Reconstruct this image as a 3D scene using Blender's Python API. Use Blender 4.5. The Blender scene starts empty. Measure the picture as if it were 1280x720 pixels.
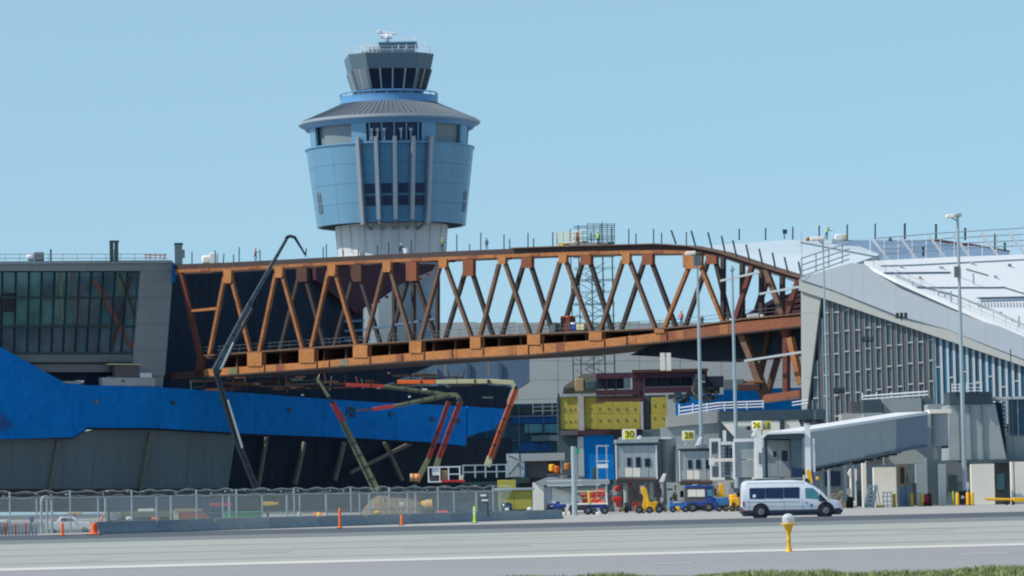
import bpy, bmesh, math, random
from mathutils import Vector, Matrix
random.seed(7)
R = math.radians
sc = bpy.context.scene
col = sc.collection

# ---------------------------------------------------------------- camera
FPX = 5000.0; HC = 1.05
PITCH = math.atan(270.2/FPX); ROLL = R(1.2)
F = Vector((0, math.cos(PITCH), math.sin(PITCH)))
R0 = Vector((1, 0, 0)); U0 = Vector((0, -math.sin(PITCH), math.cos(PITCH)))
RV = R0*math.cos(ROLL) - U0*math.sin(ROLL)
UV = U0*math.cos(ROLL) + R0*math.sin(ROLL)
cd = bpy.data.cameras.new('camera'); cam = bpy.data.objects.new('camera', cd); col.objects.link(cam)
cam.matrix_world = Matrix(((RV.x, UV.x, -F.x, 0), (RV.y, UV.y, -F.y, 0), (RV.z, UV.z, -F.z, HC), (0, 0, 0, 1)))
cd.sensor_width = 36; cd.lens = 36*FPX/1280; cd.clip_start = 1; cd.clip_end = 20000
sc.camera = cam

# ---------------------------------------------------------------- sky, sun, exposure
SUN_EL = R(47); SUN_AZ = R(-108)         # azimuth measured from +Y towards +X
w = bpy.data.worlds.new('World'); sc.world = w; w.use_nodes = True
nt = w.node_tree; bg = nt.nodes['Background']
sky = nt.nodes.new('ShaderNodeTexSky'); sky.sky_type = 'NISHITA'; sky.sun_disc = False
sky.sun_elevation = SUN_EL; sky.sun_rotation = SUN_AZ
sky.air_density = 1.0; sky.dust_density = 0.4; sky.ozone_density = 2.2; sky.altitude = 0
# hazy spring air: the gradient towards the horizon is flattened by lifting the lookup height a little
tg_ = nt.nodes.new('ShaderNodeTexCoord'); sp_ = nt.nodes.new('ShaderNodeSeparateXYZ'); cb_ = nt.nodes.new('ShaderNodeCombineXYZ')
m1 = nt.nodes.new('ShaderNodeMath'); m1.operation = 'MULTIPLY_ADD'; m1.inputs[1].default_value = 0.5; m1.inputs[2].default_value = 0.35
m2 = nt.nodes.new('ShaderNodeMath'); m2.operation = 'MULTIPLY_ADD'; m2.inputs[2].default_value = 0.125
nt.links.new(tg_.outputs['Generated'], sp_.inputs[0]); nt.links.new(sp_.outputs['Z'], m1.inputs[0]); nt.links.new(m1.outputs[0], m2.inputs[0]); nt.links.new(sp_.outputs['Z'], m2.inputs[1])
nt.links.new(sp_.outputs['X'], cb_.inputs['X']); nt.links.new(sp_.outputs['Y'], cb_.inputs['Y']); nt.links.new(m2.outputs[0], cb_.inputs['Z'])
nv_ = nt.nodes.new('ShaderNodeVectorMath'); nv_.operation = 'NORMALIZE'; nt.links.new(cb_.outputs[0], nv_.inputs[0]); nt.links.new(nv_.outputs[0], sky.inputs[0])
hs = nt.nodes.new('ShaderNodeMix'); hs.data_type = 'RGBA'; hs.blend_type = 'MULTIPLY'; hs.inputs[0].default_value = 1.0
hs.inputs[7].default_value = (1.05, 1.165, 1.10, 1)
nt.links.new(sky.outputs[0], hs.inputs[6]); nt.links.new(hs.outputs[2], bg.inputs[0])
bg.inputs[1].default_value = 0.13
sd = bpy.data.lights.new('sun', 'SUN'); sd.energy = 4.5; sd.angle = R(0.5); sd.color = (1, 0.93, 0.82)
so = bpy.data.objects.new('sun', sd); col.objects.link(so)
sdir = Vector((math.sin(SUN_AZ)*math.cos(SUN_EL), math.cos(SUN_AZ)*math.cos(SUN_EL), math.sin(SUN_EL)))
so.rotation_euler = sdir.to_track_quat('Z', 'Y').to_euler(); so.location = (-60, 100, 120)
sc.view_settings.view_transform = 'Standard'; sc.view_settings.look = 'None'
sc.view_settings.exposure = 0.0; sc.view_settings.gamma = 1.0
sc.render.resolution_x = 1024; sc.render.resolution_y = 576
sc.cycles.pixel_filter_type = 'BLACKMAN_HARRIS'; sc.cycles.filter_width = 2.1; sc.cycles.max_bounces = 5; sc.cycles.transparent_max_bounces = 12

# ---------------------------------------------------------------- pixel to place helpers (photo pixels, 1280 x 720)
def ray(px, py): return F*FPX + RV*(px-640) + UV*(360-py)
def at(px, py, D):
    d = ray(px, py); return Vector((0, 0, HC)) + d*(D/d.y)
def gp(px, py):
    d = ray(px, py); return Vector((0, 0, HC)) + d*(-HC/d.z)
def flat(D): return lambda px, py: at(px, py, D)
def vplane(xa, Da, xb, Db, off=0.0):
    a = at(xa, 400, Da); b = at(xb, 400, Db)
    n = Vector((-(b.y-a.y), b.x-a.x, 0)).normalized()
    if n.y < 0: n = -n
    a = a + n*off
    def S(px, py):
        d = ray(px, py); o = Vector((0, 0, HC))
        return o + d*((a-o).dot(n)/d.dot(n))
    S.n = n; S.off = lambda b_: vplane(xa, Da, xb, Db, off+b_)
    return S
def ppm(D): return FPX/D

# ---------------------------------------------------------------- materials
MATS = {}
def mat(name, c, rough=0.7, metal=0.0, var=0.18, scale=0.6, bump=0.0, spec=0.4, streak=False, alpha=1.0, trans=0.0, fine=6.0):
    if name in MATS: return MATS[name]
    m = bpy.data.materials.new(name); m.use_nodes = True; t = m.node_tree; b = t.nodes['Principled BSDF']
    tc = t.nodes.new('ShaderNodeTexCoord'); mp = t.nodes.new('ShaderNodeMapping')
    if streak: mp.inputs['Scale'].default_value = (1.6, 1.6, 0.14)
    t.links.new(tc.outputs['Object'], mp.inputs[0])
    n1 = t.nodes.new('ShaderNodeTexNoise'); n1.inputs['Scale'].default_value = scale; n1.inputs['Detail'].default_value = 6
    n1.inputs['Roughness'].default_value = 0.65
    n2 = t.nodes.new('ShaderNodeTexNoise'); n2.inputs['Scale'].default_value = scale*fine; n2.inputs['Detail'].default_value = 4
    t.links.new(mp.outputs[0], n1.inputs[0]); t.links.new(mp.outputs[0], n2.inputs[0])
    ad = t.nodes.new('ShaderNodeMath'); ad.operation = 'MULTIPLY_ADD'; ad.inputs[1].default_value = 0.5
    t.links.new(n2.outputs[0], ad.inputs[0])
    hf = t.nodes.new('ShaderNodeMath'); hf.operation = 'MULTIPLY'; hf.inputs[1].default_value = 0.5
    t.links.new(n1.outputs[0], hf.inputs[0]); t.links.new(hf.outputs[0], ad.inputs[2])
    cr = t.nodes.new('ShaderNodeValToRGB'); cr.color_ramp.elements[0].position = 0.3; cr.color_ramp.elements[1].position = 0.7
    cr.color_ramp.elements[0].color = tuple(max(0, x*(1-var)) for x in c)+(1,)
    cr.color_ramp.elements[1].color = tuple(min(1, x*(1+var)) for x in c)+(1,)
    t.links.new(ad.outputs[0], cr.inputs[0]); t.links.new(cr.outputs[0], b.inputs['Base Color'])
    b.inputs['Roughness'].default_value = rough; b.inputs['Metallic'].default_value = metal
    b.inputs['Specular IOR Level'].default_value = spec
    if trans: b.inputs['Transmission Weight'].default_value = trans
    if alpha < 1: b.inputs['Alpha'].default_value = alpha
    if bump:
        bn = t.nodes.new('ShaderNodeBump'); bn.inputs['Strength'].default_value = bump; bn.inputs['Distance'].default_value = 0.05
        t.links.new(n2.outputs[0], bn.inputs['Height']); t.links.new(bn.outputs[0], b.inputs['Normal'])
    MATS[name] = m; return m
def M(n): return MATS[n]

# ---------------------------------------------------------------- mesh builder
class MB:
    def __init__(s): s.v = []; s.f = []
    def add(s, vs, fs):
        k = len(s.v); s.v += [Vector(v) for v in vs]; s.f += [tuple(i+k for i in f) for f in fs]; return s
    def box(s, c, size, rz=0.0, ax=None):
        hx, hy, hz = (d/2 for d in size); c = Vector(c); m = Matrix.Rotation(rz, 3, 'Z') if ax is None else ax
        vs = [c + m @ Vector((x*hx, y*hy, z*hz)) for x in (-1, 1) for y in (-1, 1) for z in (-1, 1)]
        return s.add(vs, [(0, 1, 3, 2), (4, 6, 7, 5), (0, 4, 5, 1), (2, 3, 7, 6), (0, 2, 6, 4), (1, 5, 7, 3)])
    def beam(s, p, q, wd, hg=None, up=(0, 0, 1)):
        p = Vector(p); q = Vector(q); hg = wd if hg is None else hg; d = q-p; L = d.length
        if L < 1e-6: return s
        d.normalize(); u = Vector(up)
        if abs(d.dot(u)) > 0.99: u = Vector((0, 1, 0))
        x = d.cross(u).normalized(); z = x.cross(d).normalized()
        m = Matrix((x, d, z)).transposed()
        return s.box((p+q)/2, (wd, L, hg), ax=m)
    def tube(s, p, q, r, r2=None, n=8, cap=True):
        p = Vector(p); q = Vector(q); r2 = r if r2 is None else r2; d = (q-p)
        if d.length < 1e-6: return s
        d.normalize(); u = Vector((0, 0, 1)) if abs(d.z) < 0.9 else Vector((0, 1, 0))
        x = d.cross(u).normalized(); y = x.cross(d)
        vs = []
        for c, rr in ((p, r), (q, r2)):
            for i in range(n):
                a = 2*math.pi*i/n; vs.append(c + x*math.cos(a)*rr + y*math.sin(a)*rr)
        fs = [(i, (i+1) % n, n+(i+1) % n, n+i) for i in range(n)]
        if cap: fs += [tuple(range(n-1, -1, -1)), tuple(range(n, 2*n))]
        return s.add(vs, fs)
    def prism(s, pts, ext):
        n = len(pts); e = Vector(ext); pts = [Vector(p) for p in pts]
        return s.add(pts + [p+e for p in pts], [tuple(range(n)), tuple(range(2*n-1, n-1, -1))] + [(i, n+i, n+(i+1) % n, (i+1) % n) for i in range(n)])
    def lathe(s, c, prof, n=48, a0=0.0, a1=2*math.pi):
        c = Vector(c); full = abs(a1-a0-2*math.pi) < 1e-6; m = n if full else n+1
        vs = []
        for r, z in prof:
            for i in range(m):
                a = a0 + (a1-a0)*i/n; vs.append(c + Vector((r*math.sin(a), -r*math.cos(a), z)))
        fs = []
        for k in range(len(prof)-1):
            for i in range(n):
                j = (i+1) % m
                fs.append((k*m+i, k*m+j, (k+1)*m+j, (k+1)*m+i))
        return s.add(vs, fs)
    def build(s, name, m, parent=None, smooth=False, bevel=0.0, world=True, weld=False):
        org = Vector((0, 0, 0))
        if parent is not None and world:
            p = parent
            while p is not None: org += p.location; p = p.parent
        me = bpy.data.meshes.new(name)
        if parent is None and world and s.v:
            lo = Vector((min(v.x for v in s.v), min(v.y for v in s.v), min(v.z for v in s.v)))
            hi = Vector((max(v.x for v in s.v), max(v.y for v in s.v), 0)); org = Vector(((lo.x+hi.x)/2, (lo.y+hi.y)/2, lo.z))
        me.from_pydata([v-org for v in s.v], [], s.f)
        bm = bmesh.new(); bm.from_mesh(me)
        if weld: bmesh.ops.remove_doubles(bm, verts=bm.verts, dist=1e-5)
        bmesh.ops.recalc_face_normals(bm, faces=bm.faces); bm.to_mesh(me); bm.free()
        me.materials.append(MATS[m] if isinstance(m, str) else m)
        if smooth:
            for p in me.polygons: p.use_smooth = True
        o = bpy.data.objects.new(name, me); col.objects.link(o)
        if parent is not None: o.parent = parent
        else: o.location = org
        if bevel:
            b = o.modifiers.new('bevel', 'BEVEL'); b.width = bevel; b.segments = 2; b.limit_method = 'ANGLE'
            me.shade_smooth() if hasattr(me, 'shade_smooth') else None
            try: me.set_sharp_from_angle(angle=R(35))
            except Exception: pass
        return o
def smooth_angle(o, deg=35):
    for p in o.data.polygons: p.use_smooth = True
    try: o.data.set_sharp_from_angle(angle=R(deg))
    except Exception: pass
    return o
def tag(o, label=None, cat=None, group=None, kind=None):
    if label: o['label'] = label
    if cat: o['category'] = cat
    if group: o['group'] = group
    if kind: o['kind'] = kind
    return o
def T(name, label, cat, loc=(0, 0, 0), group=None, rz=0.0):
    o = bpy.data.objects.new(name, None); col.objects.link(o); o.location = Vector(loc); o.rotation_euler = (0, 0, rz)
    o.empty_display_size = 0.3
    return tag(o, label, cat, group)
def struct(o): o['kind'] = 'structure'; return o
def stuff(o): o['kind'] = 'stuff'; return o
def dup(root, loc, rz=None, label=None, scale=None):
    def cp(o, par):
        c = o.copy(); col.objects.link(c)
        if par is not None: c.parent = par
        for ch in kids.get(o.name, []): cp(ch, c)
        return c
    kids = {}
    for o in list(col.objects):
        if o.parent: kids.setdefault(o.parent.name, []).append(o)
    r = cp(root, None); r.location = Vector(loc)
    if rz is not None: r.rotation_euler = (0, 0, rz)
    if scale: r.scale = (scale,)*3
    if label: r['label'] = label
    return r
def remat(root, name, m):
    for o in col.objects:
        p = o
        while p.parent: p = p.parent
        if p == root and o.name.split('.')[0] == name:
            o.data = o.data.copy(); o.data.materials.clear(); o.data.materials.append(MATS[m])
# traced outline on a surface S, given real thickness t away from the camera
def poly(mb, S, pts, t=0.4, off=0.0):
    n = getattr(S, 'n', Vector((0, 1, 0)))
    if off and hasattr(S, 'off'): S = S.off(off); off = 0
    return mb.prism([S(x, y) + n*off for x, y in pts], n*t)
# upright box seen between two photo columns / rows, true verticals
JIT = [0]
def pb(mb, D, x0, y0, x1, y1, depth, off=0.0):      # each piece a few millimetres proud of the last, as nothing in a yard is flush
    JIT[0] = (JIT[0]+1) % 11; off = off-JIT[0]*0.002
    xc = (x0+x1)/2; b = at(xc, y1, D); W = (x1-x0)*D/FPX; H = (y1-y0)*D/FPX
    return mb.box((b.x, D+off+depth/2, b.z+H/2), (W, depth, H))
def sb(mb, S, x0, y0, x1, y1, t, off=0.0):        # axis aligned box on slanted plane S
    n = S.n; tg = Vector((n.y, -n.x, 0))
    if off: S = S.off(off); off = 0
    a = S(x0, (y0+y1)/2); b = S(x1, (y0+y1)/2)
    zt = S((x0+x1)/2, y0).z; zb = S((x0+x1)/2, y1).z
    a2 = Vector((a.x, a.y, zb)) + n*off; b2 = Vector((b.x, b.y, zb)) + n*off
    up = Vector((0, 0, zt-zb))
    return mb.prism([a2, b2, b2+up, a2+up], n*t)
def text(s, size, loc, parent, m, rz=0.0, ext=0.01, name='lettering'):
    cu = bpy.data.curves.new('lettering', 'FONT'); cu.body = s; cu.size = size; cu.extrude = ext; cu.align_x = 'CENTER'; cu.align_y = 'CENTER'
    cu.offset = 0.012*size
    o = bpy.data.objects.new('tmp', cu); col.objects.link(o)
    dg = bpy.context.evaluated_depsgraph_get(); me = bpy.data.meshes.new_from_object(o.evaluated_get(dg))
    bpy.data.objects.remove(o)
    me.transform(Matrix.Rotation(math.pi/2, 4, 'X'))
    me.transform(Matrix.Rotation(rz, 4, 'Z')); me.transform(Matrix.Translation(Vector(loc)-parent.location))
    me.materials.clear(); me.materials.append(MATS[m])
    o = bpy.data.objects.new(name, me); col.objects.link(o); o.parent = parent
    return o

# palette
mat('taxiway', (0.345, 0.36, 0.325), 0.9, var=0.11, scale=0.05, fine=30, bump=0.2)
mat('shoulder', (0.285, 0.285, 0.285), 0.9, var=0.10, scale=0.08, fine=40, bump=0.3)
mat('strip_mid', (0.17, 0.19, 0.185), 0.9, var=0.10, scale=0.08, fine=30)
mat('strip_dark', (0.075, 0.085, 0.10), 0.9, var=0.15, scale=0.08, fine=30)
mat('apron', (0.36, 0.35, 0.33), 0.9, var=0.12, scale=0.04, fine=20)
mat('yard', (0.12, 0.13, 0.13), 0.95, var=0.2, scale=0.05, fine=20)
mat('soil', (0.10, 0.09, 0.06), 0.95, var=0.3, scale=1.5, bump=0.6)
mat('line_paint', (0.58, 0.56, 0.52), 0.8, var=0.16, scale=0.5, fine=20)
mat('steel_shade', (0.05, 0.036, 0.034), 0.75, var=0.3, scale=0.4)  # bridge steel with the shade darkened into its colour
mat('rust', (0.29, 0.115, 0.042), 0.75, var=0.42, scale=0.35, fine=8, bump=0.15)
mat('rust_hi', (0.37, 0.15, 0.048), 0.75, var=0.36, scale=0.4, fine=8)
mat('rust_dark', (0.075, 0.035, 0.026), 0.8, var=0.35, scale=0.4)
mat('rust_red', (0.12, 0.034, 0.024), 0.75, var=0.3, scale=0.4)
mat('steel_brown', (0.135, 0.075, 0.048), 0.7, var=0.42, scale=0.4)
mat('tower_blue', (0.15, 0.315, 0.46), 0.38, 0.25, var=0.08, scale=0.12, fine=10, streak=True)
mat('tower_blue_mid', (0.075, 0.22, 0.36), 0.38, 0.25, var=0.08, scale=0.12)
mat('tower_blue_bright', (0.12, 0.30, 0.55), 0.4, 0.1, var=0.08, scale=0.2)
mat('tower_grey', (0.19, 0.235, 0.265), 0.5, 0.1, var=0.08, scale=0.3)
mat('tower_roof', (0.135, 0.15, 0.175), 0.5, 0.2, var=0.12, scale=0.4, streak=True)
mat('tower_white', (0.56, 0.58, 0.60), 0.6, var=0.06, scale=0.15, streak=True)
mat('cab_metal', (0.12, 0.19, 0.24), 0.45, 0.3, var=0.1, scale=0.3)
mat('dark_glass', (0.008, 0.018, 0.045), 0.25, 0.0, var=0.4, scale=0.5, spec=0.35)
mat('navy_glass', (0.01, 0.03, 0.085), 0.25, 0.0, var=0.3, scale=0.5, spec=0.35)
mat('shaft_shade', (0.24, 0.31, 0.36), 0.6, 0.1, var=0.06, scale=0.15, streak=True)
mat('container_navy', (0.012, 0.035, 0.075), 0.7, var=0.3, scale=0.5)
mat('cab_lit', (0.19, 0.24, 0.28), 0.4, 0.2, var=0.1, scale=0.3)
mat('fin_grey', (0.36, 0.40, 0.44), 0.45, 0.3, var=0.06, scale=0.5)
mat('white_metal', (0.74, 0.75, 0.76), 0.45, 0.0, var=0.05, scale=1)
mat('white_roof', (0.86, 0.855, 0.85), 0.7, var=0.03, scale=0.15, fine=6)
mat('galv', (0.42, 0.47, 0.49), 0.5, 0.4, var=0.10, scale=1)
mat('pole_steel', (0.40, 0.47, 0.50), 0.45, 0.5, var=0.08, scale=1)
mat('black', (0.012, 0.013, 0.017), 0.5, var=0.2, scale=2)
mat('boom_black', (0.013, 0.02, 0.03), 0.4, var=0.2, scale=1)
mat('boom_blue_grey', (0.08, 0.135, 0.19), 0.45, var=0.15, scale=1)
mat('facade_grey', (0.16, 0.175, 0.18), 0.5, 0.2, var=0.10, scale=0.15, streak=True)
mat('facade_light', (0.35, 0.385, 0.395), 0.5, 0.1, var=0.08, scale=0.2)
mat('blue_wrap', (0.001, 0.175, 0.53), 0.7, spec=0.12, var=0.24, scale=0.15, fine=7, bump=0.9)
mat('blue_wrap_deep', (0.006, 0.09, 0.28), 0.75, var=0.25, scale=0.2, fine=10)
mat('lower_wall', (0.135, 0.165, 0.175), 0.75, var=0.22, scale=0.06, fine=12, streak=True)
mat('lower_rib', (0.16, 0.155, 0.12), 0.7, var=0.2, scale=0.3)
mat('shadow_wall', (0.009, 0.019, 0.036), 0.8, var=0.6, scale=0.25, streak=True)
mat('mullion', (0.03, 0.055, 0.055), 0.5, 0.2, var=0.1)
mat('concrete', (0.40, 0.40, 0.385), 0.85, var=0.10, scale=0.3, fine=8)
mat('concrete_cream', (0.82, 0.77, 0.68), 0.85, var=0.07, scale=0.2)
mat('far_panel', (0.34, 0.365, 0.36), 0.7, var=0.07, scale=0.08)
mat('far_slate', (0.10, 0.17, 0.25), 0.6, var=0.1, scale=0.1, streak=True)
mat('far_teal', (0.02, 0.08, 0.13), 0.4, var=0.3, scale=0.2)
mat('teal_glass', (0.05, 0.22, 0.26), 0.15, var=0.25, scale=0.5, spec=0.7)
mat('yellow_board', (0.42, 0.36, 0.07), 0.85, var=0.14, scale=0.5)
mat('yellow_paint', (0.80, 0.42, 0.015), 0.45, var=0.08, scale=1.5)
mat('sign_yellow', (0.85, 0.72, 0.02), 0.5, var=0.04, scale=2)
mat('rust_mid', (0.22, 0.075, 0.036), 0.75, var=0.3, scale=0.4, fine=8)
mat('fence_wire', (0.30, 0.36, 0.37), 0.5, 0.0, var=0.1, scale=2)
mat('wing_grey', (0.27, 0.29, 0.295), 0.5, 0.1, var=0.08, scale=0.2)
mat('orange_paint', (0.92, 0.15, 0.02), 0.45, var=0.12, scale=1)
mat('red_paint', (0.55, 0.03, 0.02), 0.45, var=0.12, scale=1)
mat('pump_red', (0.42, 0.035, 0.025), 0.5, var=0.15, scale=1)
mat('pump_cream', (0.58, 0.53, 0.30), 0.5, var=0.12, scale=1)
mat('pump_green', (0.15, 0.165, 0.09), 0.55, var=0.15, scale=1)
mat('hivis', (0.45, 0.75, 0.05), 0.7, var=0.1, scale=4)
mat('hivis_orange', (0.85, 0.14, 0.05), 0.7, var=0.1, scale=4)
mat('tarp_green', (0.02, 0.35, 0.14), 0.7, var=0.2, scale=1)
mat('gate_panel', (0.38, 0.42, 0.43), 0.5, 0.15, var=0.07, scale=0.4, streak=True)
mat('gate_dark', (0.10, 0.145, 0.17), 0.5, 0.15, var=0.12, scale=0.5)
mat('slate_roof', (0.055, 0.085, 0.105), 0.6, 0.1, var=0.12, scale=0.3)
mat('blue_metal', (0.16, 0.21, 0.27), 0.4, 0.3, var=0.06, scale=0.3)
mat('verge_metal', (0.36, 0.40, 0.44), 0.42, 0.35, var=0.05, scale=0.1)
mat('verge_warm', (0.43, 0.44, 0.42), 0.6, 0.1, var=0.05, scale=0.1)
mat('panel_brown', (0.115, 0.11, 0.115), 0.5, 0.2, var=0.08, scale=0.6)
mat('panel_teal', (0.10, 0.135, 0.14), 0.35, 0.2, var=0.12, scale=0.6)
mat('fin_white', (0.45, 0.465, 0.49), 0.5, 0.1, var=0.05, scale=0.6)
mat('clerestory', (0.012, 0.11, 0.19), 0.35, 0.0, var=0.25, scale=0.4, spec=0.3)
mat('van_white', (0.74, 0.78, 0.84), 0.25, 0.0, var=0.02, scale=0.5, spec=0.6)
mat('rubber', (0.02, 0.02, 0.022), 0.8, var=0.2, scale=5)
mat('plastic_dark', (0.025, 0.04, 0.065), 0.6, var=0.15, scale=3)
mat('rim', (0.35, 0.36, 0.37), 0.35, 0.6, var=0.1, scale=3)
mat('tug_blue', (0.02, 0.06, 0.30), 0.4, var=0.1, scale=2)
mat('cart_blue', (0.03, 0.17, 0.45), 0.45, var=0.1, scale=2)
mat('skin_tone', (0.45, 0.26, 0.18), 0.6, var=0.05)
mat('wood', (0.36, 0.25, 0.13), 0.8, var=0.25, scale=2)
mat('clutter_dark', (0.05, 0.05, 0.05), 0.8, var=0.5, scale=1)
mat('purple_steel', (0.055, 0.018, 0.032), 0.7, var=0.3, scale=0.5)
mat('pale_roof', (0.44, 0.53, 0.58), 0.7, var=0.06, scale=0.1)
mat('bluish_roof', (0.16, 0.25, 0.36), 0.6, var=0.08, scale=0.15)
# ================================================================ GROUND
def strip(name, a0, a1, b0, b1, z, m):
    # a: nearer edge pixels, b: farther edge pixels, extended sideways
    A0, A1, B0, B1 = gp(*a0), gp(*a1), gp(*b0), gp(*b1)
    dA = A1-A0; dB = B1-B0
    pts = [A0-dA*6, A1+dA*6, B1+dB*6, B0-dB*6]
    mb = MB(); mb.add([(p.x, p.y, z) for p in pts], [(0, 1, 2, 3)])
    return struct(mb.build(name, m))
mb = MB(); mb.add([(-6000, -500, -0.02), (6000, -500, -0.02), (6000, 9000, -0.02), (-6000, 9000, -0.02)], [(0, 1, 2, 3)])
struct(mb.build('ground', 'yard'))
strip('apron', (0, 670), (1280, 639.5), (0, 650.5), (1280, 623.8), -0.006, 'apron')
strip('service_road', (0, 676), (1280, 645.5), (0, 670), (1280, 639.5), 0.002, 'strip_dark')
strip('road_shoulder', (0, 681), (1280, 650.5), (0, 676), (1280, 645.5), 0.004, 'strip_mid')
strip('taxiway', (0, 714.5), (1280, 682), (0, 681), (1280, 650.5), 0.006, 'taxiway')
strip('taxiway_shoulder', (0, 1000), (1280, 960), (0, 714.5), (1280, 682), 0.008, 'shoulder')
strip('edge_line', (0, 714.6), (1280, 682.4), (0, 711.2), (1280, 679.6), 0.013, 'line_paint')
# sealed longitudinal joints, patches and tyre marks in the paving
for (y0, y1, w_, mm) in ((695.5, 664.5, .5, 'joint'), (688, 657.5, .45, 'joint'), (706, 674.3, .35, 'joint')):
    strip('paving_joint', (0, y0+w_), (1280, y1+w_), (0, y0), (1280, y1), 0.0105, mat('joint', (0.32, 0.334, 0.302), .9, var=.25, scale=.5).name)
random.seed(77)
for k, (x, y, w_, h_) in enumerate(((300, 690, 60, 2.2), (655, 668, 50, 1.6), (1120, 664, 70, 1.4), (820, 704, 46, 2.5), (1200, 692, 60, 2.5), (100, 700, 30, 2))):
    a_, b2, c_, d_ = gp(x, y+h_), gp(x+w_, y+h_-w_*.025), gp(x+w_+3, y-w_*.025), gp(x+3, y)
    struct(MB().add([(p.x, p.y, .0108) for p in (a_, b2, c_, d_)], [(0, 1, 2, 3)]).build('paving_patch', mat('patch', (0.328, 0.342, 0.31), .9, var=.15, scale=.4)))
for k in range(4):
    x = random.uniform(-40, 1100); y = random.uniform(655, 684)-x*.0; y = 681-x*.024+random.uniform(3, 26); L_ = random.uniform(120, 400); w_ = random.uniform(.25, .5)
    a_, b2, c_, d_ = gp(x, y+w_), gp(x+L_, y+w_-L_*.0246), gp(x+L_, y-L_*.0246), gp(x, y)
    struct(MB().add([(p.x, p.y, .0115) for p in (a_, b2, c_, d_)], [(0, 1, 2, 3)]).build('tyre_mark', mat('tyre_mark_paint', (0.328, 0.342, 0.31), .85, var=.1, scale=.3)))
# grass verge
import numpy as np
rng = np.random.default_rng(3)
e0, e1 = gp(760, 726), gp(1290, 716.5)
dxy = (e1-e0)
mb = MB(); q0 = e0-dxy*6; q1 = e1+dxy*6
mb.add([(q0.x, q0.y-40, 0.02), (q1.x, q1.y-45, 0.02), (q1.x, q1.y, 0.012), (q0.x, q0.y, 0.012)], [(0, 1, 2, 3)])
struct(mb.build('verge_soil', 'soil'))
N = 90000
u = rng.uniform(-0.55, 1.5, N); back = rng.power(0.75, N)*0 + rng.exponential(1.6, N)
keep = back < 9; u = u[keep]; back = back[keep]; N = len(u)
gx = e0.x + dxy.x*u; gy = e0.y + dxy.y*u - back
edge = 0.35*np.sin(gx*2.3)+0.25*np.sin(gx*5.1+1)+0.16*np.sin(gx*11.3)
gy = gy + edge - 0.3
cl = 0.5+0.5*np.sin(gx*3.1+np.sin(gy*2.2)*1.5)*np.sin(gy*2.7+gx)
hh = (0.035+0.085*rng.random(N))*(0.55+0.8*cl)*np.clip(0.4+back*0.7, 0.4, 1.0)
ang = rng.uniform(0, 2*math.pi, N); wd = rng.uniform(0.004, 0.009, N); lean = rng.uniform(0, 0.6, N)*hh
la = rng.uniform(0, 2*math.pi, N)
P = np.zeros((N, 4, 3))
cx, sx = np.cos(ang)*wd, np.sin(ang)*wd
P[:, 0] = np.stack([gx-cx, gy-sx, np.zeros(N)], 1); P[:, 1] = np.stack([gx+cx, gy+sx, np.zeros(N)], 1)
P[:, 2] = np.stack([gx+cx*.6+lean*np.cos(la)*.4, gy+sx*.6+lean*np.sin(la)*.4, hh*.65], 1)
P[:, 3] = np.stack([gx+lean*np.cos(la), gy+lean*np.sin(la), hh], 1)
me = bpy.data.meshes.new('grass_verge')
vv = P.reshape(-1, 3)
fc = np.arange(N*4).reshape(-1, 4)[:, [0, 1, 2, 3]]
me.from_pydata(vv.tolist(), [], fc.tolist())
gm = bpy.data.materials.new('grass'); gm.use_nodes = True; t = gm.node_tree; b = t.nodes['Principled BSDF']
g = t.nodes.new('ShaderNodeNewGeometry'); cr = t.nodes.new('ShaderNodeValToRGB')
e = cr.color_ramp.elements; e[0].color = (0.12, 0.17, 0.05, 1); e[1].color = (0.50, 0.44, 0.24, 1)
k = e.new(0.55); k.color = (0.20, 0.27, 0.08, 1); k = e.new(0.8); k.color = (0.34, 0.36, 0.14, 1)
t.links.new(g.outputs['Random Per Island'], cr.inputs[0]); t.links.new(cr.outputs[0], b.inputs['Base Color']); b.inputs['Roughness'].default_value = 0.6
me.materials.append(gm)
o = bpy.data.objects.new('grass_verge', me); col.objects.link(o)
tag(o, 'rough green and straw grass verge at the bottom right edge', 'grass', kind='stuff')

# ================================================================ CONTROL TOWER
DT = 625.0; K = DT/FPX
def tz(y, x=489): return at(x, y, DT).z
tc = at(490, 320, DT); tc = Vector((tc.x, DT, 0))
tower = T('control_tower', 'tall control tower with blue faceted drum and glazed cab behind the bridge', 'control tower', tc)
def tl(prof, n=48, **k):      # prof of (radius px, photo y)
    return MB().lathe(tc, [(r*K, tz(y)) for r, y in prof], n, **k)
def tlift(r, y): return tz(y)
# shaft: straight panels, sixteen sides
smooth_angle(tl([(67, 330), (67, 320), (71, 283), (60, 279)], 20, ).build('shaft_head', 'tower_white', tower), 5)
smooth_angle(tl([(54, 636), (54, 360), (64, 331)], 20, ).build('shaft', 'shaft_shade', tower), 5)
m = MB(); pb(m, DT-9.2, 454.5, 378, 461, 636, 1.2); m.build('shaft_lit_edge', 'tower_white', tower)  # added white strip standing for the shaft's sunlit left edge
for i in range(20):
    a = math.pi*2*(i+0.5)/20
    if math.cos(a) < -0.3: continue
    p = Vector((math.sin(a)*68.2*K, -math.cos(a)*68.2*K, 0)); q = Vector((math.sin(a)*71*K, -math.cos(a)*71*K, 0))
    MB().beam(tc+p+Vector((0, 0, tz(318))), tc+q+Vector((0, 0, tz(284))), 0.06, 0.06).build('panel_joint', 'tower_grey', tower)
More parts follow.
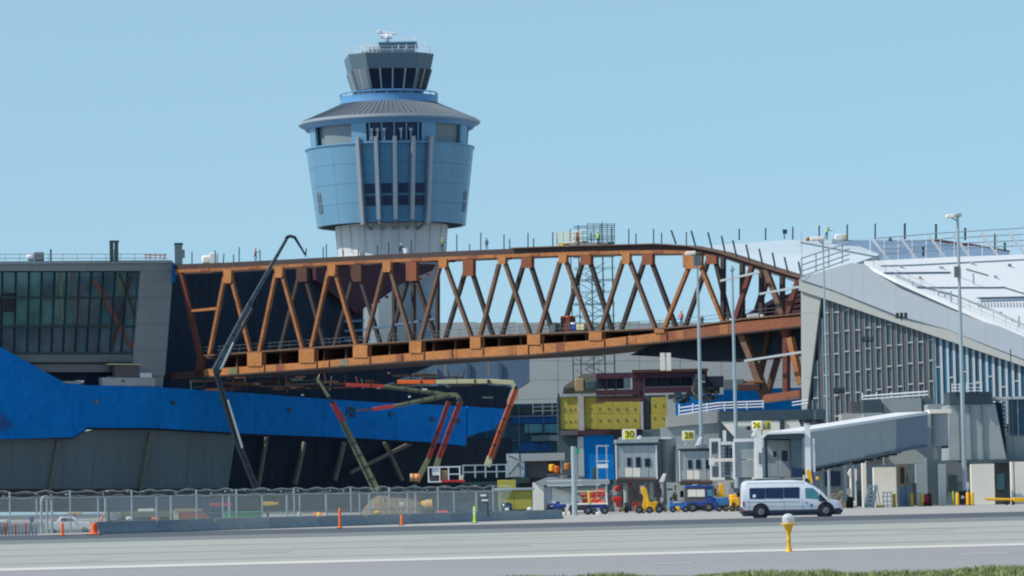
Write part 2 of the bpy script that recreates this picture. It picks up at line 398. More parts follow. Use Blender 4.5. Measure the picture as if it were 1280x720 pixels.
# drum of separate cladding panels
DB, DTp = 283.5, 184
A_C = math.asin(9/105)       # middle of the finned front, slightly to the right
def ringpanel(a0, a1, r0, y0, r1, y1, name, m, n=4, out=0.0, th=0.4):
    z0, z1 = tz(y0), tz(y1); R_0 = r0*K+out; R_1 = r1*K+out
    prof = [(R_0-th, z0), (R_0, z0), (R_1, z1), (R_1-th, z1), (R_0-th, z0)]
    mb = MB().lathe(tc, prof, n, a0=a0, a1=a1)
    m_ = n+1
    mb.f.append(tuple(len(mb.v)-5*m_+k*m_ for k in range(4))); mb.f.append(tuple(len(mb.v)-5*m_+k*m_+n for k in (3, 2, 1, 0)))
    return smooth_angle(mb.build(name, m, tower), 30)
MB().lathe(tc, [(91*K, tz(283)), (93*K-0.5, tz(283)), (104*K-0.5, tz(185)), (60*K, tz(184))], 48).build('drum_core', 'tower_grey', tower)
front = (A_C-0.43, A_C+0.43)
segs = []
a = front[1]; step = (2*math.pi-0.86)/14
for i in range(14):
    segs.append((a+i*step, a+(i+1)*step))
for a0, a1 in segs:
    for k in range(4):
        f0, f1 = k/4, (k+1)/4
        r = lambda f: 93+12*f; y = lambda f: DB+(DTp+3-DB)*f
        ringpanel(a0+0.0015, a1-0.0015, r(f0), y(f0)-0.15, r(f1), y(f1)+0.15, 'cladding_panel', 'tower_blue')
fa = [A_C-0.43, A_C-0.215, A_C, A_C+0.215, A_C+0.43]
for i in range(4):
    for f0, f1 in ((0, 0.2), (0.2, 0.47), (0.47, 0.73), (0.73, 1)):
        r = lambda f: 92+11*f; y = lambda f: DB+(DTp-DB)*f
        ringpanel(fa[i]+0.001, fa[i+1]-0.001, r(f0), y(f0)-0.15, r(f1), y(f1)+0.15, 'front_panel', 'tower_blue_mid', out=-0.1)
    for (ya, yb) in ((263, 251.5), (248.5, 237)):
        rr = lambda yy: 92+11*(DB-yy)/(DB-DTp)
        ringpanel(fa[i]+0.045, fa[i+1]-0.045, rr(ya), ya, rr(yb), yb, 'window', 'navy_glass', out=0.06, th=0.3)
for j, a in enumerate(fa):
    yb = 286 if j in (0, 4) else 281
    d = Vector((math.sin(a), -math.cos(a), 0)); tg = Vector((math.cos(a), math.sin(a), 0))
    p = tc + d*(93*K+0.25) + Vector((0, 0, tz(yb))); q = tc + d*(105*K+0.35) + Vector((0, 0, tz(180)))
    MB().beam(p, q, 0.56, 0.9, up=d).build('fin', 'fin_grey', tower)
    s = MB(); s.beam(tc+d*(93*K)+Vector((0, 0, tz(284))), tc+d*(66*K)+Vector((0, 0, tz(292))), 0.35); s.build('drum_strut', 'tower_grey', tower)
# small louvred windows on the left flank and right flank
for aa in (-1.12, 1.28):
    for yv in (248, 262):
        rr = 92+11*(DB-yv)/(DB-DTp)
        ringpanel(aa-0.06, aa+0.06, rr-.3, yv+6, rr+.6, yv-6, 'side_window', 'gate_dark', out=0.18, n=2)
        for k in (-1, 0, 1):
            ringpanel(aa+k*0.045-0.004, aa+k*0.045+0.004, rr-.3, yv+6, rr+.6, yv-6, 'window_bar', 'fin_grey', out=0.3, n=1)
# recessed storey
smooth_angle(tl([(95, 186), (97, 158)], 48).build('recessed_storey', 'tower_grey', tower), 30)
a = -math.pi
for (c_, hw, mm) in ((A_C, 0.335, 'navy_glass'), (A_C-0.78, 0.24, 'tower_grey'), (A_C+0.78, 0.26, 'tower_grey'), (-1.33, 0.1, 'dark_glass'), (1.75, 0.2, 'tower_grey')):
    ringpanel(c_-hw, c_+hw, 97, 186, 99, 161, 'storey_window' if 'glass' in mm else 'storey_panel', mm, n=8, out=0.05)
for c_ in (A_C-0.435, A_C+0.435, -1.17, 1.15):
    ringpanel(c_-0.095, c_+0.095, 99.5, 187, 101, 160, 'pilaster', 'tower_blue', n=3, out=0.35)
for k in range(5):
    c_ = A_C-0.30+k*0.15
    ringpanel(c_-0.008, c_+0.008, 98, 186, 100, 161, 'window_bar', 'tower_blue', n=1, out=0.3)
for k, c_ in enumerate((A_C-0.27, A_C-0.12, A_C+0.08, A_C+0.2, A_C-0.2)):
    d = Vector((math.sin(c_), -math.cos(c_), 0)); p = tc+d*(103*K)+Vector((0, 0, tz(184)))
    MB().tube(p, p+Vector((0, 0, 1.5)), 0.12).tube(p+Vector((0, 0, 1.4)), p+Vector((0, 0, 1.8)), 0.3, n=8).build('roof_light', 'fin_grey', tower)
smooth_angle(tl([(104, 188), (106.5, 187.5), (106.5, 186), (96, 185)], 64).build('drum_coping', 'tower_blue', tower), 30)
# roof disc, soffit and cone with standing seams
smooth_angle(tl([(97, 162), (105, 162.5), (107, 160), (112, 157)], 64).build('soffit', 'tower_blue_bright', tower), 30)
smooth_angle(tl([(112, 157), (114, 156), (114, 153.6), (110.5, 152.3)], 64).build('roof_rim', 'verge_metal', tower), 30)
smooth_angle(tl([(110.5, 152.3), (86, 142), (60, 130.5)], 72).build('roof_cone', 'tower_roof', tower), 30)
m = MB()
for i in range(96):
    a = 2*math.pi*i/96; d = Vector((math.sin(a), -math.cos(a), 0))
    m.beam(tc+d*(110*K)+Vector((0, 0, tz(152.2)+.04)), tc+d*(86*K)+Vector((0, 0, tz(142)+.04)), 0.1, 0.14)
    m.beam(tc+d*(86*K)+Vector((0, 0, tz(142)+.04)), tc+d*(61*K)+Vector((0, 0, tz(131)+.04)), 0.1, 0.14)
stuff(m.build('standing_seams', 'tower_grey', tower))
# gallery ring
smooth_angle(tl([(58, 133), (62, 132), (61, 124), (61.5, 122), (58, 122), (50, 123)], 64).build('gallery', 'tower_blue_bright', tower), 30)
m = MB()
rl = [tc+Vector((math.sin(2*math.pi*i/48)*61*K, -math.cos(2*math.pi*i/48)*61*K, tz(118.2))) for i in range(48)]
for i in range(48): m.tube(rl[i], rl[(i+1) % 48], 0.09, n=4)
m.build('gallery_handrail', 'tower_blue_bright', tower)
m = MB()
for i in range(0, 48, 2): m.tube(rl[i], rl[i]-Vector((0, 0, 0.8)), 0.06, n=4)
m.build('gallery_baluster', 'tower_blue_bright', tower)
# cab: eight leaning faces
cr_ = Vector((at(486.5, 100, DT).x, DT, 0)); ao = R(22.5-19)
ocx = []
for q_ in range(4):
    th = R(7)+q_*math.pi/2; n_ = Vector((math.sin(th), -math.cos(th))); t2 = Vector((n_.y*-1, n_.x)); hf_ = (32+18.4)/56.0
    for s_ in (-1, 1): ocx.append((n_*hf_+t2*s_*32/56.0)*1.0)
# faces in order: 0 = front, 1 = right chamfer, 2 = right side ... 7 = left chamfer
def oct_(r, y): return [cr_+Vector((v.x*r*K, v.y*r*K, tz(y, 487))) for v in ocx]
def frust(mb, r0, y0, r1, y1):
    a_, b_ = oct_(r0, y0), oct_(r1, y1)
    return mb.add(a_+b_, [(i, (i+1) % 8, 8+(i+1) % 8, 8+i) for i in range(8)]+[tuple(range(8)), tuple(range(15, 7, -1))])
frust(MB(), 43.5, 123, 46.5, 114.5).build('cab_base', 'cab_metal', tower)
frust(MB(), 44, 114.5, 51.5, 90.5).build('cab_interior', 'black', tower)
frust(MB(), 55, 90.5, 59.5, 71.5).build('cab_parapet', 'cab_metal', tower)
lo, hi = oct_(47, 114.5), oct_(55, 90.5)
for i in range(8):
    a0, a1, b0, b1 = lo[i], lo[(i+1) % 8], hi[i], hi[(i+1) % 8]
    n = (a1-a0).cross(b0-a0).normalized()
    if n.dot(((a0+a1)/2-cr_)) < 0: n = -n
    np_ = 4 if i % 2 == 0 else 2
    for k in range(np_):
        f0, f1 = k/np_+.02, (k+1)/np_-.02
        m = MB(); m.prism([a0.lerp(a1, f0), a0.lerp(a1, f1), b0.lerp(b1, f1), b0.lerp(b1, f0)], -n*0.12)
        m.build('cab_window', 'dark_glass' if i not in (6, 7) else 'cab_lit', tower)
        MB().beam(a0.lerp(a1, k/np_), b0.lerp(b1, k/np_), 0.22 if k else 0.5, 0.3).build('cab_mullion', 'cab_metal' if k == 0 else 'fin_grey', tower)
# penthouse plant room and roof railings
pd = at(498, 70, DT)
MB().box((pd.x, DT, (tz(73)+tz(57.5))/2), (45*K, 7, tz(57.5)-tz(73))).build('plant_room', 'cab_metal', tower)
MB().box((pd.x, DT, tz(57.5)+0.12), (48*K, 7.4, 0.24)).build('plant_room_coping', 'tower_blue_mid', tower)
def rail(mb, p, q, h=1.1, n=8, r=0.035):
    for k in range(n+1):
        c = p.lerp(q, k/n); mb.tube(c, c+Vector((0, 0, h)), r, n=4)
    for z in (h, h*0.5): mb.tube(p+Vector((0, 0, z)), q+Vector((0, 0, z)), r, n=4)
m = MB(); rr = oct_(55, 71.5)
for i in range(8): rail(m, rr[i], rr[(i+1) % 8], 1.1, 4, 0.022)
rail(m, Vector((pd.x-22*K, DT-3, tz(57))), Vector((pd.x+22*K, DT-3, tz(57))), 1.0, 10, 0.03)
p = at(452, 62, DT); q = at(476, 62, DT)
for dy in (-2, 2): rail(m, Vector((p.x, DT+dy, tz(69))), Vector((q.x, DT+dy, tz(69))), 1.7, 5, 0.05)
m.build('roof_railing', 'white_metal', tower)
m = MB(); m.box(((p.x+q.x)/2, DT, tz(66)), (3.0, 3.4, 0.3)); m.box(((p.x+q.x)/2+0.6, DT-1, tz(64)+.2), (2.0, 1.4, 0.6)); m.build('equipment_deck', 'galv', tower)
for (x, y0, y1, r_) in ((436, 74, 62, .05), (442, 72, 58, .04), (458, 70, 52, .05), (466, 70, 56, .04), (499, 64, 58, .09), (509, 64, 57, .09), (520.5, 70, 48, .07), (528, 70, 50, .05), (536, 71, 60, .05), (505, 58, 49, .04), (532, 71, 46, .04), (476, 60, 50, .03)):
    a_ = at(x, y0, DT); b_ = at(x, y1, DT); MB().tube((a_.x, DT-3.5, a_.z), (a_.x, DT-3.5, b_.z), r_, n=6).build('antenna', 'white_metal', tower)
c = at(484.5, 57, DT); rd = MB(); rd.tube((c.x, DT, c.z), (c.x, DT, c.z+1.5), 0.35, 0.2); rd.build('radar_pedestal', 'cab_metal', tower)
h = at(483, 43.5, DT)
MB().tube((h.x-0.9, DT, h.z-0.2), (h.x+0.9, DT, h.z-0.3), 0.42, n=10).tube((h.x-0.2, DT, h.z-0.6), (h.x+0.3, DT, h.z-0.1), 0.5, n=8).build('radar_gearbox', 'white_metal', tower)
ax = Matrix.Rotation(R(8), 3, 'Y')
m = MB(); m.box((h.x+0.1, DT, h.z+0.28), (3.0, 0.5, 0.32), ax=ax); m.box((h.x-1.1, DT, h.z+0.5), (0.7, 0.6, 0.5), ax=ax); m.build('radar_antenna', 'white_metal', tower, bevel=0.08)
# ================================================================ STEEL TRUSS BRIDGE
NB = vplane(222, 555, 1003, 482)
FB = vplane(222, 555, 1003, 482, off=13.0)
def ofs(S, px, py, back): return S(px, py) + S.n*back
b0 = NB(600, 420); bridge = T('truss_bridge', 'rusty orange steel truss footbridge spanning between the two terminals', 'bridge', (b0.x, b0.y+6, 0))
def bridged(name, m, fn, bevel=0.0):
    mb = MB(); fn(mb); return mb.build(name, m, bridge, bevel=bevel)
def interp(pts, x):
    for (xa, ya), (xb, yb) in zip(pts, pts[1:]):
        if x <= xb: return ya+(yb-ya)*(x-xa)/(xb-xa)
    return pts[-1][1]
top_e = [(218, 330.5), (285, 328), (440, 320), (520, 316), (680, 309), (760, 307), (805, 305), (840, 306), (875, 309.5), (905, 317.5), (955, 334), (1001, 348)]
bot_c = [(218, 341), (285, 338.5), (440, 330), (520, 326.5), (680, 320), (760, 318), (805, 317), (855, 317), (880, 317), (905, 321.5), (955, 338), (1001, 352)]
def chord(S, name, pts_top, pts_bot, m, th, back=0.0, x0=0, x1=2000):
    for (a, b), (c, d) in zip(zip(pts_top, pts_top[1:]), zip(pts_bot, pts_bot[1:])):
        if a[0] < x0 or b[0] > x1: continue
        S2_ = S.off(back) if back else S
        mb = MB(); pr = [S2_(*a), S2_(*b), S2_(*d), S2_(*c)]
        mb.prism(pr, S.n*th); mb.build(name, m, bridge)
def seg(xs, curve, dy=0.0): return [(x, interp(curve, x)+dy) for x in xs]
xs = [218, 285, 349, 415, 484, 554, 628, 704, 783, 840, 866, 885, 905, 930, 955, 980, 1001]
t_ = seg(xs, top_e); b_ = seg(xs, bot_c)
mid = [(x, y0+(y1-y0)*0.60) for (x, y0), (_, y1) in zip(t_, b_)]
chord(NB, 'top_chord', t_, mid, 'steel_shade', 1.0, 0.25)
chord(NB, 'top_chord_flange', [(x, y+.1) for x, y in mid if x < 870], b_[:11], 'rust', 1.1, -0.05)
chord(NB, 'arch_flange', [(x, y+.1) for x, y in mid if x > 860], b_[10:], 'rust_dark', 1.0, 0.1)
tf = [(x, y+1.2) for x, y in t_]; bf = [(x, y+2.0) for x, y in b_]
chord(FB, 'top_chord', tf, bf, 'steel_shade', 1.0)
# near lower boom: walkway rail, dark gap, deep girder
rail_e = [(255, 443.5), (380, 434.5), (520, 425), (600, 419), (680, 416), (760, 412.5), (830, 409.5), (875, 405.5), (930, 397.5), (1001, 391)]
gt = [(255, 461.5), (412, 451), (440, 447.5), (565, 437), (660, 431), (760, 424), (800, 418), (840, 414.5), (875, 409.5), (930, 402), (1001, 395.5)]
gb = [(255, 470.5), (440, 456.5), (520, 450.5), (680, 442), (760, 433), (840, 425.5), (880, 421), (930, 415), (1001, 407)]
bx = [255, 319, 384, 451, 520, 595, 668, 745, 825, 875, 930, 1001]
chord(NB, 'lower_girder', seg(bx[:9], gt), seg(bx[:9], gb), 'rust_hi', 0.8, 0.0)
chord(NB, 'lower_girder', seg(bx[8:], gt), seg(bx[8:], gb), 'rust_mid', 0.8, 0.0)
chord(NB, 'lower_flange', seg(bx, rail_e), seg(bx, rail_e, 1.9), 'steel_brown', 0.9, -0.1)
chord(NB, 'girder_bottom_flange', seg(bx, gb, 0.1), seg(bx, gb, 1.8), 'steel_shade', 1.6, -0.15)
chord(FB, 'lower_girder', seg(bx, gt, 1), seg(bx, gb, 2.5), 'steel_shade', 0.8, 0.0)
chord(FB, 'lower_flange', seg(bx, rail_e, 2), seg(bx, rail_e, 5), 'steel_shade', 0.9, -0.1)
# deck slabs and floor beams between the two trusses
for xa, xb in zip(bx, bx[1:]):
    mb = MB(); ya, yb = interp(rail_e, xa)+1.5, interp(rail_e, xb)+1.5
    pr = [NB(xa, ya)+NB.n*0.9, NB(xb, yb)+NB.n*0.9, NB(xb, yb)+NB.n*12.8, NB(xa, ya)+NB.n*12.8]
    mb.prism(pr, (0, 0, -0.22)); mb.build('deck_slab', 'clutter_dark', bridge)
for i in range(27):
    x = 262+i*27.3
    ya = interp(rail_e, x)+4; yb = interp(gb, x)-1
    p0 = NB(x, ya); p1 = NB(x, yb)
    mb = MB(); mb.prism([p0+NB.n*0.85, p0+NB.n*12.8, p1+NB.n*12.8, p1+NB.n*0.85], Vector((NB.n.y, -NB.n.x, 0))*0.3)
    mb.build('floor_beam', 'rust_dark', bridge)
# bottom soffit plates
mb = MB()
for xa, xb in zip(bx, bx[1:]):
    p = NB(xa, interp(gb, xa)+0.2)+NB.n*1; q = NB(xb, interp(gb, xb)+0.2)+NB.n*1
    mb.prism([p, q, q+NB.n*11.8, p+NB.n*11.8], (0, 0, 0.12))
mb.build('soffit_plate', 'steel_shade', bridge)
near_top = [285, 349, 415, 484, 554, 628, 704, 783, 866]
near_bot = [319, 384, 451, 520, 595, 668, 745, 825, 903]
for i, x in enumerate(near_top):
    yb = [354, 347, 345, 340, 335, 330, 329, 330, 336][i]; wd = 5.0 if i < 8 else 12
    yt = interp(bot_c, x)-1.5
    def f(mb):
        S = NB
        mb.prism([S(x-wd, yt)-S.n*.16, S(x+wd, yt)-S.n*.16, S(x+wd*.95, yb-2)-S.n*.16, S(x+wd*.7, yb)-S.n*.16, S(x-wd*.7, yb)-S.n*.16, S(x-wd*.95, yb-2)-S.n*.16], S.n*0.5)
    bridged('gusset_plate', 'rust_hi', f)
for i, x in enumerate(near_bot[:8]):
    ha = [9, 9.5, 9, 7.5, 6.5, 8, 8, 6][i]; yt = interp(rail_e, x)+1.8; yb = interp(gt, x)+0.5
    bridged('gusset_plate', 'rust_hi', lambda mb: mb.prism([NB(x-ha, yt)-NB.n*.16, NB(x+ha, yt)-NB.n*.16, NB(x+ha, yb)-NB.n*.16, NB(x-ha, yb)-NB.n*.16], NB.n*0.9))
    MB().beam(NB(x+ha+3, yt+1), NB(x+ha+3, yb+8)-NB.n*0.1, 0.14, 0.14).build('stiffener', 'rust_dark', bridge)
def member(S, a, b, m, wd=0.46, name='diagonal', back=0.3, dp=0.5):
    S2_ = S.off(back); MB().beam(S2_(*a), S2_(*b), wd, dp, up=S.n).build(name, m, bridge)
NM = ['rust', 'rust', 'rust', 'steel_brown', 'steel_brown', 'steel_brown', 'steel_brown', 'steel_brown', 'rust']
for i, x in enumerate(near_top):
    yt = interp(bot_c, x)+8 if i < 8 else 332
    xl = 262 if i == 0 else near_bot[i-1]+5.5; xr = near_bot[i]-5.5 if i < 8 else 904
    member(NB, (x-4, yt), (xl, interp(rail_e, xl)+1), NM[i])
    member(NB, (x+4 if i < 8 else 876, yt), (xr, interp(rail_e, xr)+1), NM[i])
# right end of the near truss
member(NB, (941, 331), (919, 399), 'rust_red', 0.6)
member(NB, (957, 336), (978, 393), 'steel_brown', 0.7)
member(NB, (998, 349), (985, 392), 'rust_red', 0.6)
member(NB, (226, 340), (254, 460), 'rust_red', .8); member(NB, (241, 388.5), (275, 385.3), 'rust_hi', 0.35)
member(NB, (252, 445), (250, 471), 'rust_red', 1.4); member(NB, (214, 470), (262, 466), 'rust_dark', .8)
far_top = [378, 446, 515, 586, 659, 733, 810, 890]
far_bot = [412, 481, 551, 622, 697, 771, 851, 918]
for i, x in enumerate(far_top):
    yb = [352, 352, 351, 345, 335, 331, 331, 330][i]; yt = interp(bot_c, x)-2; wd = 6.5
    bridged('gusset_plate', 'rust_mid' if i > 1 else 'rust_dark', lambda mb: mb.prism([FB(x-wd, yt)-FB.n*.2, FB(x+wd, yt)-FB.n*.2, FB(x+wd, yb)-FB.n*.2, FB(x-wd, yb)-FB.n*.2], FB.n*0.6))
    xl = (far_bot[i-1]+5.5) if i else 350; xr = far_bot[i]-5.5
    member(FB, (x-4, yb-6), (xl, interp(rail_e, xl)+2), 'steel_shade', 0.5); member(FB, (x+4, yb-6), (xr, interp(rail_e, xr)+2), 'steel_shade', 0.5)
for x, y0, y1 in ((493, 345, 428), (517, 350, 426), (547, 330, 424), (904, 318, 403), (928, 326, 400), (952, 335, 398), (978, 344, 396)):
    member(FB if x < 600 else NB, (x, y0), (x, y1), 'steel_shade', 0.45 if x < 600 else 0.55, 'vertical', back=0.3 if x < 600 else 5)
member(NB, (960, 345), (945, 392), 'rust_dark', 0.7, back=9); member(FB, (455, 412), (548, 398), 'far_slate', 0.3, 'lifeline')
for x in (349, 415, 484, 554, 628, 704):
    p = NB(x, interp(top_e, x)+4)+NB.n*1.0; MB().beam(p, p+NB.n*12, 0.45, 0.5).build('cross_beam', 'rust_dark', bridge)
# top edge plate, catches the light where the arch begins
for xa, xb in zip([640, 700, 760, 820, 860, 900, 950], [700, 760, 820, 860, 900, 950, 1001]):
    pa, pb_ = NB(xa, interp(top_e, xa)), NB(xb, interp(top_e, xb))
    MB().prism([pa-NB.n*.3, pb_-NB.n*.3, pb_+NB.n*2.5, pa+NB.n*2.5], (0, 0, .12)).build('edge_plate', 'steel_brown', bridge)
# leaning stanchions along the top
st = [(240, 331, 240, 315), (269, 330, 269, 313), (279, 330, 280, 317), (292, 329, 292, 318), (299, 329, 299, 309), (325, 327, 325, 312)]
st += [(x, interp(top_e, x)+1, x, yt) for x, yt in ((404, 309), (408, 305), (429, 312), (448, 311), (472, 306), (486, 303), (514, 300), (571, 293), (587, 305), (601, 291), (630, 293), (637, 299), (660, 291), (667, 298), (691, 290), (786, 286), (795, 292), (817, 286), (827, 291), (858, 290))]
for a in st: bridged('guard_post', 'mullion', lambda mb: mb.beam(NB.off(.5)(a[0], a[1]), NB.off(.5)(a[2], a[3]), 0.14))
for a in ((845, 305, 839, 288), (869.5, 308, 864, 288.5), (890, 311, 885, 290.5), (906.5, 317, 902, 295), (921, 322, 916, 300.5), (937.5, 328, 932.5, 305.5), (953.5, 333, 949, 311), (970, 339, 965.5, 316), (985.5, 343, 980.5, 321.5), (1002, 347, 998, 327)):
    bridged('guard_post', 'mullion', lambda mb: mb.beam(NB.off(.5)(a[0], a[1]), NB.off(.5)(a[2], a[3]), 0.16))
# bolted splice plates, patched paint and walkway handrails
for x in (256, 317, 384, 449, 520, 590, 612, 668, 742, 822):
    y0, y1 = interp(t_, x)+(interp(b_, x)-interp(t_, x))*.55, interp(bot_c, x)
    m = MB(); S_ = NB.off(-.12); m.prism([S_(x-6, y0+.4), S_(x+6, y0+.4), S_(x+6, y1-.3), S_(x-6, y1-.3)], NB.n*.08); m.build('splice_plate', 'rust_mid' if x != 612 else 'rust_hi', bridge)
for x, mm in ((291, 'pump_green'), (350, 'rust_mid'), (430, 'lower_rib'), (500, 'rust_mid'), (566, 'rust'), (640, 'rust'), (700, 'rust_mid'), (790, 'rust'), (850, 'rust'), (905, 'rust')):
    m = MB(); S_ = NB.off(-.05); ya, yb2 = interp(gt, x)+.3, interp(gb, x)-.3; m.prism([S_(x-5, ya), S_(x+5, ya), S_(x+5, yb2), S_(x-5, yb2)], NB.n*.04); m.build('splice_plate', mm, bridge)
for x in (297, 411, 502, 565, 660, 783):
    m = MB(); S_ = NB.off(-.14); m.prism([S_(x-.4, interp(gt, x)), S_(x+.4, interp(gt, x)), S_(x+.4, interp(gb, x)+1), S_(x-.4, interp(gb, x)+1)], NB.n*.1); m.build('web_stiffener', 'rust_dark', bridge)
for xa, xb in zip(bx, bx[1:]):
    for h_ in (4.5, 9): MB().tube(NB.off(.8)(xa, interp(rail_e, xa)-h_), NB.off(.8)(xb, interp(rail_e, xb)-h_), .03, n=4).build('handrail', 'gate_dark', bridge)
for k in range(46):
    x = 262+k*12.5
    if x < 830: MB().tube(NB.off(.8)(x, interp(rail_e, x)), NB.off(.8)(x, interp(rail_e, x)-9.5), .03, n=4).build('handrail_post', 'gate_dark', bridge)
# falsework, stored steel and cables in the shade under the left half
fw = T('falsework', 'dense dark falsework and orange brown beams in the shade under the bridge', 'falsework', at(430, 490, 575))
random.seed(41)
for k in range(46):
    x = random.uniform(225, 590); y = random.uniform(474, 490)-(x-225)*.02; L_ = random.uniform(8, 46)
    mm = random.choice(['steel_shade', 'rust_dark', 'mullion', 'rust_dark', 'steel_shade', 'rust_mid', 'gate_dark', 'steel_brown'])
    D_ = random.uniform(560, 572)
    MB().beam(at(x, y, D_), at(x+L_, y-L_*random.uniform(.0, .07), D_), random.uniform(.2, .5), random.uniform(.15, .4)).build('beam', mm, fw)
for k in range(22):
    x = random.uniform(235, 600); D_ = random.uniform(560, 572); y = random.uniform(470, 480)-(x-235)*.03
    MB().tube(at(x, y, D_), at(x+random.uniform(-3, 3), y+random.uniform(8, 24), D_), .09, n=5).build('prop', random.choice(['mullion', 'gate_dark', 'steel_shade', 'rust_mid']), fw)
for x, y, w_, mm in ((378, 493.5, 4, 'white_metal'), (486, 466.5, 3, 'rust_hi'), (531, 487, 6, 'concrete_cream'), (546, 490, 5, 'galv'), (512, 496, 3, 'white_metal'), (395, 463.5, 14, 'wood'), (560, 483, 6, 'wood'), (247, 483.5, 12, 'mullion'), (610, 497, 14, 'gate_dark')):
    m = MB(); pb(m, 558, x-w_/2, y-1, x+w_/2, y+1, .5); m.build('site_block', mm, fw, bevel=.05)
# loading leg at the right end
for a, b, m_, w_ in (((925, 412), (941, 452), 'steel_brown', .8), ((941, 452), (957, 497), 'steel_brown', .95), ((983, 405), (983, 500), 'rust_red', 0.7), ((976, 405), (990, 440), 'rust_red', 0.6), ((988, 422), (1001, 480), 'rust', .75), ((972, 448), (960, 490), 'rust_dark', 0.6), ((962, 415), (950, 470), 'rust_dark', 0.6)):
    member(NB, a, b, m_, w_, 'pier_member', back=1.0 if 'dark' not in m_ else 4, dp=w_)
member(NB, (955, 497.5), (1002, 491), 'rust_mid', 0.7, 'pier_beam', 0.5, 0.8); member(NB, (958, 502), (1002, 496.5), 'steel_brown', 0.3, 'pier_beam', 0.5, 0.8)
for a, b in (((901, 351), (950, 340)), ((950, 367.5), (1002, 358)), ((931, 451), (1003, 440))):
    member(NB, a, b, 'galv', 0.26, 'bracing_tube', -1.2, 0.26)
# dark soffit box and roof deck where the bridge meets the concourse
S2 = vplane(222, 555, 1003, 482, off=4.0)
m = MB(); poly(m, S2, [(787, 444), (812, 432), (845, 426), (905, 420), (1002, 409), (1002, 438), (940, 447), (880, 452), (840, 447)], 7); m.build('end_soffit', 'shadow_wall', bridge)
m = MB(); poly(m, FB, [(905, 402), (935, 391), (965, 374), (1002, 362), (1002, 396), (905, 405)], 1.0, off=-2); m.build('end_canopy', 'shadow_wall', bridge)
for k in range(4):
    member(FB, (925+k*6, 398-k*2), (1002, 368+k*7), 'purple_steel', 0.4, 'canopy_purlin', -2.6)
m = MB(); pb(m, 484, 826, 441, 831.5, 463, 0.8); m.build('stub_column', 'concrete_cream', bridge); m = MB(); pb(m, 484, 833.5, 441, 839, 463, 1.2); m.build('stub_column', 'concrete_cream', bridge)
for (x0, y0, x1, y1, mm) in ((912, 398, 921, 404, 'white_metal'), (934, 392, 949, 401, 'white_metal'), (951, 393, 955, 401, 'concrete_cream'), (963, 395, 972, 400, 'white_metal'), (976, 388, 980, 400, 'concrete_cream')):
    m = MB(); pb(m, NB(x0, y1).y+1, x0, y0, x1, y1-3, 0.8); tag(m.build('material_sack', mm, bevel=0.08), {912: 'small white sack on the bridge deck right of the last light gusset', 934: 'widest white sack on the bridge deck under the arch', 951: 'narrow cream sack standing beside the widest white one on the deck', 963: 'low white sack on the bridge deck between two dark verticals', 976: 'tall cream sack by the last diagonal near the grey wall'}[x0], 'sack', 'sacks on the bridge deck')
tag(bridge, group=None)

# scaffold tower rising behind the bridge
DS = 600
sb0 = at(743, 470, DS); scaf = T('scaffold_tower', 'tall thin tube scaffold tower behind the bridge truss', 'scaffold', (sb0.x, DS, 0))
cols_ = [717, 727, 743, 757, 769]
for dy in (0, 4):
    for x, yt in zip(cols_, (285, 281, 290, 277, 283)):
        p = at(x, 470, DS); MB().tube((p.x, DS+dy, 0), (p.x, DS+dy, at(x, yt if yt < 300 else 300, DS).z), 0.055, n=5).build('standard', 'mullion', scaf)
for k, y in enumerate(list(range(283, 306, 7))+list(range(320, 470, 15))):
    for dy in (0, 4):
        p = at(717, y, DS); q = at(769, y, DS); MB().tube((p.x, DS+dy, p.z), (q.x, DS+dy, p.z), 0.035 if k % 2 else 0.055, n=4).build('ledger', 'mullion', scaf)
for k in range(10):
    y = 335+k*14; xa, xb = (732, 757) if k % 2 else (757, 732)
    p = at(xa, y, DS); q = at(xb, y+14, DS); MB().beam((p.x, DS+2, p.z), (q.x, DS+2, q.z), 0.4, 0.09).build('stair_flight', 'mullion', scaf)
    MB().tube((p.x, DS+2.5, p.z+1), (q.x, DS+2.5, q.z+1), 0.05, n=4).build('stair_rail', 'mullion', scaf)
    MB().tube(at(720, y, DS)+Vector((0, 4, 0)), at(742, y+14, DS)+Vector((0, 4, 0)), 0.04, n=4).build('brace', 'mullion', scaf)

# ================================================================ LEFT TERMINAL
LB = vplane(0, 535, 620, 600)
lo_ = LB(100, 610); left = T('departures_terminal', 'long dark terminal with glazed upper hall wrapped below in blue membrane', 'terminal', (lo_.x, lo_.y+5, 0))
def lp(name, m, pts, t=0.5, off=0.0, **k):
    mb = MB(); poly(mb, LB, pts, t, off); return mb.build(name, m, left, **k)
lp('roof_fascia', 'facade_light', [(-160, 328), (213, 325), (217, 327), (217, 328.5), (-160, 331)], 1.2, -0.8)
for xa, xb in ((-160, -60), (-59.7, 40), (40.3, 109), (109.3, 178), (178.3, 217)):
    ya = lambda x: 331-(x+160)*2/377-0.3
    lp('fascia_panel', 'wing_grey', [(xa, ya(xa)), (xb, ya(xb)), (xb, 338.5), (xa, 338.5)], 0.6, -0.3)
# sloping end wing in panels
tx = lambda y: 176-(y-338.5)*0.085; rx = lambda y: 217-(y-330)*0.078
ys = [338.8, 372, 405, 438, 470]
for y0, y1 in zip(ys, ys[1:]):
    lp('wing_panel', 'wing_grey', [(tx(y0), y0), (rx(y0), y0), (rx(y1-.3), y1-.3), (tx(y1-.3), y1-.3)], 0.7, -0.25)
lp('wing_return', 'blue_wrap', [(215.6, 328), (220, 330), (219, 352), (215, 353)], 1, -0.4)
lp('wing_foot', 'wing_grey', [(135, 470.2), (204.5, 470.2), (203.5, 484), (135, 480)], 0.3, 0.0)
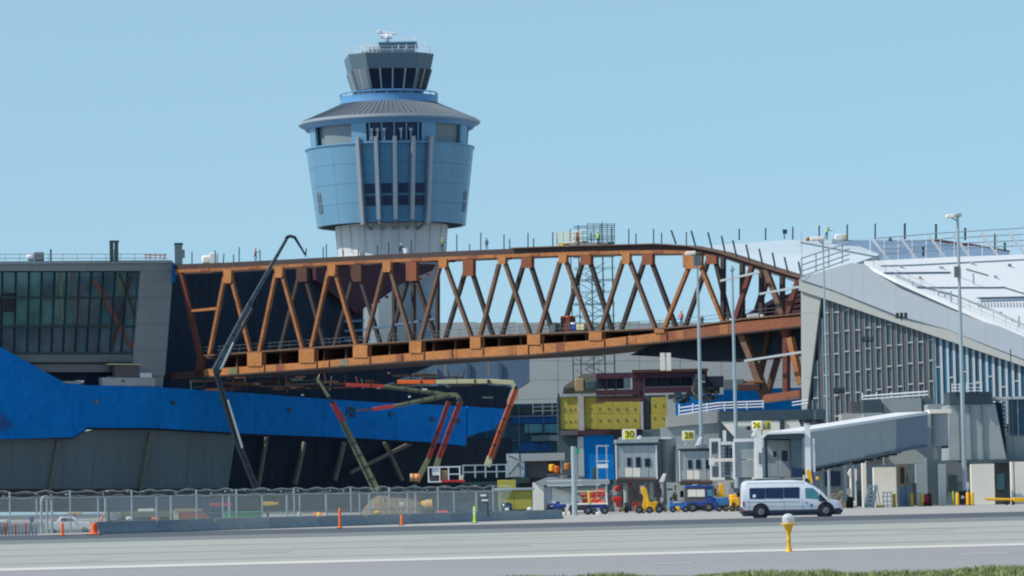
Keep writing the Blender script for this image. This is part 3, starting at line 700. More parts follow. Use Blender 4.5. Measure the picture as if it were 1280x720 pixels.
# glazing: each pane between leaning mullions
mx = [-62, -48, -33, -17, -1.5, 14, 29.5, 46, 62.5, 78, 93.5, 109, 124.5, 139.5, 154, 168.5, 176]
mx = [-62, -46, -30, -13, 3.5, 20.5, 37, 53, 69, 84, 100, 115, 130, 145, 160, 175.5]
def lean(x, y): return x-(y-339)*(0.012+0.072*max(0, min(1, x/176)))
random.seed(11)
tints = []
for i, (nm, c) in enumerate((('pane_green', (0.03, 0.13, 0.12)), ('pane_teal', (0.02, 0.085, 0.11)), ('pane_dark', (0.015, 0.05, 0.075)), ('pane_sage', (0.05, 0.13, 0.12)), ('pane_plum', (0.03, 0.055, 0.085)), ('pane_slate', (0.03, 0.07, 0.11)), ('pane_mauve', (0.06, 0.09, 0.10)))):
    mat(nm, c, 0.12, 0.0, var=0.55, scale=0.22, fine=3, spec=0.8); tints.append(nm)
up = ['pane_green', 'pane_green', 'pane_sage', 'pane_green', 'pane_green', 'pane_green', 'pane_green', 'pane_green', 'pane_sage', 'pane_green', 'pane_mauve', 'pane_teal', 'pane_teal', 'pane_green', 'pane_teal', 'pane_dark']
for i in range(len(mx)-1):
    a, b = mx[i]+0.5, mx[i+1]-0.5
    for (y0, y1, row) in ((339.3, 371.6, 0), (372.2, 407.5, 1), (408.3, 441.5, 2)):
        mm = up[i] if row < 2 else random.choice(['pane_plum', 'pane_slate', 'pane_dark', 'pane_plum'])
        if row < 2 and random.random() < 0.22: mm = random.choice(['pane_teal', 'pane_sage', 'pane_dark'])
        lp('glass_pane', mm, [(lean(a, y0), y0), (lean(b, y0), y0), (lean(b, y1), y1), (lean(a, y1), y1)], 0.12, 0.1)
    x = mx[i]; MB().beam(LB(lean(x, 339), 339), LB(lean(x, 441.5), 441.5), 0.13, 0.24, up=LB.n).build('mullion', 'mullion', left)
for y in (338.9, 371.9, 407.9, 441.8):
    MB().beam(LB(-62, y), LB(tx(y), y), 0.3 if y > 400 else 0.12, 0.3).build('transom', 'mullion', left)
# what one sees behind the glass: columns, a hoist, braces
for (p0, p1, w_, mm) in (((76, 342), (78, 400), 0.8, 'lower_rib'), ((92, 340), (96, 405), 1.4, 'panel_brown'), ((118, 350), (165, 435), 0.7, 'rust_mid'), ((165, 345), (140, 438), 0.5, 'rust_dark'), ((150, 342), (172, 400), .5, 'rust_dark')):
    MB().beam(LB(*p0)+LB.n*0.07, LB(*p1)+LB.n*0.07, w_*0.7, 0.04, up=LB.n).build('interior_column', mm, left)
sb_ = MB(); sb(sb_, LB, 2, 366, 19, 390, 0.1, 0.04); sb_.build('opening', 'black', left)
lp('spandrel', 'facade_grey', [(-162, 442), (28, 442), (61, 443), (166, 442), (165, 452.5), (-162, 452.5)], 0.8, -0.1)
lp('spandrel_ledge', 'mullion', [(-162, 453), (165, 453), (165, 455), (-162, 455)], 1.0, 0.0)
lp('spandrel_lower', 'facade_grey', [(-162, 455), (140, 455.5), (140, 465), (-162, 465)], 0.6, 0.2)
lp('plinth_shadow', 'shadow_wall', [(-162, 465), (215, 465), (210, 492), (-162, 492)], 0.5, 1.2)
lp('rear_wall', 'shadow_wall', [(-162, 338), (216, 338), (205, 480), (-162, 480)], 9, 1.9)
# blue membrane band, in separate lapped sheets
bt = [(-160, 333), (0, 433.5), (20, 444.5), (82, 479), (110, 481.5), (200, 484), (320, 492), (380, 497), (470, 503), (570, 507), (631, 511)]
bbm = [(-160, 549), (7, 549), (92, 546.5), (110, 534.5), (195, 535), (320, 542.5), (460, 548), (542, 553), (583, 557.5), (584, 545), (615, 537), (631, 522)]
cuts = [-160, -90, 0, 20, 82, 92, 110, 150, 195, 235, 277, 320, 362, 405, 450, 495, 542, 583, 584.5, 615, 631]
for xa, xb in zip(cuts, cuts[1:]):
    if xb-xa < 2: continue
    yt0, yt1, yb0, yb1 = interp(bt, xa), interp(bt, xb), interp(bbm, xa if xa != 583 else 584.5), interp(bbm, xb if xb != 583 else 582.9)
    lp('membrane_sheet', 'blue_wrap', [(xa, yt0), (xb, yt1), (xb, yb1), (xa, yb0)], 0.5, -1.2-0.05*(cuts.index(xa) % 2))
lp('membrane_fold', 'blue_wrap_deep', [(-160, 520), (5, 518), (19, 532), (6, 538), (-160, 538)], 0.3, -1.5)
for x, y in ((121, 502), (217, 503.5), (363, 513), (489, 518), (541, 524), (574, 526)):
    m = MB(); sb(m, LB, x-2.0, y-2.8, x+2.0, y+2.8, 0.1, -1.4); m.build('membrane_patch', 'pump_green' if x == 121 else 'mullion', left)
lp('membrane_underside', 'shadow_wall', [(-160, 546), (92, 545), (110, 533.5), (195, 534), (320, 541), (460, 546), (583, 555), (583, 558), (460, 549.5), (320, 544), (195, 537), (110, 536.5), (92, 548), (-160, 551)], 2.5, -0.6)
# lower wall panels, raking seams
cx_ = [-160, -80, 0, 66, 118, 176, 236, 290]
for i, (xa, xb) in enumerate(zip(cx_, cx_[1:])):
    lp('lower_wall_panel', 'lower_wall', [(xa+6, 536 if xa > 90 else 547), (xb+5.6, 536 if xb > 100 else 547), (xb-6.4, 622), (xa-6, 622)], 0.5, 0.4)
for x in (72, 186, 333):
    lp('raking_rib', 'lower_rib', [(x+1, 542), (x+4, 542), (x-9, 618), (x-12, 618)], 0.4, 0.0 if x < 300 else 3)
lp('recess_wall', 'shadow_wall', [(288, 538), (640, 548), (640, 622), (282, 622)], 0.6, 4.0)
lp('base_strip', 'black', [(-160, 612), (640, 609), (640, 640), (-160, 640)], 0.6, 0.15)
for a, b in (((548, 545), (455, 590)), ((498, 552), (520, 600)), ((448, 552), (436, 600)), ((398, 552), (386, 605))):
    MB().beam(LB(*a)+LB.n*3, LB(*b)+LB.n*3, 0.5, 0.5).build('raking_column', 'lower_rib', left)
# dark hall behind the truss, jagged unfinished roof and the steelwork in it
DH = vplane(205, 582, 620, 612)
def dp(name, m, pts, t=0.5, off=0.0):
    mb = MB(); poly(mb, DH, pts, t, off); return mb.build(name, m, left)
for xa, xb in ((205, 262), (262.3, 318), (318.3, 372), (372.3, 414), (414.3, 454)):
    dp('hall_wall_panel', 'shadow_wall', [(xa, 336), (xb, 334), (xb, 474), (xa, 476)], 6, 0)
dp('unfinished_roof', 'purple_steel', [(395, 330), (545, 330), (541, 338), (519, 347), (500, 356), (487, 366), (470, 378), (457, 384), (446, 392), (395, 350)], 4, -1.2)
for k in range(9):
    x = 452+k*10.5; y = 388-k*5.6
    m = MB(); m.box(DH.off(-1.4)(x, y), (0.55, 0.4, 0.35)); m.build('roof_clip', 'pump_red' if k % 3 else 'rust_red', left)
dp('hall_shade', 'shadow_wall', [(205, 473), (470, 458), (560, 449), (470, 486), (600, 480), (640, 484), (634, 500), (634, 513), (560, 510), (470, 506), (200, 492)], 2.5, -3.5)  # dark sheet put in for the shade under the bridge
for k in range(4):
    MB().beam(DH(428, 402+k*12)-DH.n*0.6, DH(452, 401+k*12)-DH.n*0.6, 0.35).build('purlin', 'far_slate', left)
for k in range(22):
    x = 262+k*13; y = 471-k*1.45+random.uniform(-.5, .5)
    if x < 560: MB().box(DH(x, y+5)-DH.n*6, (random.uniform(0.5, 1.5), 0.4, 0.3)).build('hanger_clip', random.choice(['rust', 'wood', 'steel_brown', 'shadow_wall', 'shadow_wall']), left)
def site_pile(): pass
t = T('stored_cabinets', 'pale cabinets and crates stored on the ledge above the blue membrane', 'cabinets', LB(160, 482)-LB.n*1.0)
for (nm, mm, x0, y0, x1, y1, th) in (('long_sheet', 'concrete', 72, 476.5, 102, 480, .6), ('sheet_end', 'white_metal', 97, 475.5, 105, 478.5, .6), ('base_box', 'galv', 128, 472, 194, 482.5, .8), ('crate', 'panel_brown', 144, 457, 175, 472, .7), ('crate_lid', 'pump_cream', 137, 454.5, 178, 456.2, .9), ('white_box', 'white_metal', 175, 466, 190, 472, .7), ('red_tag', 'hivis_orange', 151, 474, 156, 478, .05), ('grey_box', 'gate_panel', 174, 472.5, 193, 481, .85)):
    m = MB(); sb(m, LB, x0, y0, x1, y1, th, -1.0 if th < .85 else -1.05); m.build(nm, mm, t, bevel=.03)
# roof equipment standing on the terminal roof
def thing_mesh(mb, name, m, label, cat, group=None, bevel=0): return tag(mb.build(name, m, bevel=bevel), label, cat, group)
D_ = 545
t = T('exhaust_stack', 'pair of dark exhaust stacks side by side on the left terminal roof', 'exhaust stack', at(142.5, 326, D_))
for x in (139.5, 145.5):
    m = MB(); pb(m, D_, x-2.3, 303, x+2.3, 327, 0.5); m.build('flue', 'mullion', t); m = MB(); pb(m, D_, x-2.9, 300.5, x+2.9, 303, 0.7); m.build('flue_cap', 'mullion', t)
t = T('exhaust_stack', 'single dark exhaust stack near the blue corner of the terminal roof', 'exhaust stack', at(223, 329, D_))
m = MB(); pb(m, D_, 218.5, 306, 227.5, 330, 1); m.build('flue', 'gate_dark', t); m = MB(); pb(m, D_, 217.5, 303.5, 228, 306, 1.2); m.build('flue_cap', 'mullion', t)
m = MB(); pb(m, D_, 226.5, 312, 230.5, 322, 0.8); m.build('side_duct', 'gate_dark', t)
t = T('rooftop_fan', 'white and grey air handling unit on the left terminal roof edge', 'air handler', at(44, 326, D_))
m = MB(); pb(m, D_, 33, 317, 43, 326, 1); m.build('intake_cowl', 'white_metal', t, bevel=.3); m = MB(); pb(m, D_, 42, 315, 54, 326, 1.2); m.build('casing', 'facade_grey', t, bevel=.1)
t = T('rooftop_fan', 'cream rooftop unit over the left end of the truss', 'air handler', at(262, 328, D_+20))
m = MB(); pb(m, D_+22, 252, 319, 264, 330, 1.5); m.build('intake_cowl', 'concrete_cream', t, bevel=.3); m = MB(); pb(m, D_+22, 262, 316, 272, 330, 1.4); m.build('casing', 'white_metal', t, bevel=.1)
t = T('roof_guardrail', 'thin metal guardrail along the left terminal roof edge', 'railing', at(100, 326, 530))
m1 = LB(-150, 318)
for x in range(-150, 220, 18):
    MB().tube(LB(x, 328)+LB.n, LB(x, 316.5)+LB.n, 0.05, n=4).build('post', 'galv', t)
for y in (317, 322): MB().tube(LB(-150, y+.5)+LB.n, LB(215, y)+LB.n, 0.045, n=4).build('rail', 'galv', t)
for x, yt in ((0, 306), (75, 310.5), (155, 311), (158, 310)):
    thing_mesh(MB().tube(LB(x, 328)+LB.n*2, LB(x, yt)+LB.n*2, 0.13, n=5), 'roof_post', 'mullion', {0: 'dark post at the far left end of the terminal roof', 75: 'dark post standing alone midway along the left terminal roof', 155: 'left one of two close dark posts right of the double stack', 158: 'right one of two close dark posts right of the double stack'}[x], 'post')
t = T('roof_barrier', 'faded red mesh barrier panels on the terminal roof left of the single stack', 'barrier', LB(195, 324))
for x in (182, 188, 194, 200, 206):
    m = MB(); sb(m, LB, x, 317, x+0.8, 324, 0.1, 3); m.build('bar', 'hivis_orange', t)
for y in (318.5, 322): m = MB(); sb(m, LB, 181, y, 208, y+0.8, 0.1, 3); m.build('bar', 'hivis_orange', t)

# ================================================================ FAR BUILDINGS UNDER THE BRIDGE
DF = 720
fb = at(740, 500, DF); far = T('parking_garage', 'long pale panelled building seen under the bridge deck', 'building', (fb.x, DF, 0))
for i in range(9):
    x0 = 545+i*51
    for (y0, y1) in ((400, 424), (424.3, 448), (448.3, 472), (472.3, 496), (496.3, 520)):
        yy = (i*51)*0.0
        m = MB(); pb(m, DF, x0, y0+3-yy, x0+50.6, y1+3-yy, 6); m.build('wall_panel', 'far_panel', far)
m = MB(); pb(m, DF+7, 545, 415, 1003, 640, 10); m.build('core', 'concrete', far)
t = T('slate_block', 'blue grey metal clad block between the bridge and the pumping booms', 'building', at(600, 500, 650))
m = MB(); poly(m, flat(650), [(430, 466), (560, 450), (662, 444), (662, 476), (650, 484), (430, 492)], 9)
m.build('cladding', 'far_slate', t)
for x in (467, 505, 545, 585, 625): m = MB(); pb(m, 649.6, x, 452 if x > 560 else 458, x+.8, 486, 0.3); m.build('cladding_joint', 'mullion', t)
for x in (556, 610):
    m = MB(); pb(m, 648, x, 440, x+1.2, 470, 0.2); m.build('hanging_cable', 'wood', t)
# low dark teal building behind the orange boom
DTB = 610
t = T('service_building', 'dark teal glazed service building right of the blue membrane', 'building', at(650, 600, DTB))
for nm, mm, x0, y0, x1, y1, off in (('wall', 'far_teal', 585, 505, 702, 640, 1), ('glazing_band', 'mullion', 640, 508, 700, 518, 0.5), ('ledge', 'far_slate', 632, 519, 700, 521, 0), ('blue_band', 'blue_wrap_deep', 640, 521, 700, 529, 0.4), ('window', 'teal_glass', 656, 530, 660.5, 541, 0.3), ('window', 'teal_glass', 661.5, 530, 678, 541, 0.3), ('window', 'teal_glass', 681, 530, 698, 541, 0.3), ('blue_band', 'blue_wrap_deep', 648, 553, 690, 563, 0.4), ('canopy', 'gate_dark', 664, 544, 740, 551, -1.5), ('ledge', 'far_slate', 605, 550, 650, 551.5, 0.4)):
    m = MB(); pb(m, DTB, x0, y0, x1, y1, 3, off); m.build(nm, mm, t)
for x in (609, 649, 680): m = MB(); pb(m, DTB, x, 508, x+.8, 560, .3, -.2); m.build('pipe', 'far_slate', t)
t = T('mesh_screen', 'grey mesh guarded platform beside the yellow boarded wall', 'screen', at(685, 510, 590))
for x in (666, 678, 690, 697): m = MB(); pb(m, 590, x, 497, x+.7, 518, .1); m.build('post', 'galv', t)
for y in (498, 503, 508, 513): m = MB(); pb(m, 590, 666, y, 698, y+.6, .1); m.build('rail', 'galv', t)
# yellow boarded wall
DY = 500
t = T('unfinished_block', 'unfinished block boarded in yellow sheathing under the bridge', 'building', at(765, 600, DY))
def yb_(nm, mm, x0, y0, x1, y1, off=0.0, th=0.3): m = MB(); pb(m, DY, x0, y0, x1, y1, th, off); return m.build(nm, mm, t)
for xa, xb in ((701, 711.7), (712, 722.5), (731, 746.8), (747, 765.8), (766, 784.8), (785, 800), (814, 834)):
    yb_('sheathing_board', 'yellow_board', xa, 496.5, xb, 516.3); yb_('sheathing_board', 'yellow_board', xa, 516.6, xb, 536.5)
for x in (706, 713, 719):
    for y in (512, 527): yb_('fixing_disc', 'lower_rib', x-.9, y-1.2, x+1, y+1.2, -0.06, .1)
for k in range(6):
    for y in (511, 525): yb_('fixing_disc', 'lower_rib', 737.5+k*11, y-1.3, 739.6+k*11, y+1.3, -0.06, .1)
for x in (818, 829):
    for y in (507, 522.5): yb_('fixing_disc', 'lower_rib', x-1, y-1.3, x+1, y+1.3, -0.06, .1)
yb_('corner_column', 'concrete', 723, 494, 730.5, 540, -.3, 1); yb_('corner_column', 'concrete', 801, 494, 804.5, 540, -.3, 1); yb_('corner_column', 'slate_roof', 805, 494, 813, 545, .2, 1)
yb_('edge_beam', 'galv', 701, 490.5, 721, 495.5, -.3, 1); yb_('edge_beam', 'galv', 729, 490.5, 747, 495.5, -.3, 1)
yb_('edge_column', 'mullion', 698, 492, 700.5, 545, -.2, .6)
yb_('core', 'slate_roof', 700, 495, 836, 640, .6, 8)
yb_('lower_beam', 'purple_steel', 722, 537.5, 802, 543.5, -.8, .8); yb_('lower_beam', 'gate_dark', 802, 537, 832, 552, -.4, .8); yb_('lower_block', 'panel_brown', 700, 538, 722, 544, -.8, 1)
yb_('door_leaf', 'blue_wrap', 731, 544, 768, 600, -.1, .4); yb_('column', 'galv', 723, 546, 730.5, 600, -.3, .8)
# dark red plate girders in front of it
t = T('stored_girders', 'dark maroon steel girders stacked above the yellow boarded wall', 'girder stack', at(780, 505, 490))
def gd(nm, mm, x0, y0, x1, y1, off=0.0, th=.4):
    m = MB(); pb(m, 490, x0, y0, x1, y1, th, off); return m.build(nm, mm, t)
for (nm, mm, x0, y0, x1, y1, off) in (('top_flange', 'purple_steel', 745, 466, 790, 473, 0), ('web', 'shadow_wall', 746, 473, 788, 486, .5), ('bottom_flange', 'purple_steel', 745, 487, 800, 494, 0), ('top_flange', 'purple_steel', 791, 465, 884, 472, 0), ('web', 'shadow_wall', 806, 472, 866, 483, .5), ('bottom_flange', 'purple_steel', 806, 483.5, 865, 491, 0), ('end_plate', 'purple_steel', 791, 466, 806, 502, .1), ('lower_flange', 'rust_dark', 745, 494.5, 802, 502, .1), ('top_lip', 'rust_dark', 790, 461.5, 885, 465, -.3), ('stiffener', 'gate_dark', 780, 470, 787, 486, 0), ('web_plate', 'gate_dark', 866, 470, 874, 490, .2)):
    gd(nm, mm, x0, y0, x1, y1, off)
for x in (758, 770, 820, 835, 850): gd('stiffener', 'purple_steel', x, 473, x+1.2, 488, .1)
random.seed(5)
t = T('tarped_rubble', 'grey brown tarp covered rubble heap left of the maroon girders', 'tarp heap', at(725, 490, 495))
m = MB(); poly(m, flat(495), [(703, 492), (705, 483), (712, 478), (719, 474), (724, 470), (732, 467), (746, 467), (746, 491)], 2.5); m.build('heap', 'lower_rib', t)
for (x0, y0, x1, y1, mm) in ((704, 484, 717, 491, 'clutter_dark'), (719, 473, 730, 489, 'wood'), (732, 476, 745, 487, 'slate_roof')):
    m = MB(); pb(m, 494.6, x0, y0, x1, y1, .5); m.build('tarp_flap', mm, t, bevel=.1)
t = T('rubble_stack', 'dark jumble of stacked site material right of the maroon girders', 'material stack', at(875, 505, 485))
for k in range(34):
    x = random.uniform(838, 898); y = random.uniform(486 if x > 868 else 493, 505); w2 = random.uniform(3, 9)
    m = MB(); pb(m, 485+random.uniform(0, 2), x-w2/2, y-random.uniform(2, 6), x+w2/2, y, 1.2); m.build('bundle', random.choice(['clutter_dark', 'mullion', 'lower_rib', 'panel_brown', 'shadow_wall']), t)
for (x0, y0, x1, y1, mm) in ((870, 468, 882, 476, 'clutter_dark'), (882, 470, 905, 484, 'shadow_wall'), (868, 478, 900, 492, 'clutter_dark'), (905, 474, 930, 487, 'lower_wall'), (893, 475, 905, 480, 'wood'), (922, 476, 955, 479, 'rust'), (922, 480, 950, 488, 'rust_dark')):
    m = MB(); pb(m, 486+random.uniform(0, 1.2), x0, y0, x1, y1, 1.2); m.build('crate', mm, t, bevel=.06)
# ================================================================ RIGHT CONCOURSE
RC = vplane(1003, 456, 1280, 446)
rc0 = RC(1140, 620); conc = T('concourse', 'grey metal clad concourse with gabled end, finned windows and white roof', 'terminal', (rc0.x, rc0.y+4, 0))
def rp(name, m, pts, t=0.5, off=0.0):
    mb = MB(); poly(mb, RC, pts, t, off); return mb.build(name, m, conc)
# upper verge, folded lower verge and end pier
vt = [(1000.5, 347), (1064, 328.5), (1080, 330), (1120, 350.5), (1185, 379.5), (1232, 400), (1280, 421), (1400, 474)]
vm = [(1000.5, 349), (1040, 362), (1120, 393.5), (1185, 412), (1232, 430.5), (1280, 449), (1400, 495)]
vb = [(1026, 371.5), (1100, 397), (1166, 418.5), (1232, 441), (1280, 457.5), (1400, 498)]
def vtop(x): return interp(vt, x)
def vmid(x): return interp(vm, x)
def vbot(x): return 371.5+(x-1026)*(457.5-371.5)/(254)
cut = [1000.5, 1040, 1064, 1080, 1120, 1152, 1185, 1232, 1280, 1340, 1400]
def pl3(p, q, r):
    n = (q-p).cross(r-p).normalized()
    def S(px, py):
        d = ray(px, py); o = Vector((0, 0, HC)); return o + d*((p-o).dot(n)/d.dot(n))
    S.n = n if n.y > 0 else -n
    return S
_a, _b = RC(1040, 362)-RC.n*.7, RC(1280, 449)-RC.n*.7
VP = pl3(_a, _b, _a+RC.n*.55+Vector((0, 0, 1)))
for xa, xb in zip(cut, cut[1:]):
    x2 = xb-.12
    MB().prism([VP(xa, vtop(xa)), VP(x2, vtop(x2)), VP(x2, vmid(x2)), VP(xa, vmid(xa))], VP.n*0.3).build('verge_panel', 'verge_metal', conc)
    MB().prism([RC(xa, vmid(xa))-RC.n*.5, RC(x2, vmid(x2))-RC.n*.5, RC(x2, vbot(x2))-RC.n*.5, RC(xa, vbot(xa))-RC.n*.5], RC.n*0.6).build('lower_verge_panel', 'verge_warm', conc)
ym = [352, 392, 432, 472, 530]
wl = lambda y: 1026-(y-371.5)*0.125
for y0, y1 in zip(ym, ym[1:]):
    rp('pier_panel', 'verge_warm', [(1001.2, y0), (wl(y0)-.0, max(y0, 371)), (wl(y1), y1-.2), (1003.2+(y1-352)*0.013, y1-.2), ] if y0 > 355 else [(1001.2, 352), (1014, 360), (1026, 371), (wl(y1), y1-.2), (1003, y1-.2)], 0.8, -0.15)
# window field, grey part: alternating narrow panels with bright joints
random.seed(3)
bars = []
x = 1009.5; i = 0
while x < 1166:
    x1 = min(x+6.6, 1167); xm = (x+x1)/2; yt = vbot(xm)-1
    if x1 > 1013:
        yt2 = yt if xm > 1026 else max(yt, 371.5+(1026-x)/0.125) if xm > 1012 else 470
        yt2 = min(yt2, 500)
        m = MB(); sb(m, RC, x+.35, yt2, x1-.35, 527, 0.25, 0.35 if i % 2 else 0.25); m.build('facade_panel', 'panel_teal' if i % 2 else 'panel_brown', conc)
        m = MB(); sb(m, RC, x1-.35, yt2, x1+.35, 527, 0.3, 0.12); m.build('facade_joint', 'verge_metal', conc)
        if i % 2:
            for k in range(-6, 5):
                yb_ = 466-(x-1045)*.14+26*k+(0 if (i//2) % 2 else 1.0)
                if yt2+1 < yb_ < 522:
                    m = MB(); sb(m, RC, x+.2, yb_, x1-.2, yb_+1.5, 0.25, 0.1); m.build('facade_bar', 'fin_white', conc)
    x = x1; i += 1
# right part: white blades with blue glass between, backs inset
x = 1167.5; i = 0
while x < 1400:
    g0, g1 = x+3.1, x+8.15; yt = vbot(x+6)
    m = MB(); sb(m, RC, x, yt-1, x+3.1, 530, 0.12, 0.28); m.build('blade', 'fin_white', conc)
    sp = [458, 498, 468, 492][i % 4] + (x-1167)*0.18
    m = MB(); sb(m, RC, g0, yt, g1, sp, 0.2, 0.42); m.build('clerestory_pane', 'clerestory' if i % 3 else 'far_teal', conc)
    m = MB(); sb(m, RC, g0, sp+1.4, g1, 530, 0.2, 0.42); m.build('clerestory_pane', 'clerestory', conc)
    m = MB(); sb(m, RC, g0, sp-.1, g1, sp+1.5, 0.3, 0.3); m.build('pane_bar', 'fin_white', conc)
    x += 8.15; i += 1
rp('wall_core', 'slate_roof', [(1008, 400), (1026, 374), (1280, 460), (1400, 500), (1400, 640), (1008, 640)], 6, 0.9)
rp('side_return', 'verge_warm', [(1001, 350), (1004, 352), (1006, 640), (1003, 640)], 7, 0.5)
# roof: one sloping white plane in membrane fields, seen at a shallow angle
ridge = [(1078, 326.5), (1110, 325), (1180, 321.5), (1280, 318), (1400, 313)]
RP = pl3(VP(1085, 332), VP(1280, 421), at(1280, 318, 500))
xs_ = [1080, 1100, 1120, 1152, 1185, 1232, 1280, 1340, 1400]
for xa, xb in zip(xs_, xs_[1:]):
    x2 = xb-.05
    MB().prism([RP(xa, vtop(xa)-.5), RP(x2, vtop(x2)-.5), RP(x2, interp(ridge, x2)), RP(xa, interp(ridge, xa))], Vector((0, 0, -0.35))).build('roof_field', 'white_roof', conc)
def rlerp(px, py): return RP(px, py)
for pts, wd, mm in (([(1105, 341.8), (1187, 341)], .5, 'gate_dark'), ([(1146, 360), (1240, 360), (1256, 359.6)], .35, 'blue_metal'), ([(1222, 373), (1290, 371.5)], .8, 'blue_metal'), ([(1120, 345), (1150, 358.5), (1200, 372), (1240, 388), (1280, 407)], .7, 'facade_light'), ([(1207, 337), (1235, 345)], .5, 'facade_light'), ([(1255, 360), (1290, 371)], .6, 'facade_light'), ([(1100, 333), (1140, 332), (1280, 325)], .12, 'facade_light'), ([(1225, 377), (1290, 375)], .2, 'facade_light')):
    m = MB()
    for a, b in zip(pts, pts[1:]): m.beam(rlerp(*a)+Vector((0, 0, .07)), rlerp(*b)+Vector((0, 0, .07)), wd*.55, 0.12)
    m.build('roof_curb', mm, conc)
for k in range(18):
    x = 1222+k*4; m = MB(); m.beam(rlerp(x, 378)+Vector((0, 0, .05)), rlerp(x+1, 384)+Vector((0, 0, .05)), .1, .08); m.build('membrane_lap', 'facade_light', conc)
for x, y0, y1 in ((1199, 334, 347), (1217, 342, 355), (1189, 364, 378), (1173, 363, 369), (1181, 366, 371), (1141, 352, 357), (1274, 395, 408), (1265, 399, 402), (1281, 364, 371)):
    p = rlerp(x, y1); h_ = (y1-y0)*p.y/FPX; thing_mesh(MB().box(p+Vector((0, 0, h_/2)), (0.2 if x != 1199 else .5, 0.2, h_)), 'roof_post', 'galv', {1199: 'stout grey post on the white roof behind the tall lamp pole', 1217: 'bent grey post on the white roof right of the tall lamp pole', 1189: 'grey post on the white roof left of the tall lamp pole', 1173: 'short grey post at the left end of the lower roof row', 1181: 'short thin post between two taller ones near the roof verge', 1141: 'small post close to the upper end of the sloping verge', 1274: 'tall dark post near the right edge of the white roof', 1265: 'tiny post beside the right edge of the white roof', 1281: 'grey post at the right picture edge on the white roof'}[x], 'post', 'short posts on the white roof')
# rear roofs
m = MB(); m.prism([at(885, 307, 560), at(946, 303, 560), at(985, 299.5, 560), at(1060, 302, 560), at(1100, 318, 500), at(1064, 331, 490), at(1001, 349, 490), at(955, 333, 500), at(905, 317, 530)], (0, 1.5, -0.5)); m.build('pale_rear_roof', 'pale_roof', conc)
m = MB(); m.prism([at(1040, 300, 545), at(1180, 300, 545), at(1215, 306, 545), at(1262, 314.5, 545), at(1262, 322, 510), at(1100, 327, 510), at(1085, 322, 520)], (0, 1, -0.5)); m.build('blue_rear_roof', 'bluish_roof', conc)
for a, b in (((1162, 300), (1215, 306.5)), ((1215, 306.5), (1262, 315)), ((1040, 300), (1100, 311))):
    MB().beam(at(*a, 543), at(*b, 543), 0.6, 0.35).build('roof_edge_trim', 'rust_red' if a[0] > 1100 else 'verge_warm', conc)
for a, b in (((1000, 303), (1100, 322)),):
    MB().beam(at(*a, 488), at(*b, 488), 0.25, 0.2).build('roof_edge_trim', 'verge_metal', conc)
# guardrails round the gable roof
t = T('gable_guardrail', 'grey guardrail with sloping rails left of the gable peak', 'railing', at(1030, 335, 470))
for dy in (0, 9, 17, 24):
    MB().tube(at(1001, 323+dy*.95, 470), at(1062, 303+dy*.85 if dy else 303, 470), 0.09, n=5).build('rail', 'verge_metal', t)
for x in (1002, 1020, 1036, 1053): MB().tube(at(x, 345-(x-1001)*.3, 470), at(x, 322-(x-1001)*.32, 470), 0.08, n=5).build('post', 'verge_metal', t)
t = T('roof_guardrail', 'long white railed guardrail with struts along the concourse ridge', 'railing', at(1180, 322, 508))
rt = [(1088, 298.5), (1130, 295), (1180, 291), (1280, 285), (1400, 278)]
for dy, mm in ((0, 'verge_metal'), (7, 'verge_metal'), (14, 'verge_metal'), (20, 'verge_metal')):
    for (xa, ya), (xb, yb2) in zip(rt, rt[1:]):
        f = 1.0 if xa > 1120 else .9
        MB().tube(at(xa, ya+dy*f, 508), at(xb, yb2+dy*1.1, 508), 0.06, n=4).build('rail', mm, t)
for k in range(18):
    x = 1088+k*17.5; MB().tube(at(x, interp(rt, x), 508), at(x, 325-(x-1088)*.035, 508), 0.06, n=4).build('post', 'white_metal', t)
for (xa, ya, xb, yb2) in ((1090, 298, 1113, 328), (1125.5, 297, 1148, 327.5), (1161.5, 295, 1184, 325.5), (1192, 292.5, 1214, 324), (1226.5, 291.5, 1248, 321), (1261, 290.5, 1283, 320), (1296, 289, 1318, 319)):
    MB().beam(at(xa, ya, 507), at(xb, yb2, 507), 0.3, 0.3).build('strut', 'white_metal', t)
pl = [(924, 286, 300, 540), (957, 285, 300, 540), (980.5, 286, 299, 540), (991, 283.5, 299.5, 540), (1024, 282, 299, 540), (1059, 280.5, 300, 540), (1094, 279.5, 299, 540), (1131, 279, 299, 540), (1170, 280, 300, 540), (1244, 292, 313, 520), (1256, 303, 314, 520), (1154, 308, 321, 520), (1206.5, 285, 300, 520)]
for k, (x, y0, y1, d) in enumerate(pl):
    if k == 2: m = MB().tube(at(x, y1, d), at(x, y0+3, d), .08, n=5).box(at(x+.6, y0+3.5, d), (.6, .3, .6))
    else: m = MB().beam(at(x, y1, d), at(x, y0, d), 0.26 if x > 1100 else .18, .26)
    thing_mesh(m, 'ridge_post', 'mullion', ['dark post on the pale roof, first from the left of the ridge row', 'dark post on the pale roof, second from the left of the ridge row', 'thin post with a small fitting just left of a taller post on the pale roof', 'dark post on the pale roof, beside the thin post with a fitting', 'dark post directly left of the green vested worker on the roof', 'dark post rising behind the white sacks right of the roof worker', 'dark post at the top of the first white strut', 'dark post at the top of the second white strut', 'dark post at the top of the third white strut', 'dark post between the last two white struts on the roof', 'short dark post on the right end of the blue roof', 'short dark post in front of the blue roof between two struts', 'small dark post next to the tall lamp pole top'][k], 'post', 'dark posts along the roof ridge')
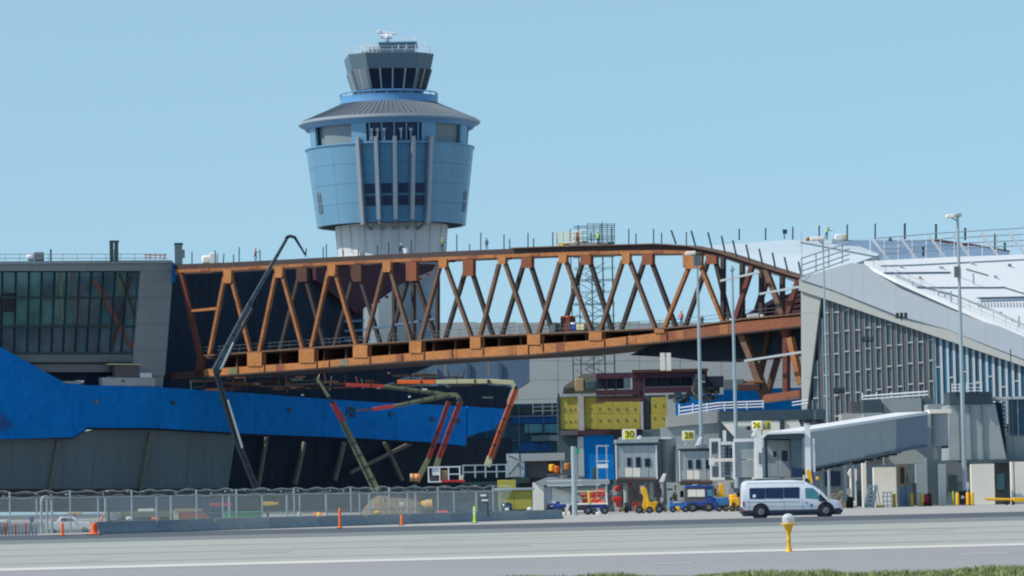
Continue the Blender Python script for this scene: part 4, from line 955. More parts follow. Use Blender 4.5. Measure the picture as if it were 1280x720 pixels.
# low wing behind the gates
DG = 430
t = wing = T('gate_wing', 'low gate wing with grey bands, white walls and slate canopy', 'building', at(1000, 620, DG))
def wp(nm, mm, x0, y0, x1, y1, off=0.0, th=1.0, D=DG):
    m = MB(); pb(m, D, x0, y0, x1, y1, th, off); return m.build(nm, mm, wing)
for xa, xb in ((845, 874.6), (875, 905), (905.3, 935), (935.3, 965), (965.3, 1003)): wp('blue_sheet', 'blue_wrap', xa, 493 if xa < 890 else 485, xb, 530, 0, .4, 500)
def slab(nm, mm, pts, D, th):
    m = MB(); poly(m, flat(D), pts, th); return m.build(nm, mm, wing)
slab('parapet_band', 'concrete', [(833, 521), (899, 512.5), (899, 528.5), (833, 534)], DG+4, 1)
slab('rear_white_wall', 'far_panel', [(826, 534.5), (899, 529), (899, 640), (826, 640)], DG+4.3, 1)
wp('slate_canopy', 'slate_roof', 899, 512.5, 1031, 525.5, .45, 9); wp('canopy_soffit', 'slate_roof', 1003, 525.5, 1031, 540, 0, 8)
slab('lobby_wall', 'concrete_cream', [(900, 526), (975, 526), (975, 640), (941, 640), (941, 600), (930, 560), (917, 545)], DG+.5, 1)
slab('lobby_wall', 'concrete_cream', [(981, 526), (998, 524.5), (1006, 545), (1006, 640), (981, 640)], DG+.5, 1)
slab('dark_gap', 'slate_roof', [(899, 526), (916, 545), (930, 561), (940, 600), (940, 640), (899, 640)], DG+1, 1)
wp('downpipe', 'mullion', 975.5, 524, 980.5, 546, .3, .4); wp('wall_lamp', 'black', 934, 533, 938.5, 537, .3, .4)
for k in range(7): wp('louvre_post', 'galv', 919+k*3.2, 531, 919.7+k*3.2, 552, .3, .2)
# apron level ground floor: columns and dark undercroft
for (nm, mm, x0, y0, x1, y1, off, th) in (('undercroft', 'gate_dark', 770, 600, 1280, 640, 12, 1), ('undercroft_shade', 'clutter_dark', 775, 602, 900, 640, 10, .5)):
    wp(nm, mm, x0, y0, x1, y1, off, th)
for (x0, y0, x1, y1, mm, D) in ((1079, 574, 1084, 636, 'concrete_cream', 402), (1064, 586, 1071, 636, 'concrete_cream', 400), (1093, 584, 1121, 633, 'concrete_cream', 410), (1175, 580, 1183, 632, 'concrete_cream', 400), (1215, 580, 1244, 630, 'concrete_cream', 410), (1244, 578, 1265, 630, 'facade_grey', 413), (1265, 577, 1300, 629, 'concrete_cream', 409), (1122, 578, 1136, 634, 'lower_rib', 412), (1146, 572, 1160, 632, 'galv', 414), (1184, 578, 1215, 634, 'facade_grey', 412), (1160, 574, 1175, 632, 'gate_dark', 416), (1084, 572, 1093, 634, 'gate_dark', 416), (1020, 585, 1064, 640, 'gate_dark', 418), (899, 600, 945, 640, 'concrete', 420)):  # right-hand grey wall: shade on the cream wall, put into its colour
    m = MB(); pb(m, D, x0, y0, x1, y1+1, 1.0); m.build('ground_wall' if x1-x0 > 9 else 'ground_column', mm, wing)
m = MB(); poly(m, flat(399), [(1063, 586), (1071, 586), (1071, 600), (1068, 606), (1060, 592)], .8); m.build('column_haunch', 'concrete_cream', wing)
for (x0, y0, x1, y1, mm, D) in ((1031, 589, 1051, 608, 'dark_glass', 417), (1246, 592, 1256, 612, 'teal_glass', 412.5), (1126, 584, 1131, 605, 'black', 411.5), (1136, 568, 1148, 580, 'clutter_dark', 411), (1140, 604, 1146, 632, 'lower_rib', 413), (1186, 594, 1197, 615, 'mullion', 411.5)):
    m = MB(); pb(m, D, x0, y0, x1, y1, .3); m.build('door' if y1-y0 > 15 else 'vent', mm, wing)
m = MB(); poly(m, flat(408), [(1105, 567), (1121, 562), (1140, 559), (1155, 570), (1155, 579), (1105, 581)], 1); m.build('sloped_canopy', 'far_panel', wing)
m = MB(); poly(m, flat(407), [(1077, 570), (1104, 564), (1104, 580), (1077, 582)], 1); m.build('service_box', 'panel_brown', wing)
# plant boxes on the wing roof
for (x0, y0, x1, y1, mm, D, nm) in ((1064, 502, 1080, 517, 'panel_brown', 428, 'roof_box'), (1052, 517, 1080, 530, 'concrete', 427, 'roof_box'), (1079, 500, 1103, 516, 'slate_roof', 425, 'roof_box'), (1080, 516, 1103, 530, 'facade_light', 425, 'roof_box'), (1104, 498, 1152, 515, 'facade_light', 427, 'roof_box'), (1103, 515.5, 1160, 530, 'concrete_cream', 427, 'roof_box'), (1152, 497, 1168, 514, 'gate_dark', 428, 'roof_box'), (1020, 512, 1036, 524, 'slate_roof', 427, 'roof_box'), (1160, 505, 1190, 518, 'facade_light', 420, 'roof_box')):
    m = MB(); pb(m, D, x0, y0, x1, y1, 4); m.build(nm, mm, wing)
# big lobby box and dark glazed end on the right
m = MB(); poly(m, flat(412), [(1186, 506), (1244, 505), (1258, 574), (1186, 575)], 7); m.build('lobby_box', 'facade_light', wing)
m = MB(); poly(m, flat(411.7), [(1187, 490), (1240, 489.5), (1240, 505), (1187, 505.5)], 6); m.build('lobby_parapet', 'slate_roof', wing)
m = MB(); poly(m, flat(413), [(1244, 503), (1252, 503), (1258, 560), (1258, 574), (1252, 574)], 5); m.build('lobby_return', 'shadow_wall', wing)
m = MB(); pb(m, 411, 1208, 573, 1400, 577.5, 8); m.build('floor_slab', 'slate_roof', wing)
for x in (1200, 1214, 1229): m = MB(); pb(m, 411.8, x, 507, x+.5, 573, .2); m.build('panel_joint', 'facade_grey', wing)
for i in range(12):
    x = 1262+i*11.5; m = MB(); pb(m, 414, x, 498, x+10.8, 544, .3); m.build('glass_pane', 'far_teal' if i % 2 else 'teal_glass' if i == 5 else 'far_teal', wing)
    m = MB(); pb(m, 413.8, x-0.9, 496, x+.1, 546, .4); m.build('mullion', 'fin_white', wing)
m = MB(); pb(m, 413.5, 1240, 494.5, 1400, 498, 6); m.build('roof_edge', 'fin_white', wing)
m = MB(); pb(m, 414, 1258, 545.5, 1400, 573, 4); m.build('sill_wall', 'far_panel', wing)
for k in range(9): m = MB(); pb(m, 413.2, 1253, 500+k*5.2, 1259, 501.5+k*5.2, .6); m.build('louvre_blade', 'fin_white', wing)
t = T('verge_guardrail', 'fine temporary guardrail following the sloping verge of the white roof', 'railing', RP(1150, 355))
vr = [(1090, 333.5), (1120, 349), (1152, 363), (1185, 377.5), (1232, 398), (1280, 419), (1340, 446)]
for k in range(15):
    x = 1092+k*15; p = RP(x, interp(vr, x)-1.5); MB().tube(p, p+Vector((0, 0, .95)), .035, n=4).build('post', 'facade_light', t)
for (xa, ya), (xb, yb2) in zip(vr, vr[1:]):
    for h_ in (.5, .95): MB().tube(RP(xa, ya-1.5)+Vector((0, 0, h_)), RP(xb, yb2-1.5)+Vector((0, 0, h_)), .025, n=4).build('rail', 'facade_light', t)
random.seed(14)
for k, (x, y, w_, h_, mm) in enumerate(((1126, 334, 5, 2, 'galv'), (1150, 348, 4, 2, 'wood'), (1215, 330, 6, 2, 'pale_roof'), (1244, 347, 5, 2.5, 'galv'), (1262, 333, 4, 3, 'gate_dark'), (1176, 335, 7, 1.5, 'verge_metal'), (1250, 392, 5, 2, 'galv'))):
    p = RP(x, y); m = MB().box(p+Vector((0, 0, h_*.05)), (w_*.09, .6, h_*.1)); tag(m.build('material_bundle', mm, bevel=.03), 'small bundle lying on the white roof '+['near the first struts', 'above the sloping verge at left', 'midway between ridge and pole', 'right of the tall lamp pole', 'in the upper right corner', 'left of the tall lamp pole', 'at the lower right by the laps'][k], 'bundle', 'bundles on the white roof')
# terrace railing
t = T('terrace_railing', 'white terrace railing in front of the blue wrapped wall', 'railing', at(920, 512, DG+2))
for (x0, ya, x1, yb2) in ((848, 514.5, 900, 507), (848, 519, 900, 510.5), (848, 510, 900, 503.5), (900, 507, 955, 505), (900, 510.5, 955, 508.5), (900, 503.5, 955, 501.5), (990, 507, 1010, 504), (990, 503, 1010, 500)):
    MB().tube(at(x0, ya, DG+2), at(x1, yb2, DG+2), 0.07, n=4).build('rail', 'white_metal', t)
for x in (849, 866, 884, 906, 934, 954): MB().tube(at(x, 517-(x-849)*.06, DG+2), at(x, 505-(x-849)*.04, DG+2), 0.07, n=4).build('post', 'white_metal', t)
t = T('roof_access_railing', 'low white railing on the grey roof box before the gable facade', 'railing', at(1110, 497, 426))
for y in (491.5, 495.5): MB().tube(at(1078, y+4, 426), at(1160, y-2, 426), 0.09, n=4).build('rail', 'white_metal', t)
for x in (1078, 1096, 1114, 1132, 1150): MB().tube(at(x, 499-(x-1078)*.05, 426), at(x, 491-(x-1078)*.03, 426), .06, n=4).build('post', 'white_metal', t)
t = T('roof_cage', 'small white caged ladder top above the slate parapet', 'ladder cage', at(1195, 488, 411))
for y in (480, 484, 488): m = MB(); pb(m, 411, 1190, y, 1200, y+1, .6); m.build('hoop', 'white_metal', t)
for x in (1190, 1199): m = MB(); pb(m, 411, x, 479, x+1, 490, .1); m.build('stile', 'white_metal', t)
t = T('roof_cage', 'white caged ladder top right of the tall lamp pole', 'ladder cage', at(1223, 488, 411))
for y in (479, 484, 488): m = MB(); pb(m, 411, 1208, y, 1228, y+.8, .6); m.build('hoop', 'white_metal', t)
for x in (1208, 1218, 1227): m = MB(); pb(m, 411, x, 478, x+.9, 490, .1); m.build('stile', 'white_metal', t)

# ================================================================ BOARDING BRIDGES
def gatesign(px, py, D, num, label, face_w=13, side=5, h=12, flip=False, rzdeg=0):
    b = at(px, py+h/2, D); W = face_w*D/FPX; H = h*D/FPX
    s = T('gate_sign', label, 'gate sign', (b.x, D, b.z), 'yellow gate number signs')
    a = R(rzdeg)
    MB().box((b.x, D+.45, b.z+H/2), (W*1.38, .9, H*1.12), rz=a).build('sign_box', 'white_metal', s, bevel=.02)
    d = Vector((math.sin(a), -math.cos(a), 0)); c = Vector((b.x, D+.45, b.z+H/2))+d*.46
    MB().box(c, (W, .05, H*.9), rz=a).build('sign_face', 'sign_yellow', s)
    text(num, H*0.98, c+d*.04-Vector((0, 0, 0)), s, 'mullion', rz=a)
    e = Vector((-math.cos(a), -math.sin(a), 0)); c2 = Vector((b.x, D+.45, b.z+H/2))+e*(W*.69)
    MB().box(c2, (.05, .55, H*.8), rz=a).build('side_face', 'sign_yellow', s)
    for dx in (-W*.35, W*.35): MB().box((b.x+dx, D+.45, b.z-.25), (.12, .12, .6)).build('leg', 'white_metal', s)
    return s
def flood(px, py, D, label):
    b = at(px, py, D); f = T('floodlight', label, 'floodlight', (b.x, D, b.z-.5), 'white floodlights on the gate cabs')
    MB().prism([(b.x-.3, D, b.z-.35), (b.x+.15, D, b.z-.35), (b.x+.4, D, b.z+.45), (b.x+.1, D, b.z+.45)], (0, .5, 0)).build('housing', 'white_metal', f, bevel=.04)
    MB().box((b.x, D+.2, b.z-.45), (.15, .15, .3)).build('bracket', 'galv', f)
def cab(x0, y0, x1, y1, D, label, wins):
    b = at((x0+x1)/2, y1, D); c = T('boarding_bridge_cab', label, 'boarding bridge', (b.x, D+2, 0), 'boarding bridge cabs at the gates')
    def q(nm, mm, a0, c0, a1, c1, off=0.0, th=.2, **k):
        m = MB(); pb(m, D, a0, c0, a1, c1, th, off); return m.build(nm, mm, c, **k)
    q('cab_body', 'gate_dark', x0+1, y0+6, x1-1, y1, .3, 4.2)
    q('roof_cap', 'facade_light', x0-1, y0, x1+1, y0+4.5, -.3, 5); q('roof_shadow_trim', 'slate_roof', x0, y0+4.5, x1, y0+8, -.05, 4.4)
    n = 5; w_ = (x1-x0-2)/n
    for k in range(n):
        q('front_panel', 'gate_panel', x0+1+k*w_, y0+8, x0+1+(k+1)*w_-.3, y1-1, 0, .3)
        q('kick_panel', 'concrete_cream' if 0 < k < 3 else 'gate_panel', x0+1+k*w_+.2, y1-14, x0+1+(k+1)*w_-.5, y1-3, -.05, .1)
    for (a0, c0, a1, c1) in wins: q('window', 'dark_glass', a0, c0, a1, c1, -.07, .15)
    q('corner_post', 'white_metal', x0, y0+7, x0+1.4, y1, -.1, .4); q('corner_post', 'white_metal', x1-1.6, y0+7, x1, y1, -.1, .4)
    q('floor_edge', 'rust', x0, y1, x1, y1+.9, -.1, 4.5); q('floor_beam', 'gate_dark', x0+3, y1+1, x1-2, y1+4, .4, 3.5)
    for xx in (x0+12, x1-8):
        p = at(xx, y1+3, D+2); MB().tube((p.x, D+2, 0.5), (p.x, D+2, p.z), .22).build('support_leg', 'gate_panel', c)
        for s_ in (-.5, .5): MB().tube((p.x-.18, D+2+s_, .5), (p.x+.18, D+2+s_, .5), .5, n=14).build('wheel', 'rubber', c)
    return c, q
c1, q = cab(770, 549, 822, 599, 385, 'left boarding bridge cab under the gate 30 sign', [(784, 572, 789, 583), (795, 571.5, 801, 584), (806, 573, 813, 583.5)])
m = MB().tube(at(833, 603, 390), at(833, 547, 390), 0.95, n=20); smooth_angle(m.build('rotunda', 'gate_panel', c1)); q('rotunda_cap', 'white_metal', 826, 545.5, 841, 548, 3.5, 2)
q('link_panel', 'facade_grey', 822, 552, 828, 603, 2, 2); q('rear_tunnel', 'facade_light', 776, 545.5, 826, 549, 3, 5)
c2, q = cab(849, 556, 893, 602, 385, 'second boarding bridge cab under the gate 28 sign', [(860, 575, 865, 586), (870, 574.5, 876, 586), (882, 575, 887, 586)])
gatesign(787, 543.2, 386, '30', 'yellow and white gate sign reading 30', 12.5)
gatesign(861, 544.5, 386, '28', 'yellow and white gate sign reading 28 on the second cab', 11, h=11)
s3 = gatesign(949, 532, 381, '26', 'brightest yellow gate sign, reading 26 above the third cab', 10, h=10.5, rzdeg=-28)
m = MB(); pb(m, 381, 957.5, 526.5, 963.5, 537, .5); m.build('second_face', 'sign_yellow', s3); m = MB(); pb(m, 380.7, 959, 528, 962, 536, .3); m.build('second_digit', 'pump_green', s3)
flood(797, 550.5, 385, 'white floodlight right of the gate 30 sign'); flood(873, 552.5, 384.5, 'white floodlight under the gate 28 sign'); flood(943, 541, 380, 'white floodlight left of the third gate sign')
flood(828, 598, 384, 'white floodlight low beside the first rotunda')
# the third cab with its long tunnel
D3 = 378
b = at(980, 600, D3); c3 = T('boarding_bridge', 'large boarding bridge with open cab and long tunnel sloping up right', 'boarding bridge', (b.x, D3+2, 0))
def q3(nm, mm, x0, y0, x1, y1, off=0.0, th=.3, D=D3, **k):
    m = MB(); pb(m, D, x0, y0, x1, y1, th, off); return m.build(nm, mm, c3, **k)
q3('cab_back', 'facade_grey', 953, 547, 1004, 597, 2.2, .4)
q3('cab_side', 'gate_dark', 990, 548, 1004, 597, .3, 2.2); q3('cab_door', 'gate_panel', 961, 550, 974, 596, 1.9, .3); q3('cab_door', 'gate_panel', 974.4, 550, 990, 596, 1.9, .3)
q3('door_window', 'dark_glass', 968, 564, 972, 571, 1.8, .1); q3('door_window', 'dark_glass', 979, 563, 986, 576, 1.8, .1); q3('door_glass', 'navy_glass', 991, 585, 1003, 597, .1, .2)
m = MB(); poly(m, flat(D3-.3), [(951, 546), (960, 541.5), (1003, 541), (1006, 544), (1004, 548), (955, 549)], 3.2); m.build('cab_roof', 'slate_roof', c3)
m = MB(); poly(m, flat(D3-.6), [(950.5, 556), (950.5, 546), (957, 541), (1004, 538.5), (1004, 541.3), (959, 543), (954, 548), (954, 560)], .6); m.build('cab_frame', 'white_metal', c3)
q3('cab_frame', 'white_metal', 944.5, 547, 953, 598, -.6, .8); q3('keypad', 'facade_grey', 948, 566, 951.5, 580, -.75, .2)
q3('cab_floor', 'gate_dark', 945, 598, 1004, 600.5, -.2, 3.5); q3('floor_edge', 'rust', 955, 600.5, 1003, 601.3, -.2, 3.4)
q3('bellows_side', 'gate_panel', 953.5, 549, 957, 597, .1, .4); q3('bellows_side', 'slate_roof', 957.2, 549, 960.5, 597, .4, .5)
for k in range(2):
    q3('side_panel', 'blue_metal' if 0 else 'facade_light', 920.5, 552+k*22.6, 943.5, 574+k*22.8-.4, 1.5, .5)
q3('side_panel_frame', 'white_metal', 918.5, 548, 946, 552, 1.3, .8); q3('side_panel_frame', 'white_metal', 918, 552, 920.3, 599, 1.3, .8)
# tunnel
TP = vplane(1003, 381, 1165, 402)
def tp(nm, mm, pts, th=.4, off=0.0):
    m = MB(); poly(m, TP, pts, th, off); return m.build(nm, mm, c3)
tt = lambda x: 541.5-(x-1003)*(541.5-517)/157; tb_ = lambda x: 586.5-(x-1003)*(586.5-556)/157
for k in range(8):
    xa = 1003+k*19.6; xb = xa+19.4
    tp('tunnel_panel', 'blue_metal' if k > 5 else 'facade_light', [(xa, tt(xa)), (xb, tt(xb)), (xb, tb_(xb)), (xa, tb_(xa))], 3.4, 0.0 if k < 4 else .25)
tp('tunnel_roof_edge', 'white_metal', [(1003, 538.3), (1160, 514.3), (1160, 518.0), (1003, 541.8)], 3.7, -.15)
tp('tunnel_floor_edge', 'gate_dark', [(1003, 586.5), (1160, 556), (1160, 558.5), (1003, 589)], 3.5, -.05)
m = MB()
for k in range(26):
    x = 1004+k*5.0; m.box(TP(x, tb_(x)+random.uniform(2.5, 5.5))+TP.n*.5, (.35, 1.5, random.uniform(.2, .6)))
m.build('cable_chain', 'clutter_dark', c3)
q3('end_post', 'white_metal', 1007, 529, 1014, 598, -.2, .5); q3('end_post', 'white_metal', 1016, 548, 1019, 590, -.1, .4); q3('post_cap', 'black', 1006.5, 525, 1014.5, 529, -.3, .6)
q3('rotunda_base', 'concrete', 1169, 560, 1174, 574, 1, 1.0, D=400)
smooth_angle(MB().tube(at(1172, 557, 404), at(1172, 516, 404), 1.05, n=24).build('rotunda', 'facade_light', c3)); q3('rotunda_cap', 'concrete_cream', 1160, 512, 1187, 517, -1.5, 4, D=404)
q3('rotunda_link', 'slate_roof', 1178, 519, 1187, 560, 1, 2, D=404); q3('rotunda_collar', 'facade_light', 1158, 517, 1165, 558, .4, 2.4, D=402)
for xx in (1021, 1061):
    p = at(xx, 583, 386); 
    for s_ in (-1.2, 1.2): MB().box((p.x+s_*.4, 386+s_, p.z/2+.4), (.28, .28, p.z-.6)).build('drive_column', 'gate_panel', c3)
    for s_ in (-1.4, 1.4): MB().tube((p.x-.2, 386+s_, .55), (p.x+.2, 386+s_, .55), .55, n=14).build('wheel', 'rubber', c3)
# stair and equipment platform between the cabs
t = T('access_stair', 'white framed stair and equipment platform between the second and third cabs', 'stair', at(900, 600, 382))
def qs(nm, mm, x0, y0, x1, y1, off=0.0, th=.15, D=382, **k):
    m = MB(); pb(m, D, x0, y0, x1, y1, th, off); return m.build(nm, mm, t, **k)
for (x0, y0, x1, y1, mm, nm) in ((887, 548, 901, 551.5, 'white_metal', 'top_plate'), (888, 551, 890, 599, 'white_metal', 'post'), (899, 551, 901.5, 599, 'white_metal', 'post'), (890, 553, 899, 567, 'gate_dark', 'cabinet'), (887, 573, 918, 577, 'concrete_cream', 'landing'), (887, 572.5, 893, 581, 'white_metal', 'tank'), (891, 583, 899, 596, 'facade_grey', 'cabinet'), (888, 597, 906, 600, 'concrete_cream', 'foot_plate'), (904, 538, 908, 556, 'white_metal', 'post'), (901, 552, 915, 556, 'white_metal', 'handrail'), (908, 558, 911, 572, 'navy_glass', 'step_gap'), (913, 560, 916, 572, 'navy_glass', 'step_gap'), (902, 558, 906, 598, 'galv', 'post'), (908, 578, 912, 594, 'gate_dark', 'step_gap'), (914, 578, 917, 598, 'galv', 'post')):
    qs(nm, mm, x0, y0, x1, y1, 0 if mm in ('white_metal', 'concrete_cream') else .3, .3 if nm != 'tank' else 1)
for k in range(8): qs('tread', 'white_metal', 903, 559+k*5, 917, 559.9+k*5, .5, .8)
# ================================================================ CONCRETE PUMP BOOMS
def boom(name, label, D, segs, joints=(), base=None):
    b = at(segs[0][0][0], segs[0][0][1], D); t = T(name, label, 'concrete pump boom', (b.x, D, 0), 'pump booms reaching under and over the bridge')
    for s in segs:
        (a, c, w0, w1, mm, nm) = s[:6]; dd = s[6] if len(s) > 6 else 0
        p, q = at(*a, D+dd), at(*c, D+dd); k = D/FPX; d = (q-p).normalized(); n = Vector((-d.z, 0, d.x))
        m = MB(); y = Vector((0, w0*k*.45, 0))
        m.prism([p+n*w0*k/2-y, q+n*w1*k/2-y, q-n*w1*k/2-y, p-n*w0*k/2-y], y*2); m.build(nm, mm, t, bevel=.04)
        # hydraulic line and delivery pipe running along the section
        if w0 > 3.5 and (q-p).length > 3:
            for kk in range(1, int((q-p).length/1.6)):
                c_ = p.lerp(q, kk*1.6/(q-p).length); wk = (w0+(w1-w0)*kk*1.6/(q-p).length)*k
                MB().beam(c_-d*.1-y*1.06, c_+d*.1-y*1.06, wk*.9, .05, up=(0, 1, 0)).build('pipe_clamp', 'mullion', t)
        if w0 > 3.5 and (q-p).length > 5: MB().tube(p-y*1.25+n*w0*k*.2, q-y*1.25+n*w1*k*.2, .07, n=6).build('delivery_pipe', 'mullion', t)
    for (x, y, r) in joints:
        p = at(x, y, D); MB().tube(p-Vector((0, .6, 0)), p+Vector((0, .6, 0)), r*.72*D/FPX, n=14).build('knuckle', 'boom_black' if 'black' in label else 'mullion', t)
    return t
t = boom('pump_boom', 'long black pump boom folded over the left end of the bridge', 478,
     [((321, 613), (294, 545), 8, 7.5, 'boom_black', 'boom_section'), ((294, 545), (270, 466), 7.5, 6, 'boom_black', 'boom_section'), ((285, 500), (303, 560), 2, 3, 'galv', 'ram', -.6),
      ((268, 463), (313, 378), 7, 5.2, 'boom_blue_grey', 'boom_section'), ((272, 468), (316, 385), 4.5, 3.5, 'boom_black', 'boom_underside', -.3), ((313, 378), (358, 299), 5, 4, 'boom_blue_grey', 'boom_section'),
      ((276, 462), (292, 428), 2.6, 2, 'galv', 'ram', -.8), ((357, 299), (362, 294.5), 4, 4, 'boom_black', 'boom_link'), ((362, 295), (369, 296.5), 4, 3, 'boom_black', 'boom_link'), ((368, 296), (382, 319), 3.6, 2.2, 'boom_black', 'boom_section'), ((383, 310), (382, 321), 1.4, 1.4, 'boom_black', 'end_hose')],
     ((270, 464, 5), (313, 379, 3), (359, 297, 2.6), (368, 297, 2.4), (381, 317, 2.2)))
boom('pump_boom', 'olive and red pump boom leaning left below the bridge', 482,
     [((471, 614), (428, 527), 10.5, 7.5, 'pump_green', 'boom_section'), ((429, 527), (416, 504), 8, 6.5, 'pump_red', 'boom_section'), ((411, 496), (396, 472), 4.5, 2.5, 'pump_green', 'boom_section'), ((414, 500), (410, 494), 3.5, 3.5, 'boom_black', 'boom_link'), ((397, 478), (399, 468), 1.3, 1, 'pump_cream', 'end_hose')],
     ((415, 502, 3.5),))
t = boom('pump_boom', 'dull red pump boom with a second olive arm folded back to the left', 486,
     [((521, 602), (536, 573), 7, 6, 'pump_green', 'boom_section', 1.5), ((536, 573), (561, 502), 6, 5.5, 'pump_red', 'boom_section', 1.5), ((543, 592), (549, 572), 7.5, 7, 'pump_green', 'boom_section'), ((549, 572), (575, 503), 7, 6.5, 'pump_red', 'boom_section'),
      ((576, 505), (572, 494), 6.5, 5, 'pump_green', 'boom_link'), ((572, 493.5), (558, 494), 5, 6, 'pump_green', 'boom_link'), ((560, 494), (492, 508), 6, 4.5, 'pump_green', 'boom_section'), ((492, 507.5), (466, 511.5), 4.6, 4, 'pump_red', 'boom_section'), ((466, 511.5), (446, 513.5), 2.4, 2, 'rust_red', 'boom_section'),
      ((556, 493), (480, 483), 5, 4.5, 'pump_green', 'boom_section', 2), ((480, 483), (432, 481), 4.6, 4, 'pump_red', 'boom_section', 2)],
     ((574, 500, 3.5), (463, 512, 2.5), (561, 496, 3)))
t = boom('pump_boom', 'bright orange pump boom with a cream elbow and long striped upper arm', 462,
     [((609, 583), (613, 571), 8.5, 8, 'pump_cream', 'boom_section'), ((613, 573), (645, 487), 8, 7, 'orange_paint', 'boom_section'), ((616, 575), (640, 508), 3.2, 3, 'rust_red', 'ram', -.5), ((646, 489), (640, 478), 5.5, 5.5, 'pump_cream', 'boom_link'),
      ((642, 478.5), (612, 476.5), 6, 5.5, 'pump_cream', 'boom_section'), ((611, 476.6), (572, 477), 5.4, 5.2, 'pump_cream', 'boom_section'), ((571, 477), (545, 477.5), 5.2, 5, 'pump_cream', 'boom_section'), ((544, 477.5), (497, 477.5), 5, 4.6, 'orange_paint', 'boom_section')],
     ((645, 485, 3.6), (611, 477, 3.3)))
# hose cluster hanging at the left arm's tip
t = T('hose_bundle', 'black coiled delivery hoses hanging at the tip of the red arm', 'hose', at(437, 515, 484))
for k in range(6):
    c = at(434+k*1.6, 514+(k % 3), 484); m = MB(); N_ = 12
    for i in range(N_):
        a0 = 2*math.pi*i/N_; a1 = 2*math.pi*(i+1)/N_
        m.tube(c+Vector((math.cos(a0)*.25, k*.1, math.sin(a0)*.6)), c+Vector((math.cos(a1)*.25, k*.1, math.sin(a1)*.6)), .05, n=5)
    m.build('hose', 'black', t)

# ================================================================ PEOPLE
zm = bpy.data.materials.new('worker_clothes'); zm.use_nodes = True; t_ = zm.node_tree; b_n = t_.nodes['Principled BSDF']
tc_ = t_.nodes.new('ShaderNodeTexCoord'); sx_ = t_.nodes.new('ShaderNodeSeparateXYZ'); rp_ = t_.nodes.new('ShaderNodeValToRGB'); rp_.color_ramp.interpolation = 'CONSTANT'
e = rp_.color_ramp.elements; e[0].color = (0.01, 0.01, 0.012, 1); e[1].position = 0.06; e[1].color = (0.02, 0.035, 0.09, 1)
k = e.new(0.485); k.color = (0.09, 0.11, 0.14, 1); k = e.new(0.755); k.color = (0.45, 0.26, 0.18, 1)
dv = t_.nodes.new('ShaderNodeMath'); dv.operation = 'MULTIPLY'; dv.inputs[1].default_value = 0.5
t_.links.new(tc_.outputs['Object'], sx_.inputs[0]); t_.links.new(sx_.outputs['Z'], dv.inputs[0]); t_.links.new(dv.outputs[0], rp_.inputs[0]); t_.links.new(rp_.outputs[0], b_n.inputs['Base Color'])
b_n.inputs['Roughness'].default_value = 0.8; MATS['worker_clothes'] = zm
